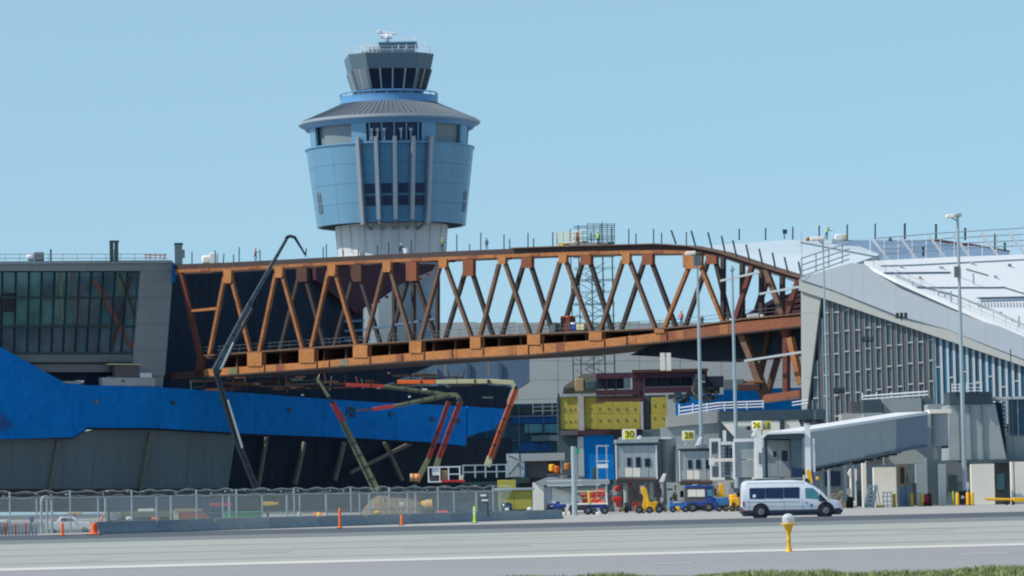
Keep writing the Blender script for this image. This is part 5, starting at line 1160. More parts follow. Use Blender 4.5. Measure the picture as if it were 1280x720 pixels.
def person(label, loc, bend=0.0, arms=0.5, rz=0.0, vest='hivis', hat='white_metal', stride=0.12, cat='worker', s=1.0, squat=0.0):
    root = T('person', label, cat, loc, 'construction workers', rz)
    cb, sbn = math.cos(bend), math.sin(bend); hz = 0.92-squat
    def up_(l, x=0, y=0): return (x, y - l*sbn, hz + l*cb)
    J = [(0, 0, hz)]; rad = [.13]; E = []
    def add(p, r, par): J.append(p); rad.append(r); E.append((par, len(J)-1)); return len(J)-1
    a = add(up_(.18), .15, 0); b = add(up_(.40), .17, a); nk = add(up_(.56), .065, b); hd = add(up_(.66, 0, -.03*cb), .09, nk); tp_ = add(up_(.80, 0, -.03*cb), .085, hd); add(up_(.84, 0, -.03), .05, tp_)
    for sd_ in (-1, 1):
        h = add((sd_*.1, 0, hz-.06), .095, 0); kn = add((sd_*.12, -stride*sd_-squat*.6, hz*.54), .065, h); an = add((sd_*.12, stride*sd_*.6, .09), .045, kn); add((sd_*.13, stride*sd_*.6-.16, .04), .04, an)
        sh = add(up_(.45, sd_*.2), .065, b); x, y, z = J[sh]
        el = add((x+sd_*.07, y-.28*math.sin(arms), z-.28*math.cos(arms)), .045, sh); x, y, z = J[el]
        wr = add((x-sd_*.02, y-.25*math.sin(arms+.5), z-.25*math.cos(arms+.5)), .033, el); x, y, z = J[wr]
        pm = add((x, y-.07*math.sin(arms+.6), z-.07*math.cos(arms+.6)), .035, wr); x, y, z = J[pm]
        for f in range(4): add((x+(f-1.5)*.022, y-(.07+.012*(f % 2))*math.sin(arms+.9), z-(.08+.012*(f % 2))*math.cos(arms+.9)), .009, pm)
        add((x-sd_*.05, y-.03, z-.02), .01, pm)
    me = bpy.data.meshes.new('body'); me.from_pydata(J, E, [])
    o = bpy.data.objects.new('body', me); col.objects.link(o)
    md = o.modifiers.new('skin', 'SKIN'); ss = o.modifiers.new('sub', 'SUBSURF'); ss.levels = 1; ss.render_levels = 1
    for v, r in zip(me.skin_vertices[0].data, rad): v.radius = (r, r)
    me.skin_vertices[0].data[0].use_root = True
    dg = bpy.context.evaluated_depsgraph_get(); m2 = bpy.data.meshes.new_from_object(o.evaluated_get(dg))
    bpy.data.objects.remove(o)
    for p in m2.polygons: p.use_smooth = True
    m2.materials.clear(); m2.materials.append(zm)
    o = bpy.data.objects.new('body', m2); col.objects.link(o); o.parent = root
    # vest wraps the chest
    v = MB(); n_ = 16
    rings = []
    for l, rx_, ry_ in ((.0, .165, .14), (.15, .175, .15), (.38, .21, .165), (.50, .19, .13), (.54, .09, .08)):
        c = Vector(up_(l)); rings.append([c+Vector((math.cos(2*math.pi*i/n_)*rx_, math.sin(2*math.pi*i/n_)*ry_*cb, math.sin(2*math.pi*i/n_)*ry_*-sbn*-1)) for i in range(n_)])
    vs = [p for r in rings for p in r]; v.add(vs, [(k*n_+i, k*n_+(i+1) % n_, (k+1)*n_+(i+1) % n_, (k+1)*n_+i) for k in range(4) for i in range(n_)])
    smooth_angle(v.build('safety_vest', vest, root, world=False), 60)
    hh_ = MB(); c = Vector(up_(.76, 0, -.03))
    hh_.lathe((c.x, c.y, c.z), [(.15, 0), (.12, .01), (.115, .06), (.08, .12), (.0, .14)], 14); smooth_angle(hh_.build('hard_hat', hat, root, world=False), 50)
    root.scale = (s, s, s); return root
def pfeet(x, y, S): p = S(x, y); return p
def stand(p, label, **k):
    # a pair of boots needs a plank or plate: every worker stands on the surface at p
    return person(label, p, **k)
stand(NB.off(1.0)(553, interp(top_e, 553)+.1), 'worker in bright lime vest standing on the bridge before the control tower', arms=.7, rz=.5, hat='hivis')
stand(NB.off(.8)(748, interp(top_e, 748)+.1), 'worker in lime vest on the bridge top beside the scaffold tower', arms=.9, rz=-.6, hat='hivis', s=1.05)
stand(NB.off(.8)(721.5, interp(top_e, 721)+.1), 'worker in orange vest beside the cream lift basket on the bridge', vest='hivis_orange', hat='red_paint', arms=.5, rz=.8)
stand(NB.off(1)(319.5, interp(top_e, 319)+.1), 'worker in orange shirt at the top left of the bridge', vest='hivis_orange', hat='red_paint', arms=1.1, rz=1.0, s=.95)
stand(NB.off(1)(500, interp(top_e, 500)+.1), 'crouching worker in grey with white hat under the tower shaft', vest='gate_dark', squat=.38, bend=.6, arms=.9, rz=.4)
stand(NB.off(1)(608.5, interp(top_e, 608)+.1), 'dark clothed worker standing on the bridge right of the tower', vest='gate_dark', hat='mullion', arms=.3, s=.85)
stand(NB.off(.7)(852, interp(rail_e, 852)), 'worker in orange vest standing on the lower deck near the arch', vest='hivis_orange', hat='hivis_orange', arms=.4, rz=-.3, s=1.05)
stand(NB.off(.9)(877.5, interp(rail_e, 877)+.5), 'crouching worker in tan beside the standing one on the lower deck', vest='wood', hat='hivis_orange', squat=.5, bend=.7, arms=1)
stand(at(1033.5, 299.7, 544), 'worker in green vest and blue trousers bending on the pale roof', bend=.35, arms=.8, rz=1.2, s=1.1, hat='hivis')
for x, lb in ((452, 'left small white bucket beside the tower shaft base'), (509, 'right small white bucket beside the crouching worker')):
    p = NB.off(1.2)(x, interp(top_e, x)+.2); thing_mesh(MB().tube(p, p+Vector((0, 0, .65)), .45, .55, n=12), 'bucket', 'white_metal', lb, 'bucket')
# lift basket on the truss, site toilet, generator on the lower deck
b = NB(711, interp(top_e, 711)); t = T('lift_basket', 'cream scissor lift basket raised on top of the bridge', 'lift', b+NB.n*1)
def nbx(nm, mm, x0, y0, x1, y1, off=1.0, th=.15, **k):
    m = MB(); sb(m, NB, x0, y0, x1, y1, th, off); return m.build(nm, mm, t, **k)
for x in (695, 703, 711, 719, 727): nbx('post', 'pump_cream', x, 290, x+.8, 303)
for y in (290, 294, 298): nbx('rail', 'pump_cream', 695, y, 728, y+.9)
nbx('platform', 'pump_cream', 695, 302, 728, 304, 1, 1.2); nbx('chassis', 'yellow_board', 698, 304, 704, 307.5, 1, 1.2); nbx('chassis', 'facade_grey', 704, 304, 760, 307, 1, 1.2)
t = T('roof_mast_frame', 'thin tubular edge frame beside the scaffold top on the bridge', 'frame', NB(760, 306)+NB.n*3)
for x in (734, 742, 750, 759, 768): MB().tube(NB.off(3)(x, 307), NB.off(3)(x, 279), .04, n=4).build('post', 'mullion', t)
for y in (280, 287, 294, 300): MB().tube(NB.off(3)(734, y), NB.off(3)(768, y), .04, n=4).build('rail', 'mullion', t)
t = T('portable_toilet', 'salmon red portable cabin on the lower bridge deck', 'portable toilet', NB(706, 413)+NB.n*2)
nbx('cabin', 'rust_red', 700.5, 397, 712, 413.8, 2, 1.2, bevel=.05); nbx('roof', 'hivis_orange', 700, 395, 710, 397.3, 1.9, 1.4, bevel=.1)
t = T('site_barrel', 'blue barrel standing right of the salmon cabin on the bridge', 'barrel', NB(715, 413)+NB.n*2); nbx('drum', 'tug_blue', 713, 405, 718.5, 413.5, 2, .9, bevel=.1); nbx('lid', 'white_metal', 713, 403, 718, 405, 2, .9)
t = T('site_generator', 'cream and grey site generator on the bridge deck right of the barrel', 'generator', NB(724, 413)+NB.n*2); nbx('housing', 'pump_cream', 720, 404.5, 730, 412.8, 2, 1, bevel=.05); nbx('skid', 'mullion', 719, 411.8, 731, 413.5, 2, 1.1)
t = T('site_crate', 'dark steel crate on the bridge deck left of the salmon cabin', 'crate', NB(690, 414)+NB.n*2); nbx('crate_body', 'gate_dark', 686, 405, 694, 415, 2, 1); nbx('crate_lid', 'mullion', 685, 404, 695, 405.5, 1.95, 1.1)
for (x0, y0, x1, y1, mm, nm, lb) in ((1008, 296.5, 1013, 300.5, 'rust', 'tool_bag', 'rust coloured bag left of the timber on the pale roof'), (1013, 296.3, 1032, 300, 'concrete_cream', 'timber_bundle', 'cream timber bundle at the feet of the roof worker'), (1044, 292.5, 1054, 300, 'white_metal', 'sand_sack', 'white sack right of the roof worker'), (1053, 292.5, 1060, 299.5, 'pump_cream', 'sand_sack', 'pinkish cream sack beside the white sack on the roof'), (1111, 296.5, 1115, 300.5, 'gate_dark', 'roof_vent', 'small dark vent on the blue roof between two struts')):
    m = MB(); pb(m, 543, x0, y0, x1, y1+.5, 1); thing_mesh(m, nm, mm, lb, nm.split('_')[-1], bevel=.15)

# ================================================================ LAMP POLES
def lamp(label, xt, yt, xb, D, heads, r=.16, group='tall apron lamp poles'):
    base = at(xb, 630, D); t = T('lamp_pole', label, 'lamp pole', (base.x, D, 0), group)
    top = at(xt, yt, D); tx_ = base.x
    MB().tube((tx_, D, 0), (tx_, D, top.z), r*1.15, r*.6, n=12).build('shaft', 'pole_steel', t)
    for (x0, x1, y, mm) in heads:
        a = at(x0, y, D); c = at(x1, y, D); ox = tx_-top.x
        MB().box(((a.x+c.x)/2+ox, D, a.z), (abs(c.x-a.x), .8, .38), ax=Matrix.Rotation(R(-4), 3, 'Y')).build('lamp_head', mm, t, bevel=.08)
        MB().tube((tx_, D, a.z-.5), ((a.x+c.x)/2+ox, D, a.z-.1), .08, n=6).build('arm', 'pole_steel', t)
    return t, tx_
t, x_ = lamp('tallest lamp pole, standing before the white roof at right', 1198.5, 268, 1206.6, 400, ((1184, 1195, 270.5, 'concrete_cream'), (1195, 1203, 269, 'facade_light')), r=.22)
p = at(1199, 340, 400); MB().box((x_-.25, 400-.2, p.z), (.5, .35, 1.1)).build('control_box', 'facade_grey', t)
p = at(1206, 625, 400); MB().box((x_, 400, .5), (.8, .8, 1.0)).build('base', 'concrete', t)
t, x_ = lamp('lamp pole with wide cream head in front of the light gusset', 873.5, 317, 878.6, 398, ((859, 872, 316.7, 'concrete_cream'), (871, 879, 318.5, 'mullion')), r=.2)
p = at(875, 322, 398); MB().box((x_, 397.8, p.z-.3), (.7, .5, 1.0)).build('control_box', 'gate_dark', t)
t, x_ = lamp('plain lamp pole without cream head between arch and concourse', 916, 332, 922, 420, ((914, 919, 337, 'verge_metal'),), r=.2)
t, x_ = lamp('thin lamp pole before the grey finned facade', 1029, 299.5, 1037, 410, ((1013, 1031, 298.6, 'concrete_cream'),), r=.13)
# thin conduit poles and facade lamps
for (x, y0, y1, D, lb) in ((1085, 421, 444, 430, 'small dark floodlight bracket high on the grey facade'), (1049, 486, 500, 430, 'lower dark floodlight on the grey facade near the roof boxes'), (1127, 393, 401, 430, 'small cluster of camera posts on the sloping verge')):
    p = at(x, y1, D); t = T('facade_light', lb, 'floodlight', p)
    MB().tube(p, p+Vector((0, 0, (y1-y0)*D/FPX)), .06, n=6).build('stem', 'mullion', t); c = p+Vector((0, 0, (y1-y0)*D/FPX*.9))
    for dx in (-.45, 0, .45): MB().box(c+Vector((dx, -.1, 0)), (.32, .4, .5)).build('lamp_head', 'mullion', t, bevel=.04)
    MB().box(c-Vector((0, 0, .3)), (1.3, .12, .1)).build('bracket', 'mullion', t)
for (x, y0, y1, D, r, mm, lb) in ((718, 558, 618, 330, .22, 'galv', 'thick grey pole standing before the blue door'), (1268.5, 436, 630, 400, .05, 'mullion', 'hairline dark mast near the right picture edge'), (1003, 290, 345, 455, .03, 'verge_metal', 'thin mast left of the gable peak')):
    p = at(x, y1, D); thing_mesh(MB().tube((p.x, D, 0 if y1 > 600 else p.z), (p.x, D, at(x, y0, D).z), r, n=10), 'mast', mm, lb, 'pole')

# ================================================================ FENCE AND BARRIERS
fpts = [gp(-60, 670.1), gp(640, 650.2)]
A = fpts[0]; B = fpts[-1]
def fl(t_): return A.lerp(B, t_)
L = (B-A).length; dirf = (B-A).normalized(); nf = Vector((-dirf.y, dirf.x, 0)); af = math.atan2(dirf.y, dirf.x)
fence = T('perimeter_fence', 'long galvanised chain link fence topped with razor wire', 'fence', (A+B)/2)
FH = 1.92
def fx(px, t=0.0):      # parameter along the fence under a photo column
    d = ray(px, 650); k = d.x/d.y
    return (k*A.y-A.x)/((B.x-A.x)-k*(B.y-A.y))
posts = [-45, 12.5, 46, 59, 88, 123, 132, 165, 196, 214, 246, 279, 287, 296, 328, 359, 368, 375, 408, 439, 450, 462, 487, 510, 520, 548, 568, 596, 617, 626]
for i, px in enumerate(posts):
    p = fl(fx(px)); hgt = FH+.35 if i % 3 == 1 else FH
    MB().tube(p, p+Vector((0, 0, hgt)), .045 if i % 3 else .06, n=8).build('post', 'galv', fence)
MB().tube(A+Vector((0, 0, FH)), B+Vector((0, 0, FH)), .035, n=6).build('top_rail', 'galv', fence)
MB().tube(A+Vector((0, 0, .9)), B+Vector((0, 0, .9)), .02, n=5).build('middle_wire', 'galv', fence)
m = MB(); n_ = int(L/.11)
for i in range(n_):
    for s_ in (0, 1):
        x0 = i*.11; x1 = x0+FH*.9
        if x1 > L: continue
        p = A+dirf*(x0 if s_ else x1); q = A+dirf*(x1 if s_ else x0)
        m.add([p+Vector((0, 0, .05)), p+Vector((0, 0, .05))+dirf*.012, q+Vector((0, 0, FH))+dirf*.012, q+Vector((0, 0, FH)), p+nf*.008+Vector((0, 0, .05)), q+nf*.008+Vector((0, 0, FH))], [(0, 1, 2, 3), (0, 4, 5, 3)])
stuff(m.build('chain_link_mesh', 'fence_wire', fence))
m = MB(); prev = None; random.seed(9)
for i in range(int(L/.02)):
    s_ = i*.02; a = s_/.17*2*math.pi; rr = .17+.05*math.sin(s_*3.1)+random.uniform(-.02, .02)
    p = A+dirf*s_+Vector((0, 0, FH+.18+math.sin(a)*rr+.03*math.sin(s_*1.7)))+nf*math.cos(a)*rr
    if prev is not None: m.add([prev, p, p+Vector((0, 0, .011)), prev+Vector((0, 0, .011))], [(0, 1, 2, 3)])
    prev = p
stuff(m.build('razor_wire', 'galv', fence))
for k in range(int(L/1.1)):
    if random.random() < .4:
        c = A+dirf*(k*1.1+random.random())+Vector((0, 0, FH+.1+random.random()*.25)); MB().box(c, (random.uniform(.05, .22), .03, .05), rz=af).build('wire_tag', 'white_metal', fence)
# gate frame with rounded top
t = T('fence_gate', 'round topped galvanised gate frame in the fence at left', 'gate', fl(fx(52))-nf*.3)
p0 = fl(fx(46))-nf*.3; p1 = fl(fx(59))-nf*.3
for p in (p0, p1): MB().tube(p, p+Vector((0, 0, 1.7)), .07, n=8).build('post', 'fin_white', t)
mid_ = (p0+p1)/2; w_ = (p1-p0).length/2; arc = [mid_+dirf*(-math.cos(math.pi*i/8)*w_)+Vector((0, 0, 1.7+math.sin(math.pi*i/8)*.3)) for i in range(9)]
m = MB()
for a, b in zip(arc, arc[1:]): m.tube(a, b, .07, n=6)
m.build('arch', 'fin_white', t)
yg = [A+nf*.4+dirf*0.0, B+nf*.4+dirf*3.0]
struct(MB().add([(A.x-60, A.y-14, .003), (yg[0].x, yg[0].y, .003), (yg[1].x, yg[1].y, .003), (3, 330, .003), (10, 470, .003), (-400, 470, .003)], [(0, 1, 2, 3, 4, 5)]).build('compound_yard', 'yard'))
# concrete barriers along the fence foot, nearer than the wire
prof = [(-.3, 0), (-.3, .1), (-.12, .32), (-.08, .62), (.08, .62), (.12, .32), (.3, .1), (.3, 0)]
E0 = gp(118, 668); E1 = gp(700, 648.5); Le = (E1-E0).length; de = (E1-E0).normalized(); ne = Vector((-de.y, de.x, 0))
nb = 10; Lb = Le/nb; names_b = ['left end of the row, by the orange drum', 'beside the faint wheel mark, second from the left end', 'in front of the orange pipes', 'left of the green tarpaulin', 'below the green tarpaulin', 'left of the tallest orange delineator', 'right of the tallest orange delineator', 'before the soil mound', 'left of the lime delineator', 'at the right end of the row']
for k in range(nb):
    c = E0+de*(Lb*k); m = MB()
    m.prism([c+ne*y+Vector((0, 0, z*(1+.0))) for y, z in prof], de*(Lb-.08))
    o = m.build('concrete_barrier', mat('barrier_%d' % (k % 3), [(0.27, 0.30, 0.31), (0.24, 0.275, 0.29), (0.31, 0.33, 0.33)][k % 3], .9, var=.2, scale=.8, bump=.3), bevel=.02)
    tag(o, 'grey concrete barrier '+names_b[k], 'barrier', 'grey concrete barriers along the fence')
# striped picket barrier at the far left
t = T('picket_barrier', 'red and white picket barrier at the left picture edge', 'barrier', gp(20, 669))
for k in range(26):
    x = -60+k*4.2; p = gp(x, 670.5-(x*.024)); MB().box(p+Vector((0, 0, .32)), (.075, .05, .64)).build('picket', ['fin_white', 'hivis_orange', 'galv'][k % 3 if k % 5 else 0], t)
pa, pb2 = gp(-62, 672), gp(46, 669.2)
for z in (.15, .5): MB().beam(pa+Vector((0, .06, z)), pb2+Vector((0, .06, z)), .05, .06).build('rail', 'galv', t)
def delineator(px, py, h, mm, label, w_=.075):
    p = gp(px, py); t = T('delineator', label, 'delineator', p, 'plastic delineator posts')
    smooth_angle(MB().lathe(p, [(w_*1.9, 0), (w_*1.9, .05), (w_*1.0, .09), (w_*.8, h), (w_*.5, h+.03), (0, h+.03)], 14).build('tube', mm, t), 40)
    for f in (.55, .75): smooth_angle(MB().lathe(p, [(w_*.99, h*f), (w_*.96, h*(f+.08))], 14).build('reflective_band', 'orange_paint' if mm != 'hivis' else 'white_metal', t), 40)
    MB().box(p+Vector((0, 0, .02)), (w_*4, w_*4, .04)).build('foot', 'rubber', t)
delineator(425, 660.5, 1.0, 'orange_paint', 'tallest orange delineator in front of the barriers')
delineator(502, 656.5, .55, 'orange_paint', 'short orange delineator in front of the soil mound')
delineator(593.5, 653.5, .95, 'hivis', 'lime green delineator right of the mound', .09)
delineator(78, 670, .62, 'orange_paint', 'small orange delineator before the white pickup')
delineator(118, 668.6, .55, 'hivis_orange', 'stubby orange drum right of the white pickup', .17)
t = T('tipped_delineator', 'orange delineator tipped over at a slant right of the pickup', 'delineator', gp(124, 666))
MB().tube(gp(122, 663)+Vector((0, 0, .2)), gp(130, 662)+Vector((0, 0, .95)), .1, .09, n=12).build('tube', 'orange_paint', t); MB().tube(gp(121, 664), gp(123, 663)+Vector((0, 0, .3)), .06, n=8).build('stem', 'gate_dark', t)

# ---------------------------------------------------------------- things beyond the fence
def yard(name, label, cat, px, py, D, parts, group=None):
    b = at(px, py, D); t = T(name, label, cat, (b.x, D, 0), group)
    for pt in parts:
        nm, mm, x0, y0, x1, y1 = pt[:6]; off = pt[6] if len(pt) > 6 else 0; th = pt[7] if len(pt) > 7 else 1.0; bv = pt[8] if len(pt) > 8 else 0.03
        m = MB(); pb(m, D, x0, y0, x1, y1, th, off)
        m.build(nm, mm, t, bevel=bv)
    return t
yard('pipe_stack', 'stacked orange pipes under brown planks behind the fence', 'pipes', 238, 650, 262, [('plank', 'wood', 218, 636, 252, 640, 0, 1.6), ('bearer', 'mullion', 225, 648, 256, 651, 0, 1.4), ('end_cap', 'pump_cream', 217, 638, 224, 650, 0, .6)])
t = [o for o in col.objects if o.name == 'pipe_stack'][0]
for k in range(5):
    a = at(223+k*.8, 647-k*1.6, 262.3); b = at(260-k*2, 648-k*2.2, 262.3); MB().tube(a, b, .16, n=12).build('pipe', 'orange_paint', t)
yard('flatbed_load', 'olive timber load with white and red bits behind the fence', 'timber load', 180, 650, 264, [('load', 'pump_green', 150, 639, 216, 647, 0, 2), ('load_end', 'wood', 146, 640, 152, 648, -.1, 1.5), ('cover', 'concrete_cream', 172, 636, 192, 639.5, .3, 1.5), ('bag', 'white_metal', 158, 646, 166, 651, -.4, .5, .1), ('bag', 'navy_glass', 166, 647.5, 178, 651, -.4, .5, .1), ('strap_reel', 'hivis_orange', 190, 646.5, 200, 650.5, -.4, .4, .1), ('wheel_block', 'mullion', 178, 645, 214, 651, .2, 1)])
yard('white_cube_tank', 'pale blue white cube tank behind the fence left of the timber', 'tank', 142, 650, 262, [('tank', 'fin_white', 138, 641, 146.5, 650), ('cage', 'galv', 137.5, 645, 147, 646, -.05, 1.1), ('cage', 'galv', 137.5, 641, 147, 642, -.05, 1.1), ('dark_post', 'mullion', 134, 640, 137, 652)])
yard('green_bin', 'green sheeted skip behind the barriers', 'skip', 305, 650, 256, [('side', 'tarp_green', 288, 641, 325, 650, 0, 2), ('end', 'tarp_green', 280, 640, 285.5, 650, 0, 2), ('rim', 'tarp_green', 286, 639.5, 326, 641, -.1, 2.2), ('fold', 'pane_dark', 285.5, 642, 288, 650, .1, 1)])
yard('red_beam', 'faded red beam hung behind the fence above the pipes', 'beam', 275, 632, 270, [('beam', 'red_paint', 263, 629, 290, 632.5, 0, .5), ('post', 'mullion', 262, 629, 264, 652, .1, .3), ('post', 'mullion', 288, 629, 290, 652, .1, .3)])
yard('yellow_boom_tip', 'yellow hoist arm seen through the fence', 'hoist', 338, 632, 270, [('arm', 'yellow_paint', 329, 627, 342, 632, 0, .4), ('arm_end', 'yellow_paint', 342, 628, 348, 631, 0, .3), ('mast', 'mullion', 333, 632, 336, 650, .1, .3)])
yard('small_yellow_arm', 'thin yellow arm above the white pickup', 'hoist', 92, 640, 262, [('arm', 'yellow_paint', 84, 640.5, 103, 642.5, 0, .3), ('mast', 'mullion', 92, 642, 94, 664, .1, .3)])
t = T('traffic_drum', 'orange and yellow striped drum behind the barriers', 'drum', at(399, 648, 250))
c = at(399, 648, 250); 
for k, mm in enumerate(('orange_paint', 'sign_yellow', 'orange_paint', 'pump_cream')):
    p = at(393.5+k*4, 646, 250); smooth_angle(MB().tube((p.x-.1, 250, .45), (p.x+.1, 250, .45), .36-.02*k, n=16).build('drum_band', mm, t))
MB().box((c.x, 250, .15), (.8, .5, .3)).build('cradle', 'mullion', t)
t = T('marker_post', 'small lime topped marker post behind the barriers', 'marker', at(374.5, 648, 250)); p = at(374.5, 648, 250)
MB().tube((p.x, 250, 0), (p.x, 250, .7), .09, n=10).build('stake', 'hivis', t); MB().tube((p.x, 250, .7), (p.x, 250, .85), .12, n=10).build('cap', 'white_metal', t)
# soil mound
m = MB(); cm = at(492, 640, 268); n_ = 44
random.seed(21)
vs = []; fs = []
for j in range(16):
    for i in range(n_+1):
        u = i/n_*2-1; v = j/15*2-1
        h = max(0, 1-u*u)**.8*max(0, 1-v*v)**.7
        x = cm.x+u*2.6; y = 268+v*2.4
        z = 1.85*h*(1-.12*math.sin(u*5+1))+random.uniform(-.05, .05)*(h > .02)
        vs.append((x, y, z))
for j in range(15):
    for i in range(n_): a = j*(n_+1)+i; fs.append((a, a+1, a+n_+2, a+n_+1))
m.add(vs, fs); thing_mesh(m, 'soil_mound', mat('mound', (0.20, 0.155, 0.095), .95, var=.35, scale=1.5, bump=.8), 'brown heap of excavated soil behind the fence', 'mound')
yard('orange_bucket', 'orange yellow bucket lying on the soil mound', 'bucket', 472, 641, 262, [('bucket', 'yellow_paint', 468, 638.5, 476, 643, 0, .4, .1)])
yard('white_signboard', 'small white board on the right slope of the mound', 'board', 502, 635, 262, [('board', 'white_metal', 499.5, 627.5, 505, 632.5, 0, .1), ('post', 'galv', 501.5, 632.5, 502.5, 648, 0, .08)])
t = T('mixer_drum', 'yellow mixer drum beside a smaller red barrel behind the fence', 'mixer', at(536, 640, 268)); p = at(533, 632, 268)
smooth_angle(MB().tube((p.x-.35, 268, p.z-.05), (p.x+.4, 268, p.z), .36, .42, n=18).tube((p.x-.6, 268, p.z-.15), (p.x-.35, 268, p.z-.05), .2, .36, n=18).build('drum', 'yellow_paint', t)); MB().tube((p.x-.05, 267.99, p.z), (p.x+.16, 267.99, p.z), .415, n=18).build('drum_band', 'pump_cream', t)
MB().box((p.x+.1, 268, p.z/2-.1), (.7, .5, p.z-.45)).build('frame', 'gate_dark', t)
t = T('red_barrel', 'dark red barrel right of the yellow mixer drum', 'barrel', at(553, 640, 266)); p = at(552, 636, 266)
smooth_angle(MB().tube((p.x-.4, 266, .42), (p.x+.4, 266, .42), .32, n=18).build('barrel', 'red_paint', t)); MB().box((p.x, 266, .08), (.9, .5, .15)).build('cradle', 'mullion', t)
yard('blue_container', 'dark blue container behind the fence under the white lift', 'container', 575, 650, 285, [('container_side', 'container_navy', 547, 622, 571, 648, 0, 3), ('container_side', 'container_navy', 571.5, 622, 596, 648, 0, 3), ('roof_edge', 'mullion', 546, 620.5, 597, 622, -.1, 3.2)])
yard('container_left', 'dark blue container behind the orange pipes', 'container', 200, 650, 290, [('container_side', 'container_navy', 134, 622, 190, 651, 0, 3), ('container_side', 'container_navy', 190.5, 622, 250, 651, 0, 3), ('container_side', 'navy_glass', 250.5, 624, 284, 651, .1, 3)])
t = T('utility_kiosk', 'slender grey utility kiosk with pale fittings at the fence end', 'kiosk', at(605, 650, 255))
for (nm, mm, x0, y0, x1, y1, o_, th) in (('cabinet', 'panel_brown', 599, 617, 611, 650, 0, .8), ('vent', 'white_metal', 600.5, 618, 608, 620.5, -.05, .1), ('vent', 'white_metal', 602, 624, 610, 626.5, -.05, .1), ('door', 'gate_dark', 600.5, 629, 609.5, 648, -.05, .1)):
    m = MB(); pb(m, 255, x0, y0, x1, y1, th, o_); m.build(nm, mm, t)
yard('site_hoarding', 'yellow green boarded low wall at the fence end', 'hoarding', 645, 640, 300, [('board', 'yellow_board', 623, 613, 643, 637, 0, .4), ('board', 'yellow_board', 643.4, 613, 665, 637, 0, .4), ('board', 'yellow_board', 622, 600, 645, 610, .2, .4), ('rail', 'galv', 618, 610, 668, 613, -.2, .3), ('foot', 'mullion', 620, 637, 666, 641, -.1, .5)])
yard('shrub_bag', 'dark green sack before the yellow green boards', 'sack', 634, 640, 298, [('sack', 'pane_dark', 626, 628, 641, 639, 0, .8, .3), ('white_bag', 'white_metal', 631, 635, 637, 639, -.4, .4, .1), ('white_bag', 'white_metal', 659, 634, 665, 639, -.4, .4, .1)])
# scissor lift and railings below the pumps
t = T('scissor_lift', 'white and red scissor lift platform under the booms', 'lift', at(552, 600, 300))
for (nm, mm, x0, y0, x1, y1, o_, th) in [('post', 'white_metal', x, 583.5, x+1.6, 602, 0, .1) for x in (535, 549, 560, 574)]+[('rail', 'white_metal', 535, 583, 576, 584.5, 0, .1), ('rail', 'white_metal', 560, 592, 576, 593.2, 0, .1), ('gate_panel', 'white_metal', 540, 584, 550, 594, .1, .1), ('platform', 'red_paint', 550, 600, 581, 602.5, -.1, 1.6), ('platform_end', 'white_metal', 535, 601.5, 552, 603, -.1, 1.6), ('tool_box', 'wood', 552, 588, 559, 600, .3, .5), ('tool_box', 'clutter_dark', 537, 594, 548, 601, .3, .5), ('control_box', 'pump_cream', 575, 594, 579, 601, 0, .3), ('chassis', 'mullion', 538, 636, 578, 641, 0, 1.6)]:
    m = MB(); pb(m, 300, x0, y0, x1, y1, th, o_); m.build(nm, mm, t)
for k in range(4):
    for s_ in (0, 1):
        a = at(540 if s_ else 574, 636-k*8.2, 300.6); b = at(574 if s_ else 540, 636-(k+1)*8.2, 300.6); MB().beam(a, b, .12, .12).build('scissor_arm', 'mullion', t)
t = T('site_walkway', 'blue grey railed walkway right of the scissor lift', 'walkway', at(600, 600, 305))
for x in (578, 593, 606, 620, 632): m = MB(); pb(m, 305, x, 581, x+2, 597, .1); m.build('post', 'galv', t)
for y in (580.5, 589): m = MB(); pb(m, 305, 578, y, 640, y+1.4, .1); m.build('rail', 'galv', t)
m = MB(); pb(m, 305, 576, 602, 642, 606, 2); m.build('deck', 'mullion', t)
for x in (580, 640): m = MB(); pb(m, 305.5, x, 605, x+3, 640, .3); m.build('support', 'mullion', t)
t = T('orange_spool', 'orange and cream hose reel left of the scissor lift', 'reel', at(519, 600, 302))
for k, mm in enumerate(('pump_cream', 'orange_paint', 'pump_cream', 'orange_paint')):
    p = at(514+k*3, 597, 302); MB().tube((p.x-.08, 302, p.z), (p.x+.08, 302, p.z), .3, n=14).build('reel_band', mm, t)
p = at(519, 600, 302); MB().box((p.x, 302, (p.z-.2)/2), (.25, .25, p.z-.2)).build('stand', 'mullion', t)
t = T('welfare_cabin', 'pale site cabin with brown open front and stored barrels', 'cabin', at(680, 600, 380))
for (nm, mm, x0, y0, x1, y1, o_, th) in (('fascia', 'far_panel', 651, 566.5, 706, 576, -.2, 4), ('gable', 'fin_white', 633, 567, 649, 575, 0, 3), ('side_wall', 'gate_panel', 634, 575, 650, 596, 0, 3), ('open_bay', 'panel_brown', 660, 576, 685, 597, 1, 2), ('open_bay', 'rust_dark', 686, 576, 701, 592, 1, 2), ('corner_post', 'galv', 651, 576, 656, 598, 0, .4), ('corner_post', 'galv', 701, 576, 703, 610, 0, .4), ('undercroft', 'clutter_dark', 650, 597, 700, 640, 1, 2), ('step', 'mullion', 640, 597, 662, 604, -.4, 1)):
    m = MB(); pb(m, 380, x0, y0, x1, y1, th, o_); m.build(nm, mm, t)
MB().beam(at(636, 594, 379.7), at(650, 578, 379.7), .12, .1).build('brace', 'mullion', t); MB().beam(at(636, 570, 379.7), at(648, 575, 379.7), .12, .1).build('brace', 'mullion', t)
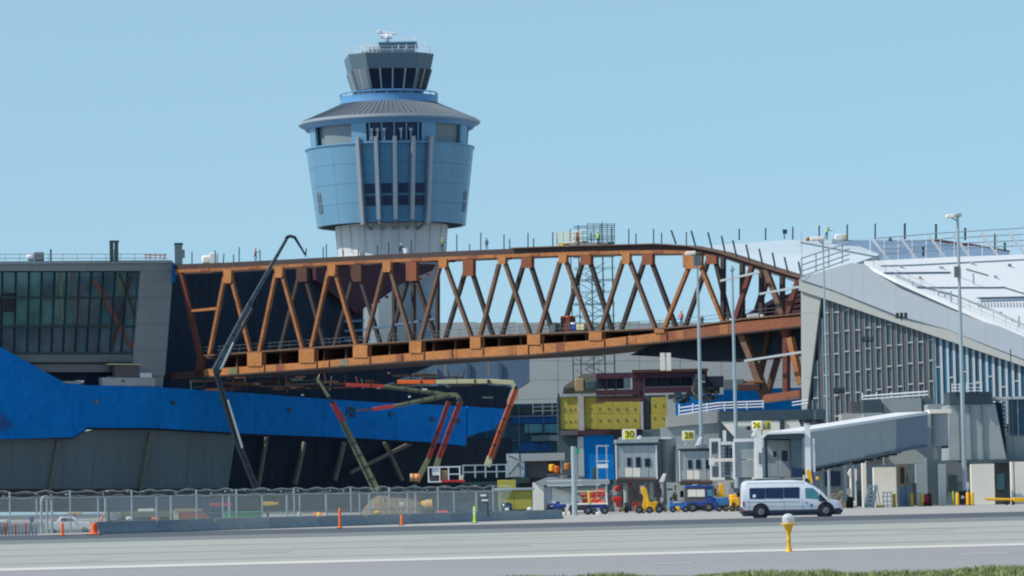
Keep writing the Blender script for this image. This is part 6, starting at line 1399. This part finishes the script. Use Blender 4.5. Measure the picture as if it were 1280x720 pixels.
for (x, y, mm, lb) in ((690, 585, 'yellow_paint', 'yellow barrel in the cabin bay'), (695.5, 587, 'orange_paint', 'orange barrel right of the yellow one in the cabin bay'), (709.5, 583.5, 'rust_hi', 'copper coloured ball shaped tank right of the cabin')):
    p = at(x, y, 378.5); m = MB().tube(p+Vector((0, 0, -.35)), p+Vector((0, 0, .35)), .3 if x < 700 else .36, n=14); o = thing_mesh(m, 'site_barrel', mm, lb, 'barrel', bevel=.12)
yard('barrel_platform', 'low scaffold platform under the copper tank', 'platform', 700, 600, 378.5, [('deck', 'panel_brown', 684, 592, 716, 594.5, -.8, 1.6, .01), ('leg', 'mullion', 685, 594, 687, 640, 0, .2, .01), ('leg', 'mullion', 713, 588, 715, 640, 0, .2, .01)])
t = T('ladder_frame', 'white ladder frame against the blue door', 'ladder', at(753, 600, 360))
for x in (746, 758): m = MB(); pb(m, 360, x, 557, x+1.6, 600, .1); m.build('stile', 'fin_white', t)
for y in (556.5, 575.5, 599): m = MB(); pb(m, 360, 745, y, 761, y+1.6, .1); m.build('rung', 'fin_white', t)
m = MB(); pb(m, 359.7, 747, 580, 760, 585, .4); m.build('box', 'white_metal', t)
for x in (746, 758): m = MB(); pb(m, 360, x, 600, x+1.6, 642, .1); m.build('stile', 'galv', t)
t = T('green_lamp', 'green lit mark on a grey post left of the blue door', 'post', at(722, 572, 370)); m = MB(); pb(m, 370, 719, 561, 724.5, 567, .3); m.build('green_plate', 'tarp_green', t); m = MB(); pb(m, 370.4, 716, 560, 722, 600, .3); m.build('post', 'gate_panel', t)
# cream trailer
t = T('site_trailer', 'cream site trailer with sloping grey roof behind the tugs', 'trailer', at(710, 640, 372))
DTt = 372
m = MB(); poly(m, flat(DTt), [(666, 603), (680, 604), (680, 640), (666, 640)], 3.5, 0.0); m.build('end_wall', 'concrete_cream', t)
for x0, x1 in ((680.6, 690), (690.5, 712), (712.5, 735), (735.5, 760)):
    m = MB(); pb(m, DTt, x0, 609, x1, 640, 3, .2); m.build('side_panel', 'concrete_cream' if x0 > 690 else 'fin_white', t)
m = MB(); poly(m, flat(DTt-.3), [(668, 603), (683, 597), (762, 600), (762, 605), (684, 607), (679, 606)], 4); m.build('roof', 'facade_light', t)
m = MB(); poly(m, flat(DTt-.2), [(693, 610), (755, 606), (755, 624), (745, 624), (700, 612)], .3); m.build('window_strip', 'facade_grey', t)
for y in (600, 606): m = MB(); pb(m, DTt-1, 684, y, 750, y+1.2, .1); m.build('gutter', 'white_metal', t)
yard('rock_pile', 'grey debris heap on the trailer roof side', 'debris', 700, 600, 376, [('debris', 'facade_grey', 684, 596, 700, 603, 0, 1, .15), ('debris', 'panel_brown', 700, 594, 712, 602, 0, 1, .2), ('debris', 'panel_brown', 716, 595, 732, 602, 0, 1, .2), ('debris', 'pane_dark', 740, 584, 748, 600, 0, 1, .1)])
# cluttered undercroft of the gates
random.seed(33)
t = T('stored_equipment', 'jumble of green and grey ground equipment beneath the gates', 'equipment', at(790, 640, 398))
for k in range(190):
    x = random.uniform(762, 1064 if k % 3 == 0 else 928); D = random.uniform(391, 398); yb_ = 640-(x-762)*.022-random.uniform(0, 26)*(k % 2); w2 = random.uniform(1.5, 7); h2 = random.uniform(2, 12)
    m = MB(); pb(m, D, x-w2/2, max(603, yb_-h2), x+w2/2, yb_, random.uniform(.3, 1.2)); m.build('box', random.choice(['clutter_dark', 'gate_dark', 'lower_rib', 'facade_grey', 'panel_brown', 'gate_panel', 'wood', 'clutter_dark', 'pump_green', 'concrete', 'pump_red', 'shadow_wall', 'fin_white', 'lower_wall']), t)
for x in (768, 806, 830, 868, 926):
    m = MB(); pb(m, 399, x, 600, x+4, 640, .5); m.build('support_column', 'gate_dark', t)
yard('red_tarp', 'bright red tarpaulin lump under the gate 30 cab', 'tarp', 785, 605, 388, [('tarp', 'red_paint', 780, 600.5, 789, 608, 0, .6, .15), ('tarp', 'pump_red', 768, 607, 776, 614, 0, .6, .15), ('strap', 'red_paint', 765, 621, 778, 627, .1, .4, .1)])
t = T('shrub', 'scrubby pale shrub beside the column under the long tunnel', 'shrub', at(1045, 635, 392)); m = MB(); random.seed(4); c = at(1048, 632, 392)
for k in range(900):
    a = random.uniform(0, 6.3); rr = random.random()**.5*1.5; z = random.random()**1.2*2.0*(1-(rr/1.6)**2)
    p = Vector((c.x+math.cos(a)*rr*1.2, 392+math.sin(a)*rr, z)); s_ = .09; d = Vector((random.uniform(-1, 1), random.uniform(-1, 1), random.uniform(-1, 1)))*s_; d2 = Vector((random.uniform(-1, 1), random.uniform(-1, 1), random.uniform(-1, 1)))*s_
    m.add([p, p+d, p+d+d2, p+d2], [(0, 1, 2, 3)])
stuff(m.build('foliage', mat('dry_leaf', (0.33, 0.27, 0.19), .8, var=.4, scale=3), t))
for k in range(7): MB().tube((c.x+(k-3)*.25, 392, 0), (c.x+(k-3)*.45, 392+.1*k, 1.4), .04, .015, n=5).build('stem', 'wood', t)
# ================================================================ VEHICLES
def wheel(t, x, y, r, w_=.22, name='wheel'):
    o = MB().tube((x, y-w_/2, r), (x, y+w_/2, r), r, n=20).build(name, 'rubber', t, world=False, bevel=.03)
    s_ = -1 if y < 0 else 1
    MB().tube((x, y+s_*w_*.3, r), (x, y+s_*(w_/2+.015), r), r*.58, r*.5, n=14).build('rim', 'rim', o, world=False)
    for i in range(5):
        a = i*2*math.pi/5; MB().beam((x, y+s_*(w_/2+.02), r), (x+math.cos(a)*r*.5, y+s_*(w_/2+.02), r+math.sin(a)*r*.5), .05, .03).build('spoke', 'gate_dark', o, world=False)
    return o
def loft(stations, belt, hw, top_in=.13, low_in=.04, zb=.3):
    # stations: (x, z_bottom, z_top); section narrows above the belt line
    m = MB(); rings = []
    for x, z0, z1 in stations:
        tb2 = min(belt, z1-.02); ti = top_in*max(0, (z1-belt))/1.2; w1 = hw
        half = [(w1-low_in, z0), (w1, z0+.12 if z0+.12 < tb2 else (z0+tb2)/2), (w1, tb2), (w1-ti*.9-.01, max(tb2+.005, z1-.14)), (w1-ti-.05, max(tb2+.01, z1-.04)), (w1-ti-.17, z1)]
        rings.append([Vector((x, -a, z)) for a, z in half]+[Vector((x, a, z)) for a, z in reversed(half)])
    n = 12; vs = [p for r_ in rings for p in r_]; fs = []
    for k in range(len(rings)-1):
        for i in range(n): j = (i+1) % n; fs.append((k*n+i, k*n+j, (k+1)*n+j, (k+1)*n+i))
    fs += [tuple(range(n)), tuple(range(len(vs)-1, len(vs)-n-1, -1))]
    m.add(vs, fs); return m
# white passenger van, built along +x, nose to the right
vb = gp(991, 646.6); van = T('passenger_van', 'white high roof passenger van with long dark side windows driving right', 'van', (vb.x, vb.y+1.0, 0))
s = 5.55/125.0
def vx(px): return (px-991)*s
def vz(py): return (647.2-py)*s
top_ = [(928.6, 612), (929.3, 605), (931, 602), (936, 600.7), (960, 600.4), (990, 600.6), (1003, 601.8), (1010, 604), (1018, 608.2), (1026, 613.5), (1032, 619.5), (1036, 624.5), (1041, 625.8), (1048, 627.2), (1051.5, 630), (1053, 634), (1053.8, 639)]
st_ = [(vx(x), .33 if x < 1046 else .38, vz(y)) for x, y in top_]
o = smooth_angle(loft(st_, vz(622), .99).build('body', 'van_white', van, world=False), 38)
MB().box((vx(991), 0, .31), (5.4, 1.96, .42)).build('sill', 'plastic_dark', van, world=False, bevel=.05)
MB().box((vx(929.5), 0, .42), (.22, 1.9, .36)).build('rear_bumper', 'plastic_dark', van, world=False, bevel=.05)
MB().box((vx(1051), 0, .42), (.26, 1.9, .42)).build('front_bumper', 'plastic_dark', van, world=False, bevel=.06)
def side(nm, mm, pts, off=.012, both=True, th=.03, par=None):
    for s_ in ((-1, 1) if both else (-1,)):
        m = MB(); P_ = []
        for px, py in pts:
            z = vz(py); ti = .13*max(0, (z-vz(622)))/1.2*1.0
            P_.append(Vector((vx(px), s_*(.99-ti*.9+off), z)))
        m.prism(P_, (0, -s_*th, 0)); m.build(nm, mm, par or van, world=False)
for a, b in ((937.6, 957.2), (957.7, 980), (980.5, 1000)):
    side('side_window', 'navy_glass', [(a+.4, 623), (a, 622), (a, 610.4), (a+.4, 609.6), (b-.4, 609.6), (b, 610.4), (b, 622), (b-.4, 623.6)])
side('door_window', 'teal_glass', [(1007.5, 623.5), (1007, 612), (1008, 611), (1017, 611), (1022.5, 616), (1026.5, 625.5)])
side('quarter_glass', 'dark_glass', [(1024, 627.5), (1025.5, 617.5), (1033, 626), (1034, 628.3)], .02)
side('window_sticker', 'white_metal', [(941.8, 621.5), (941.2, 619), (943, 617.6), (945, 617.8), (945.8, 620), (944.4, 621.8)], .02, False, .01)
for x in (1003.5, 1034.5, 980.3, 937): side('door_seam', 'gate_dark', [(x, 624.8), (x+.25, 624.8), (x+.25, 638), (x, 638)], .006, True, .01)
side('rail_groove', 'gate_dark', [(934, 627), (1000, 627.5), (1000, 628.1), (934, 627.6)], .006, True, .01)
side('belt_crease', 'verge_metal', [(933, 632.5), (1024, 633.5), (1024, 634.0), (933, 633.0)], .004, True, .01)
side('rub_strip', 'plastic_dark', [(934, 637.5), (1046, 638.5), (1046, 641), (934, 641)], .018, True, .02)
side('door_handle', 'gate_dark', [(1006.5, 628.3), (1009.5, 628.3), (1009.5, 629.3), (1006.5, 629.3)], .03, True, .02)
side('door_badge', 'cart_blue', [(1013, 631), (1016, 631), (1016, 634.5), (1013, 634.5)], .015, False, .01)
side('headlight', 'fin_white', [(1046, 629), (1051.5, 630), (1053.5, 634.5), (1049, 634)], .01)
side('tail_light', 'red_paint', [(928.7, 626), (931, 626), (931, 632), (928.7, 632)], .02); side('tail_light', 'red_paint', [(928.7, 636), (930.6, 636), (930.6, 640), (928.7, 640)], .02)
side('mirror', 'plastic_dark', [(1025.3, 622.5), (1028, 622.5), (1028.6, 627.8), (1025.8, 628.5)], .20, True, .16)
m = MB(); m.prism([Vector((vx(1010.8), -.78, vz(604.6))), Vector((vx(1010.8), .78, vz(604.6))), Vector((vx(1034.5), .93, vz(622.9))), Vector((vx(1034.5), -.93, vz(622.9)))], (.02, 0, .04)); m.build('windscreen', 'navy_glass', van, world=False)
for x in (951.5, 1032.5):
    for y in (-.88, .88):
        wheel(van, vx(x), y, .34)
    for s_ in (-1, 1):
        m = MB(); m.tube((vx(x), s_*.80, .37), (vx(x), s_*1.001, .37), .46, n=24); m.build('wheel_arch', 'black', van, world=False)
        for o in [o for o in col.objects if o.parent == van and o.name.startswith('wheel') and not o.name.startswith('wheel_arch')]:
            pass
for o in [o for o in col.objects if o.parent == van and (o.name.split('.')[0] == 'wheel')]: o.location.y = .14*(1 if sum(v.co.y for v in o.data.vertices) > 0 else -1)
for s_ in (-1, 1): side('roof_drip', 'verge_metal', [(934, 603.6), (1006, 604.0), (1006, 604.4), (934, 604.0)], -.02, True, .02)

# white pickup behind the fence, partly hidden
pbase = gp(86, 666.6); PD = pbase.y+8.5; pk = T('pickup_truck', 'white pickup truck parked by the fence at far left', 'pickup', (at(86, 662, PD).x, PD, 0))
k_ = PD/FPX
def px_(x): return (x-86)*k_
def pz(y): return (668.2-y)*k_
st_ = [(px_(x), .14, pz(y)) for x, y in ((58, 655.5), (59, 654.5), (74, 654), (76, 648.5), (79, 647.5), (90, 647.8), (95, 650), (99, 654.8), (108, 655.3), (113.5, 657), (115, 661))]
smooth_angle(loft(st_, pz(654.5), .58, .06, .02).build('body', 'white_metal', pk, world=False), 38)
for s_ in (-1, 1):
    for pts in ([(77.5, 654), (78.5, 650), (86, 649.6), (86, 654.2)], [(86.8, 654.2), (86.8, 649.7), (91, 650), (96, 654.5)]):
        m = MB(); m.prism([Vector((px_(x), s_*.575, pz(y))) for x, y in pts], (0, s_*.01, 0)); m.build('window', 'dark_glass', pk, world=False)
    for x in (67, 107): wheel(pk, px_(x), s_*.5, .2, .14)
    MB().box((px_(113), s_*.45, pz(659)), (.06, .16, .1)).build('headlight', 'fin_white', pk, world=False)
MB().box((px_(86), 0, .16), (2.2, 1.08, .1)).build('sill', 'plastic_dark', pk, world=False)
for y in (-1, 1): MB().box((px_(94.5), y*.62, pz(653.5)), (.05, .08, .1)).build('mirror', 'white_metal', pk, world=False)
m = MB(); pb(m, pbase.y+9.6, 62, 649, 70, 659, .4); thing_mesh(m, 'tarp_bundle', 'wood', 'tan bundle standing directly behind the white pickup bed', 'bundle', bevel=.1)
t = yard('parked_car', 'nose of a white car at the far left edge behind the fence', 'car', 2, 668, 225, [('bonnet', 'white_metal', -40, 650, 9, 655, 0, 1.7, .1), ('lower_body', 'plastic_dark', -40, 655, 10, 662, .1, 1.6, .1), ('headlight', 'fin_white', 5, 652.5, 9, 654.5, -.02, .2, .01)])
for x in (-30, 3):
    p = at(x, 662, 225.3); MB().tube((p.x, 225.1, .33), (p.x, 225.4, .33), .33, n=16).build('wheel', 'rubber', t)
MB().box((at(-28, 650, 226).x, 226, at(-28, 648, 226).z), (1.4, 1.4, .5)).build('cabin', 'dark_glass', t, bevel=.15)
yard('blue_drum', 'small violet blue drum behind the fence at far left', 'drum', 39, 655, 228, [('drum', 'tug_blue', 36.5, 645.5, 42.5, 652, 0, .3, .08), ('stand', 'mullion', 38, 652, 41, 666, .05, .2, .01)])

# generic tow tractor / carts seen side on, built from photo columns
def cx(D): return lambda x, y: at(x, y, D)
def gse(name, label, cat, x0, x1, D, parts, wheels, group=None):
    b = at((x0+x1)/2, 640, D); t = T(name, label, cat, (b.x, D, 0), group)
    for pt in parts:
        nm, mm, a0, c0, a1, c1 = pt[:6]; off = pt[6] if len(pt) > 6 else 0; th = pt[7] if len(pt) > 7 else 1.5; bv = pt[8] if len(pt) > 8 else .04
        if isinstance(a0, (list, tuple)):
            m = MB(); poly(m, flat(D+off), a0, th)
        else: m = MB(); pb(m, D, a0, c0, a1, c1, th, off)
        m.build(nm, mm, t, bevel=bv)
    for (x, r, w_) in wheels:
        p = at(x, 640, D)
        for dy in (.12, 1.25):
            o = MB().tube((p.x, D+dy-.1-w_, r), (p.x, D+dy-.1, r), r, n=18).build('wheel', 'rubber', t, bevel=.03)
            MB().tube((p.x, D+dy-.13-w_, r), (p.x, D+dy-.1, r), r*.5, n=12).build('rim', 'gate_dark', o)
    return t
DG1 = 348
gse('baggage_tractor', 'dark blue tow tractor at the left of the loaded cart', 'tow tractor', 683, 706, DG1,
    [('body', 'tug_blue', 684, 629, 700, 637, 0, 1.3), ('bonnet', 'plastic_dark', 683, 629.5, 690, 637.5, -.05, 1.2, .1), ('seat', 'black', 695, 627, 700, 632, .3, .7), ('bumper', 'mullion', 682, 635, 686, 638.5, -.05, 1.3), ('fender', 'tug_blue', 696, 630, 708, 635, -.05, 1.35, .08), ('stripe', 'fin_white', 688, 632, 692, 633.5, -.1, .1)],
    [(689, .28, .2), (701, .38, .25)])
gse('baggage_tractor', 'dark blue tow tractor in the middle, before the cream trailer', 'tow tractor', 710, 736, DG1,
    [('body', 'tug_blue', 712, 631, 736, 638, 0, 1.3), ('bonnet', 'plastic_dark', [(710, 638), (712, 632), (716, 629.5), (724, 629.5), (724, 638)], 0, 0, 0, -.05, 1.2), ('deck', 'rust_dark', 718, 633, 734, 636, -.08, 1.3), ('steering_column', 'black', 722, 626, 723.5, 631, .5, .2), ('fender', 'tug_blue', 729, 630, 741, 634, -.05, 1.35, .08)],
    [(716, .3, .2), (735, .38, .25)])
t = gse('luggage_cart', 'loaded cart piled with bright red bags under a yellow frame', 'cart', 735, 762, DG1,
    [('cart_bed', 'tug_blue', 738, 630, 760, 635, 0, 1.5), ('tractor_body', 'tug_blue', 750, 631, 761, 639, -.05, 1.4), ('frame_rail', 'pump_cream', 716, 613.5, 758, 615, -.1, .1), ('frame_post', 'sign_yellow', 735, 614, 737, 630, -.15, .1), ('frame_post', 'concrete_cream', [(757, 614), (758.4, 614), (760, 632), (758.4, 632)], 0, 0, 0, -.1, .1), ('cart_deck', 'concrete_cream', 717, 629, 760, 631, -.1, 1.5), ('shelf', 'facade_grey', 718, 623, 732, 624, 0, 1.3), ('shelf', 'facade_grey', 718, 618, 732, 619, 0, 1.3), ('hood', 'hivis_orange', 742, 626, 757, 630.5, .1, 1.2, .1)],
    [(756, .34, .25), (743, .28, .2)])
for k, (x0, y0, x1, y1) in enumerate(((726, 617, 734, 622), (728, 623, 735, 629), (738, 615, 744, 622), (738.5, 622.5, 745, 629.5), (745, 611.5, 757, 616.5), (745.5, 617, 751, 621), (746, 622, 751.5, 627), (752, 617, 757, 620.5))):
    m = MB(); pb(m, DG1+.2, x0, y0, x1, y1, .9); tag(m.build('bag', 'red_paint' if k % 3 else 'hivis_orange', bevel=.09), 'red bag '+['at the top left of the cart load', 'at the bottom left of the cart load', 'right of the yellow post, upper', 'right of the yellow post, lower', 'wide one on top at the right', 'second row of the right column', 'third row of the right column', 'small one at the right frame post'][k], 'bag', 'red bags on the cart')
for k, (x, w_) in enumerate(((689.5, 7), (705, 4), (711, 4), (747.5, 5))):
    m = MB(); pb(m, DG1-3, x-w_/2, 640, x+w_/2, 644.2, .3); tag(m.build('wheel_chock', 'concrete_cream', bevel=.05), 'pale block on the apron '+['below the left tractor, widest of four', 'just right of the left tractor wheel', 'second of the close pair between the tractors', 'below the red bag cart'][k], 'block', 'pale blocks on the apron')
gse('belt_loader', 'yellow belt loader with raised yellow mast and red front', 'belt loader', 794, 829, 352,
    [('mast', 'yellow_paint', [(802, 638), (805, 622), (801, 610), (803, 608.5), (808, 610), (811, 622), (811, 638)], 0, 0, 0, 0, .9), ('body', 'yellow_paint', 808, 627, 822, 639, .1, 1.4), ('boom_frame', 'yellow_paint', [(809, 622), (815, 630), (820, 634), (820, 638), (809, 638)], 0, 0, 0, -.1, .3), ('engine', 'pump_green', 813, 625, 822, 632, .2, 1.2, .1), ('counterweight', 'black', 820, 629, 828, 639, .1, 1.3, .08), ('front_shovel', 'red_paint', [(794, 640), (794, 634), (796, 632), (800, 638), (806, 640), (806, 642)], 0, 0, 0, -.1, 1.5), ('seat', 'galv', 812, 620, 816, 626, .5, .5), ('rail', 'yellow_paint', 814, 638, 829, 639.3, -.1, .1)],
    [(799, .34, .25), (812, .3, .2), (824, .36, .25)])
gse('blue_cart', 'small bright blue cart with a yellow end lamp', 'cart', 837, 860, 358,
    [('cart_body', 'cart_blue', 837, 628, 861, 636, 0, 1.5), ('rim', 'fin_white', 842, 627.3, 853, 629, -.05, 1.0), ('lamp', 'yellow_paint', 844.5, 633, 850.5, 639, -.1, .4, .1), ('rail', 'cart_blue', 838, 626, 852, 627.2, .4, .6)],
    [(841.5, .28, .2), (857, .28, .2)])
gse('service_truck', 'dark blue service truck with cream shuttered side', 'truck', 857, 896, 358,
    [('box', 'panel_brown', 856, 608.5, 883, 631, 0, 2.2), ('roof', 'tug_blue', 856, 607, 892, 609.5, -.1, 2.4), ('shutter', 'concrete_cream', 860, 612, 870.4, 621, -.06, .1, .01), ('shutter', 'concrete_cream', 870.9, 612, 881, 621, -.06, .1, .01), ('cab', 'tug_blue', 883, 609, 892, 638, 0, 2.1), ('cab_window', 'teal_glass', 884.5, 612, 890.5, 620, -.05, .1, .01), ('chassis', 'tug_blue', 858, 627, 897, 638, -.05, 2.0), ('bonnet', 'tug_blue', 891, 622, 898, 637, .1, 1.9, .12), ('step', 'black', 872, 632, 882, 638, -.12, .3), ('roof_lamp', 'fin_white', 866, 605.5, 873, 607, .3, .3)],
    [(866, .42, .28), (886, .42, .28)])
gse('blue_cart', 'blue cart right of the service truck carrying yellow gear', 'cart', 895, 915, 358,
    [('cart_body', 'cart_blue', 895, 622, 912, 632, 0, 1.5), ('chassis', 'rust_dark', 897, 632, 912, 636, .1, 1.2), ('cone_stack', 'yellow_paint', [(896, 621), (899, 610), (900, 604), (904, 604), (905, 612), (907, 621)], 0, 0, 0, .3, .8)],
    [(908, .3, .2), (899, .28, .2)])
gse('yellow_loader', 'low yellow green loader just left of the van', 'loader', 913, 927, 356,
    [('body', 'yellow_paint', 913, 622, 925, 634, 0, 1.4, .1), ('mast', 'yellow_paint', 912, 618, 922, 626, .2, 1, .12), ('base', 'yellow_paint', 912, 633, 926, 639, -.05, 1.5, .05), ('grille', 'rust_dark', 915, 628, 919, 637, -.1, .2), ('seat', 'black', 920, 624, 926, 630, .3, .6)],
    [(915, .26, .2), (924, .26, .2)])
t = gse('flag_barrier', 'yellow and blue slanted panels sticking up behind the van roof', 'panel', 1008, 1022, 360,
    [('yellow_panel', 'yellow_paint', [(1007.5, 590), (1010, 586), (1014, 590), (1017, 606), (1010, 598)], 0, 0, 0, 0, .3, .01), ('blue_panel', 'tug_blue', [(1014, 590), (1018, 593), (1019, 607), (1016, 606)], 0, 0, 0, .1, .3, .01), ('yellow_lamp', 'yellow_paint', 1020, 596, 1024, 600, 0, .3, .1), ('stand', 'galv', 1014, 600, 1016, 640, .3, .2, .01)], [])
# white steps, cabinets, bollards, reel, towbar on the right
t = T('boarding_steps', 'white wheeled steps leaning up to the right near the cream wall', 'steps', at(1092, 635, 392))
for (a, b) in (((1081, 635.5), (1087.5, 606)), ((1091, 635.5), (1095, 606))): MB().beam(at(*a, 392), at(*b, 392), .1, .3).build('stringer', 'white_metal', t)
for k in range(6):
    f = k/5.5; x = 1082+f*6; p = at(x+4.5, 633.5-f*27, 392); MB().box(p, (.62, .7, .12)).build('tread', 'white_metal', t)
for (a, b) in (((1097, 634), (1093, 606)), ((1101, 635), (1096, 607))): MB().beam(at(*a, 393.5), at(*b, 393.5), .09, .09).build('rear_strut', 'white_metal', t)
for x in (1083, 1097): p = at(x, 636, 392); MB().tube((p.x-.1, 392, .12), (p.x+.1, 392, .12), .12, n=10).build('castor', 'rubber', t)
t = T('step_stool', 'short white platform steps right of the taller steps', 'steps', at(1109, 635, 392))
for x in (1104, 1109, 1114): m = MB(); pb(m, 392, x, 615, x+1.2, 634, .15); m.build('post', 'white_metal', t)
for y in (615, 620, 626, 631): m = MB(); pb(m, 392, 1103.5, y, 1115.5, y+1.3, .8); m.build('tread', 'white_metal', t)
thing_mesh(pb(MB(), 391, 1097, 631.5, 1106, 635, .5) or MB(), 'tool_tray', 'yellow_paint', 'flat yellow tray at the foot of the white steps', 'tray') if False else None
m = MB(); pb(m, 391, 1097, 631.8, 1106, 635.4, .6); thing_mesh(m, 'tool_tray', 'yellow_paint', 'flat yellow tray at the foot of the white steps', 'tray', bevel=.05)
t = yard('grey_cabinet', 'tall pale grey electrical cabinet right of the cream wall', 'cabinet', 1132, 634, 396, [('cabinet_door', 'blue_metal', 1124, 607.5, 1132.4, 633, 0, .8), ('cabinet_door', 'blue_metal', 1132.8, 607.5, 1141, 633, 0, .8), ('plinth', 'concrete', 1123, 633, 1142, 635, -.1, 1), ('top_vent', 'wood', 1130, 604.5, 1139, 607.5, .2, .5)])
for x, y, lb in ((1118, 633.5, 'yellow bollard left of the grey cabinet'), (1140, 633, 'yellow bollard right of the grey cabinet'), (1152, 633, 'yellow bollard left of the red hose reel'), (1197, 631, 'yellow bollard left of the black bin'), (1210, 631, 'yellow bollard directly right of the black bin'), (1215.5, 631, 'outermost yellow bollard right of the black bin')):
    D = 393; p = at(x, y, D); hh2 = 16*D/FPX-.05
    t = T('bollard', lb, 'bollard', (p.x, D, 0), 'yellow safety bollards'); smooth_angle(MB().lathe((p.x, D, 0), [(.17, 0), (.17, hh2), (.12, hh2+.07), (0, hh2+.1)], 16).build('post', 'yellow_paint', t), 50); smooth_angle(MB().lathe((p.x, D, 0), [(.2, 0), (.2, .06), (0, .06)], 16).build('base_ring', 'mullion', t), 40)
yard('white_tank', 'small white drum left of the red hose reel', 'drum', 1148.5, 632, 396, [('drum', 'white_metal', 1146, 617, 1151, 632, 0, .5, .1), ('lid', 'galv', 1145.5, 616, 1151.5, 617.2, -.02, .54, .01)])
t = T('hose_reel', 'dark red hose reel standing before the lower columns', 'hose reel', at(1158, 632, 395)); p = at(1158.5, 625, 395)
smooth_angle(MB().tube((p.x-.25, 395, p.z), (p.x+.3, 395, p.z), .62, n=20).build('drum', 'pump_red', t)); MB().tube((p.x+.1, 394.95, p.z), (p.x+.42, 394.95, p.z), .68, n=20).build('flange', 'rust_dark', t); MB().box((p.x, 395, .2), (.9, .8, .4)).build('stand', 'mullion', t)
t = yard('black_bin', 'black bin with a white round mark between yellow bollards', 'bin', 1203, 631, 396, [('bin_body', 'black', 1199, 614, 1208.5, 630, 0, .9), ('lid', 'mullion', 1195, 612.8, 1211, 614.8, -.2, 1.3)])
p = at(1203.5, 621.5, 395.9); MB().tube((p.x, 395.85, p.z), (p.x, 396.1, p.z), .17, n=14).build('round_mark', 'fin_white', t)
yard('feed_post', 'thin post with white box beside the black bin', 'post', 1194, 631, 395, [('post', 'hivis', 1191, 614, 1192.6, 631, 0, .12), ('box', 'fin_white', 1208.5, 603, 1212, 612, 0, .3), ('stem', 'galv', 1209.6, 612, 1210.6, 631, 0, .08)])
t = T('tow_bar', 'long yellow aircraft tow bar lying at the right edge', 'tow bar', at(1258, 631, 372))
a = at(1232, 623.6, 372); b = at(1300, 625.8, 372)
MB().tube(a, b, .13, n=10).build('bar', 'yellow_paint', t); MB().tube(at(1231, 623.3, 372), at(1243, 624.5, 372), .07, n=8).build('hitch', 'galv', t); m = MB(); pb(m, 371.8, 1267, 622, 1282, 627.5, .5); m.build('head', 'yellow_paint', t, bevel=.05)
for x in (1258, 1266, 1288):
    p = at(x, 627, 372); MB().tube((p.x-.1, 372, .24), (p.x+.1, 372, .24), .24, n=14).build('wheel', 'rubber', t); MB().beam((p.x, 372, .24), (p.x, 372, at(x, 625, 372).z), .1).build('wheel_leg', 'yellow_paint', t)

# ================================================================ TAXIWAY EDGE LIGHT
lb_ = gp(986.3, 690.3); t = T('taxiway_light', 'yellow taxiway edge light with clear domed lens in the foreground', 'taxiway light', lb_)
h1 = 47*lb_.y/FPX
c = lb_; u_ = h1/47.0
def LZ(y): return (690.3-y)*u_
smooth_angle(MB().lathe(c, [(4.6*u_, 0), (4.6*u_, 1.2*u_), (4.0*u_, 2*u_), (2.9*u_, 5*u_), (2.4*u_, 9*u_), (2.3*u_, 14*u_), (2.8*u_, 15*u_), (2.8*u_, 16.5*u_), (2.3*u_, 17.5*u_), (2.4*u_, 23*u_), (3.4*u_, 24.5*u_), (3.6*u_, 26.5*u_), (5.6*u_, 32*u_), (6.2*u_, 34.5*u_), (0, 34.5*u_)], 32).build('stem', 'yellow_paint', t), 40)
smooth_angle(MB().lathe(c, [(6.0*u_, 34.0*u_), (10.6*u_, 34.4*u_), (10.8*u_, 35.4*u_), (6.5*u_, 36*u_), (0, 36*u_)], 32).build('collar', 'yellow_paint', t), 40)
gl = bpy.data.materials.new('lens_glass'); gl.use_nodes = True; b_ = gl.node_tree.nodes['Principled BSDF']; b_.inputs['Base Color'].default_value = (.86, .92, .95, 1); b_.inputs['Transmission Weight'].default_value = .55; b_.inputs['Roughness'].default_value = .12; MATS['lens_glass'] = gl
prof = [(7.4*u_, 36*u_), (7.8*u_, 38*u_)]
for k in range(6): prof += [(7.9*u_, (38.5+k*.9)*u_), (7.5*u_, (38.9+k*.9)*u_)]
prof += [(7.2*u_, 44*u_), (6.0*u_, 46*u_), (3.6*u_, 47.6*u_), (0, 48.3*u_)]
smooth_angle(MB().lathe(c, prof, 32).build('lens', 'lens_glass', t), 30)
smooth_angle(MB().lathe(c, [(2*u_, 36*u_), (2.2*u_, 43*u_), (0, 43.4*u_)], 16).build('lamp_core', 'fin_white', t), 40)
MB().box(c+Vector((0, 0, .004)), (h1*.5, h1*.5, .008)).build('base_plate', 'concrete', t)
for a in range(4): MB().tube(c+Vector((math.cos(a*1.57+.78)*3.9*u_, math.sin(a*1.57+.78)*3.9*u_, 0)), c+Vector((math.cos(a*1.57+.78)*3.9*u_, math.sin(a*1.57+.78)*3.9*u_, 2*u_)), .5*u_, n=8).build('bolt', 'rust', t)
for a in (.6, 2.5): MB().box(c+Vector((math.cos(a)*9.3*u_, math.sin(a)*9.3*u_, 35*u_)), (1.5*u_, 1.5*u_, 2.4*u_)).build('clamp', 'yellow_paint', t)
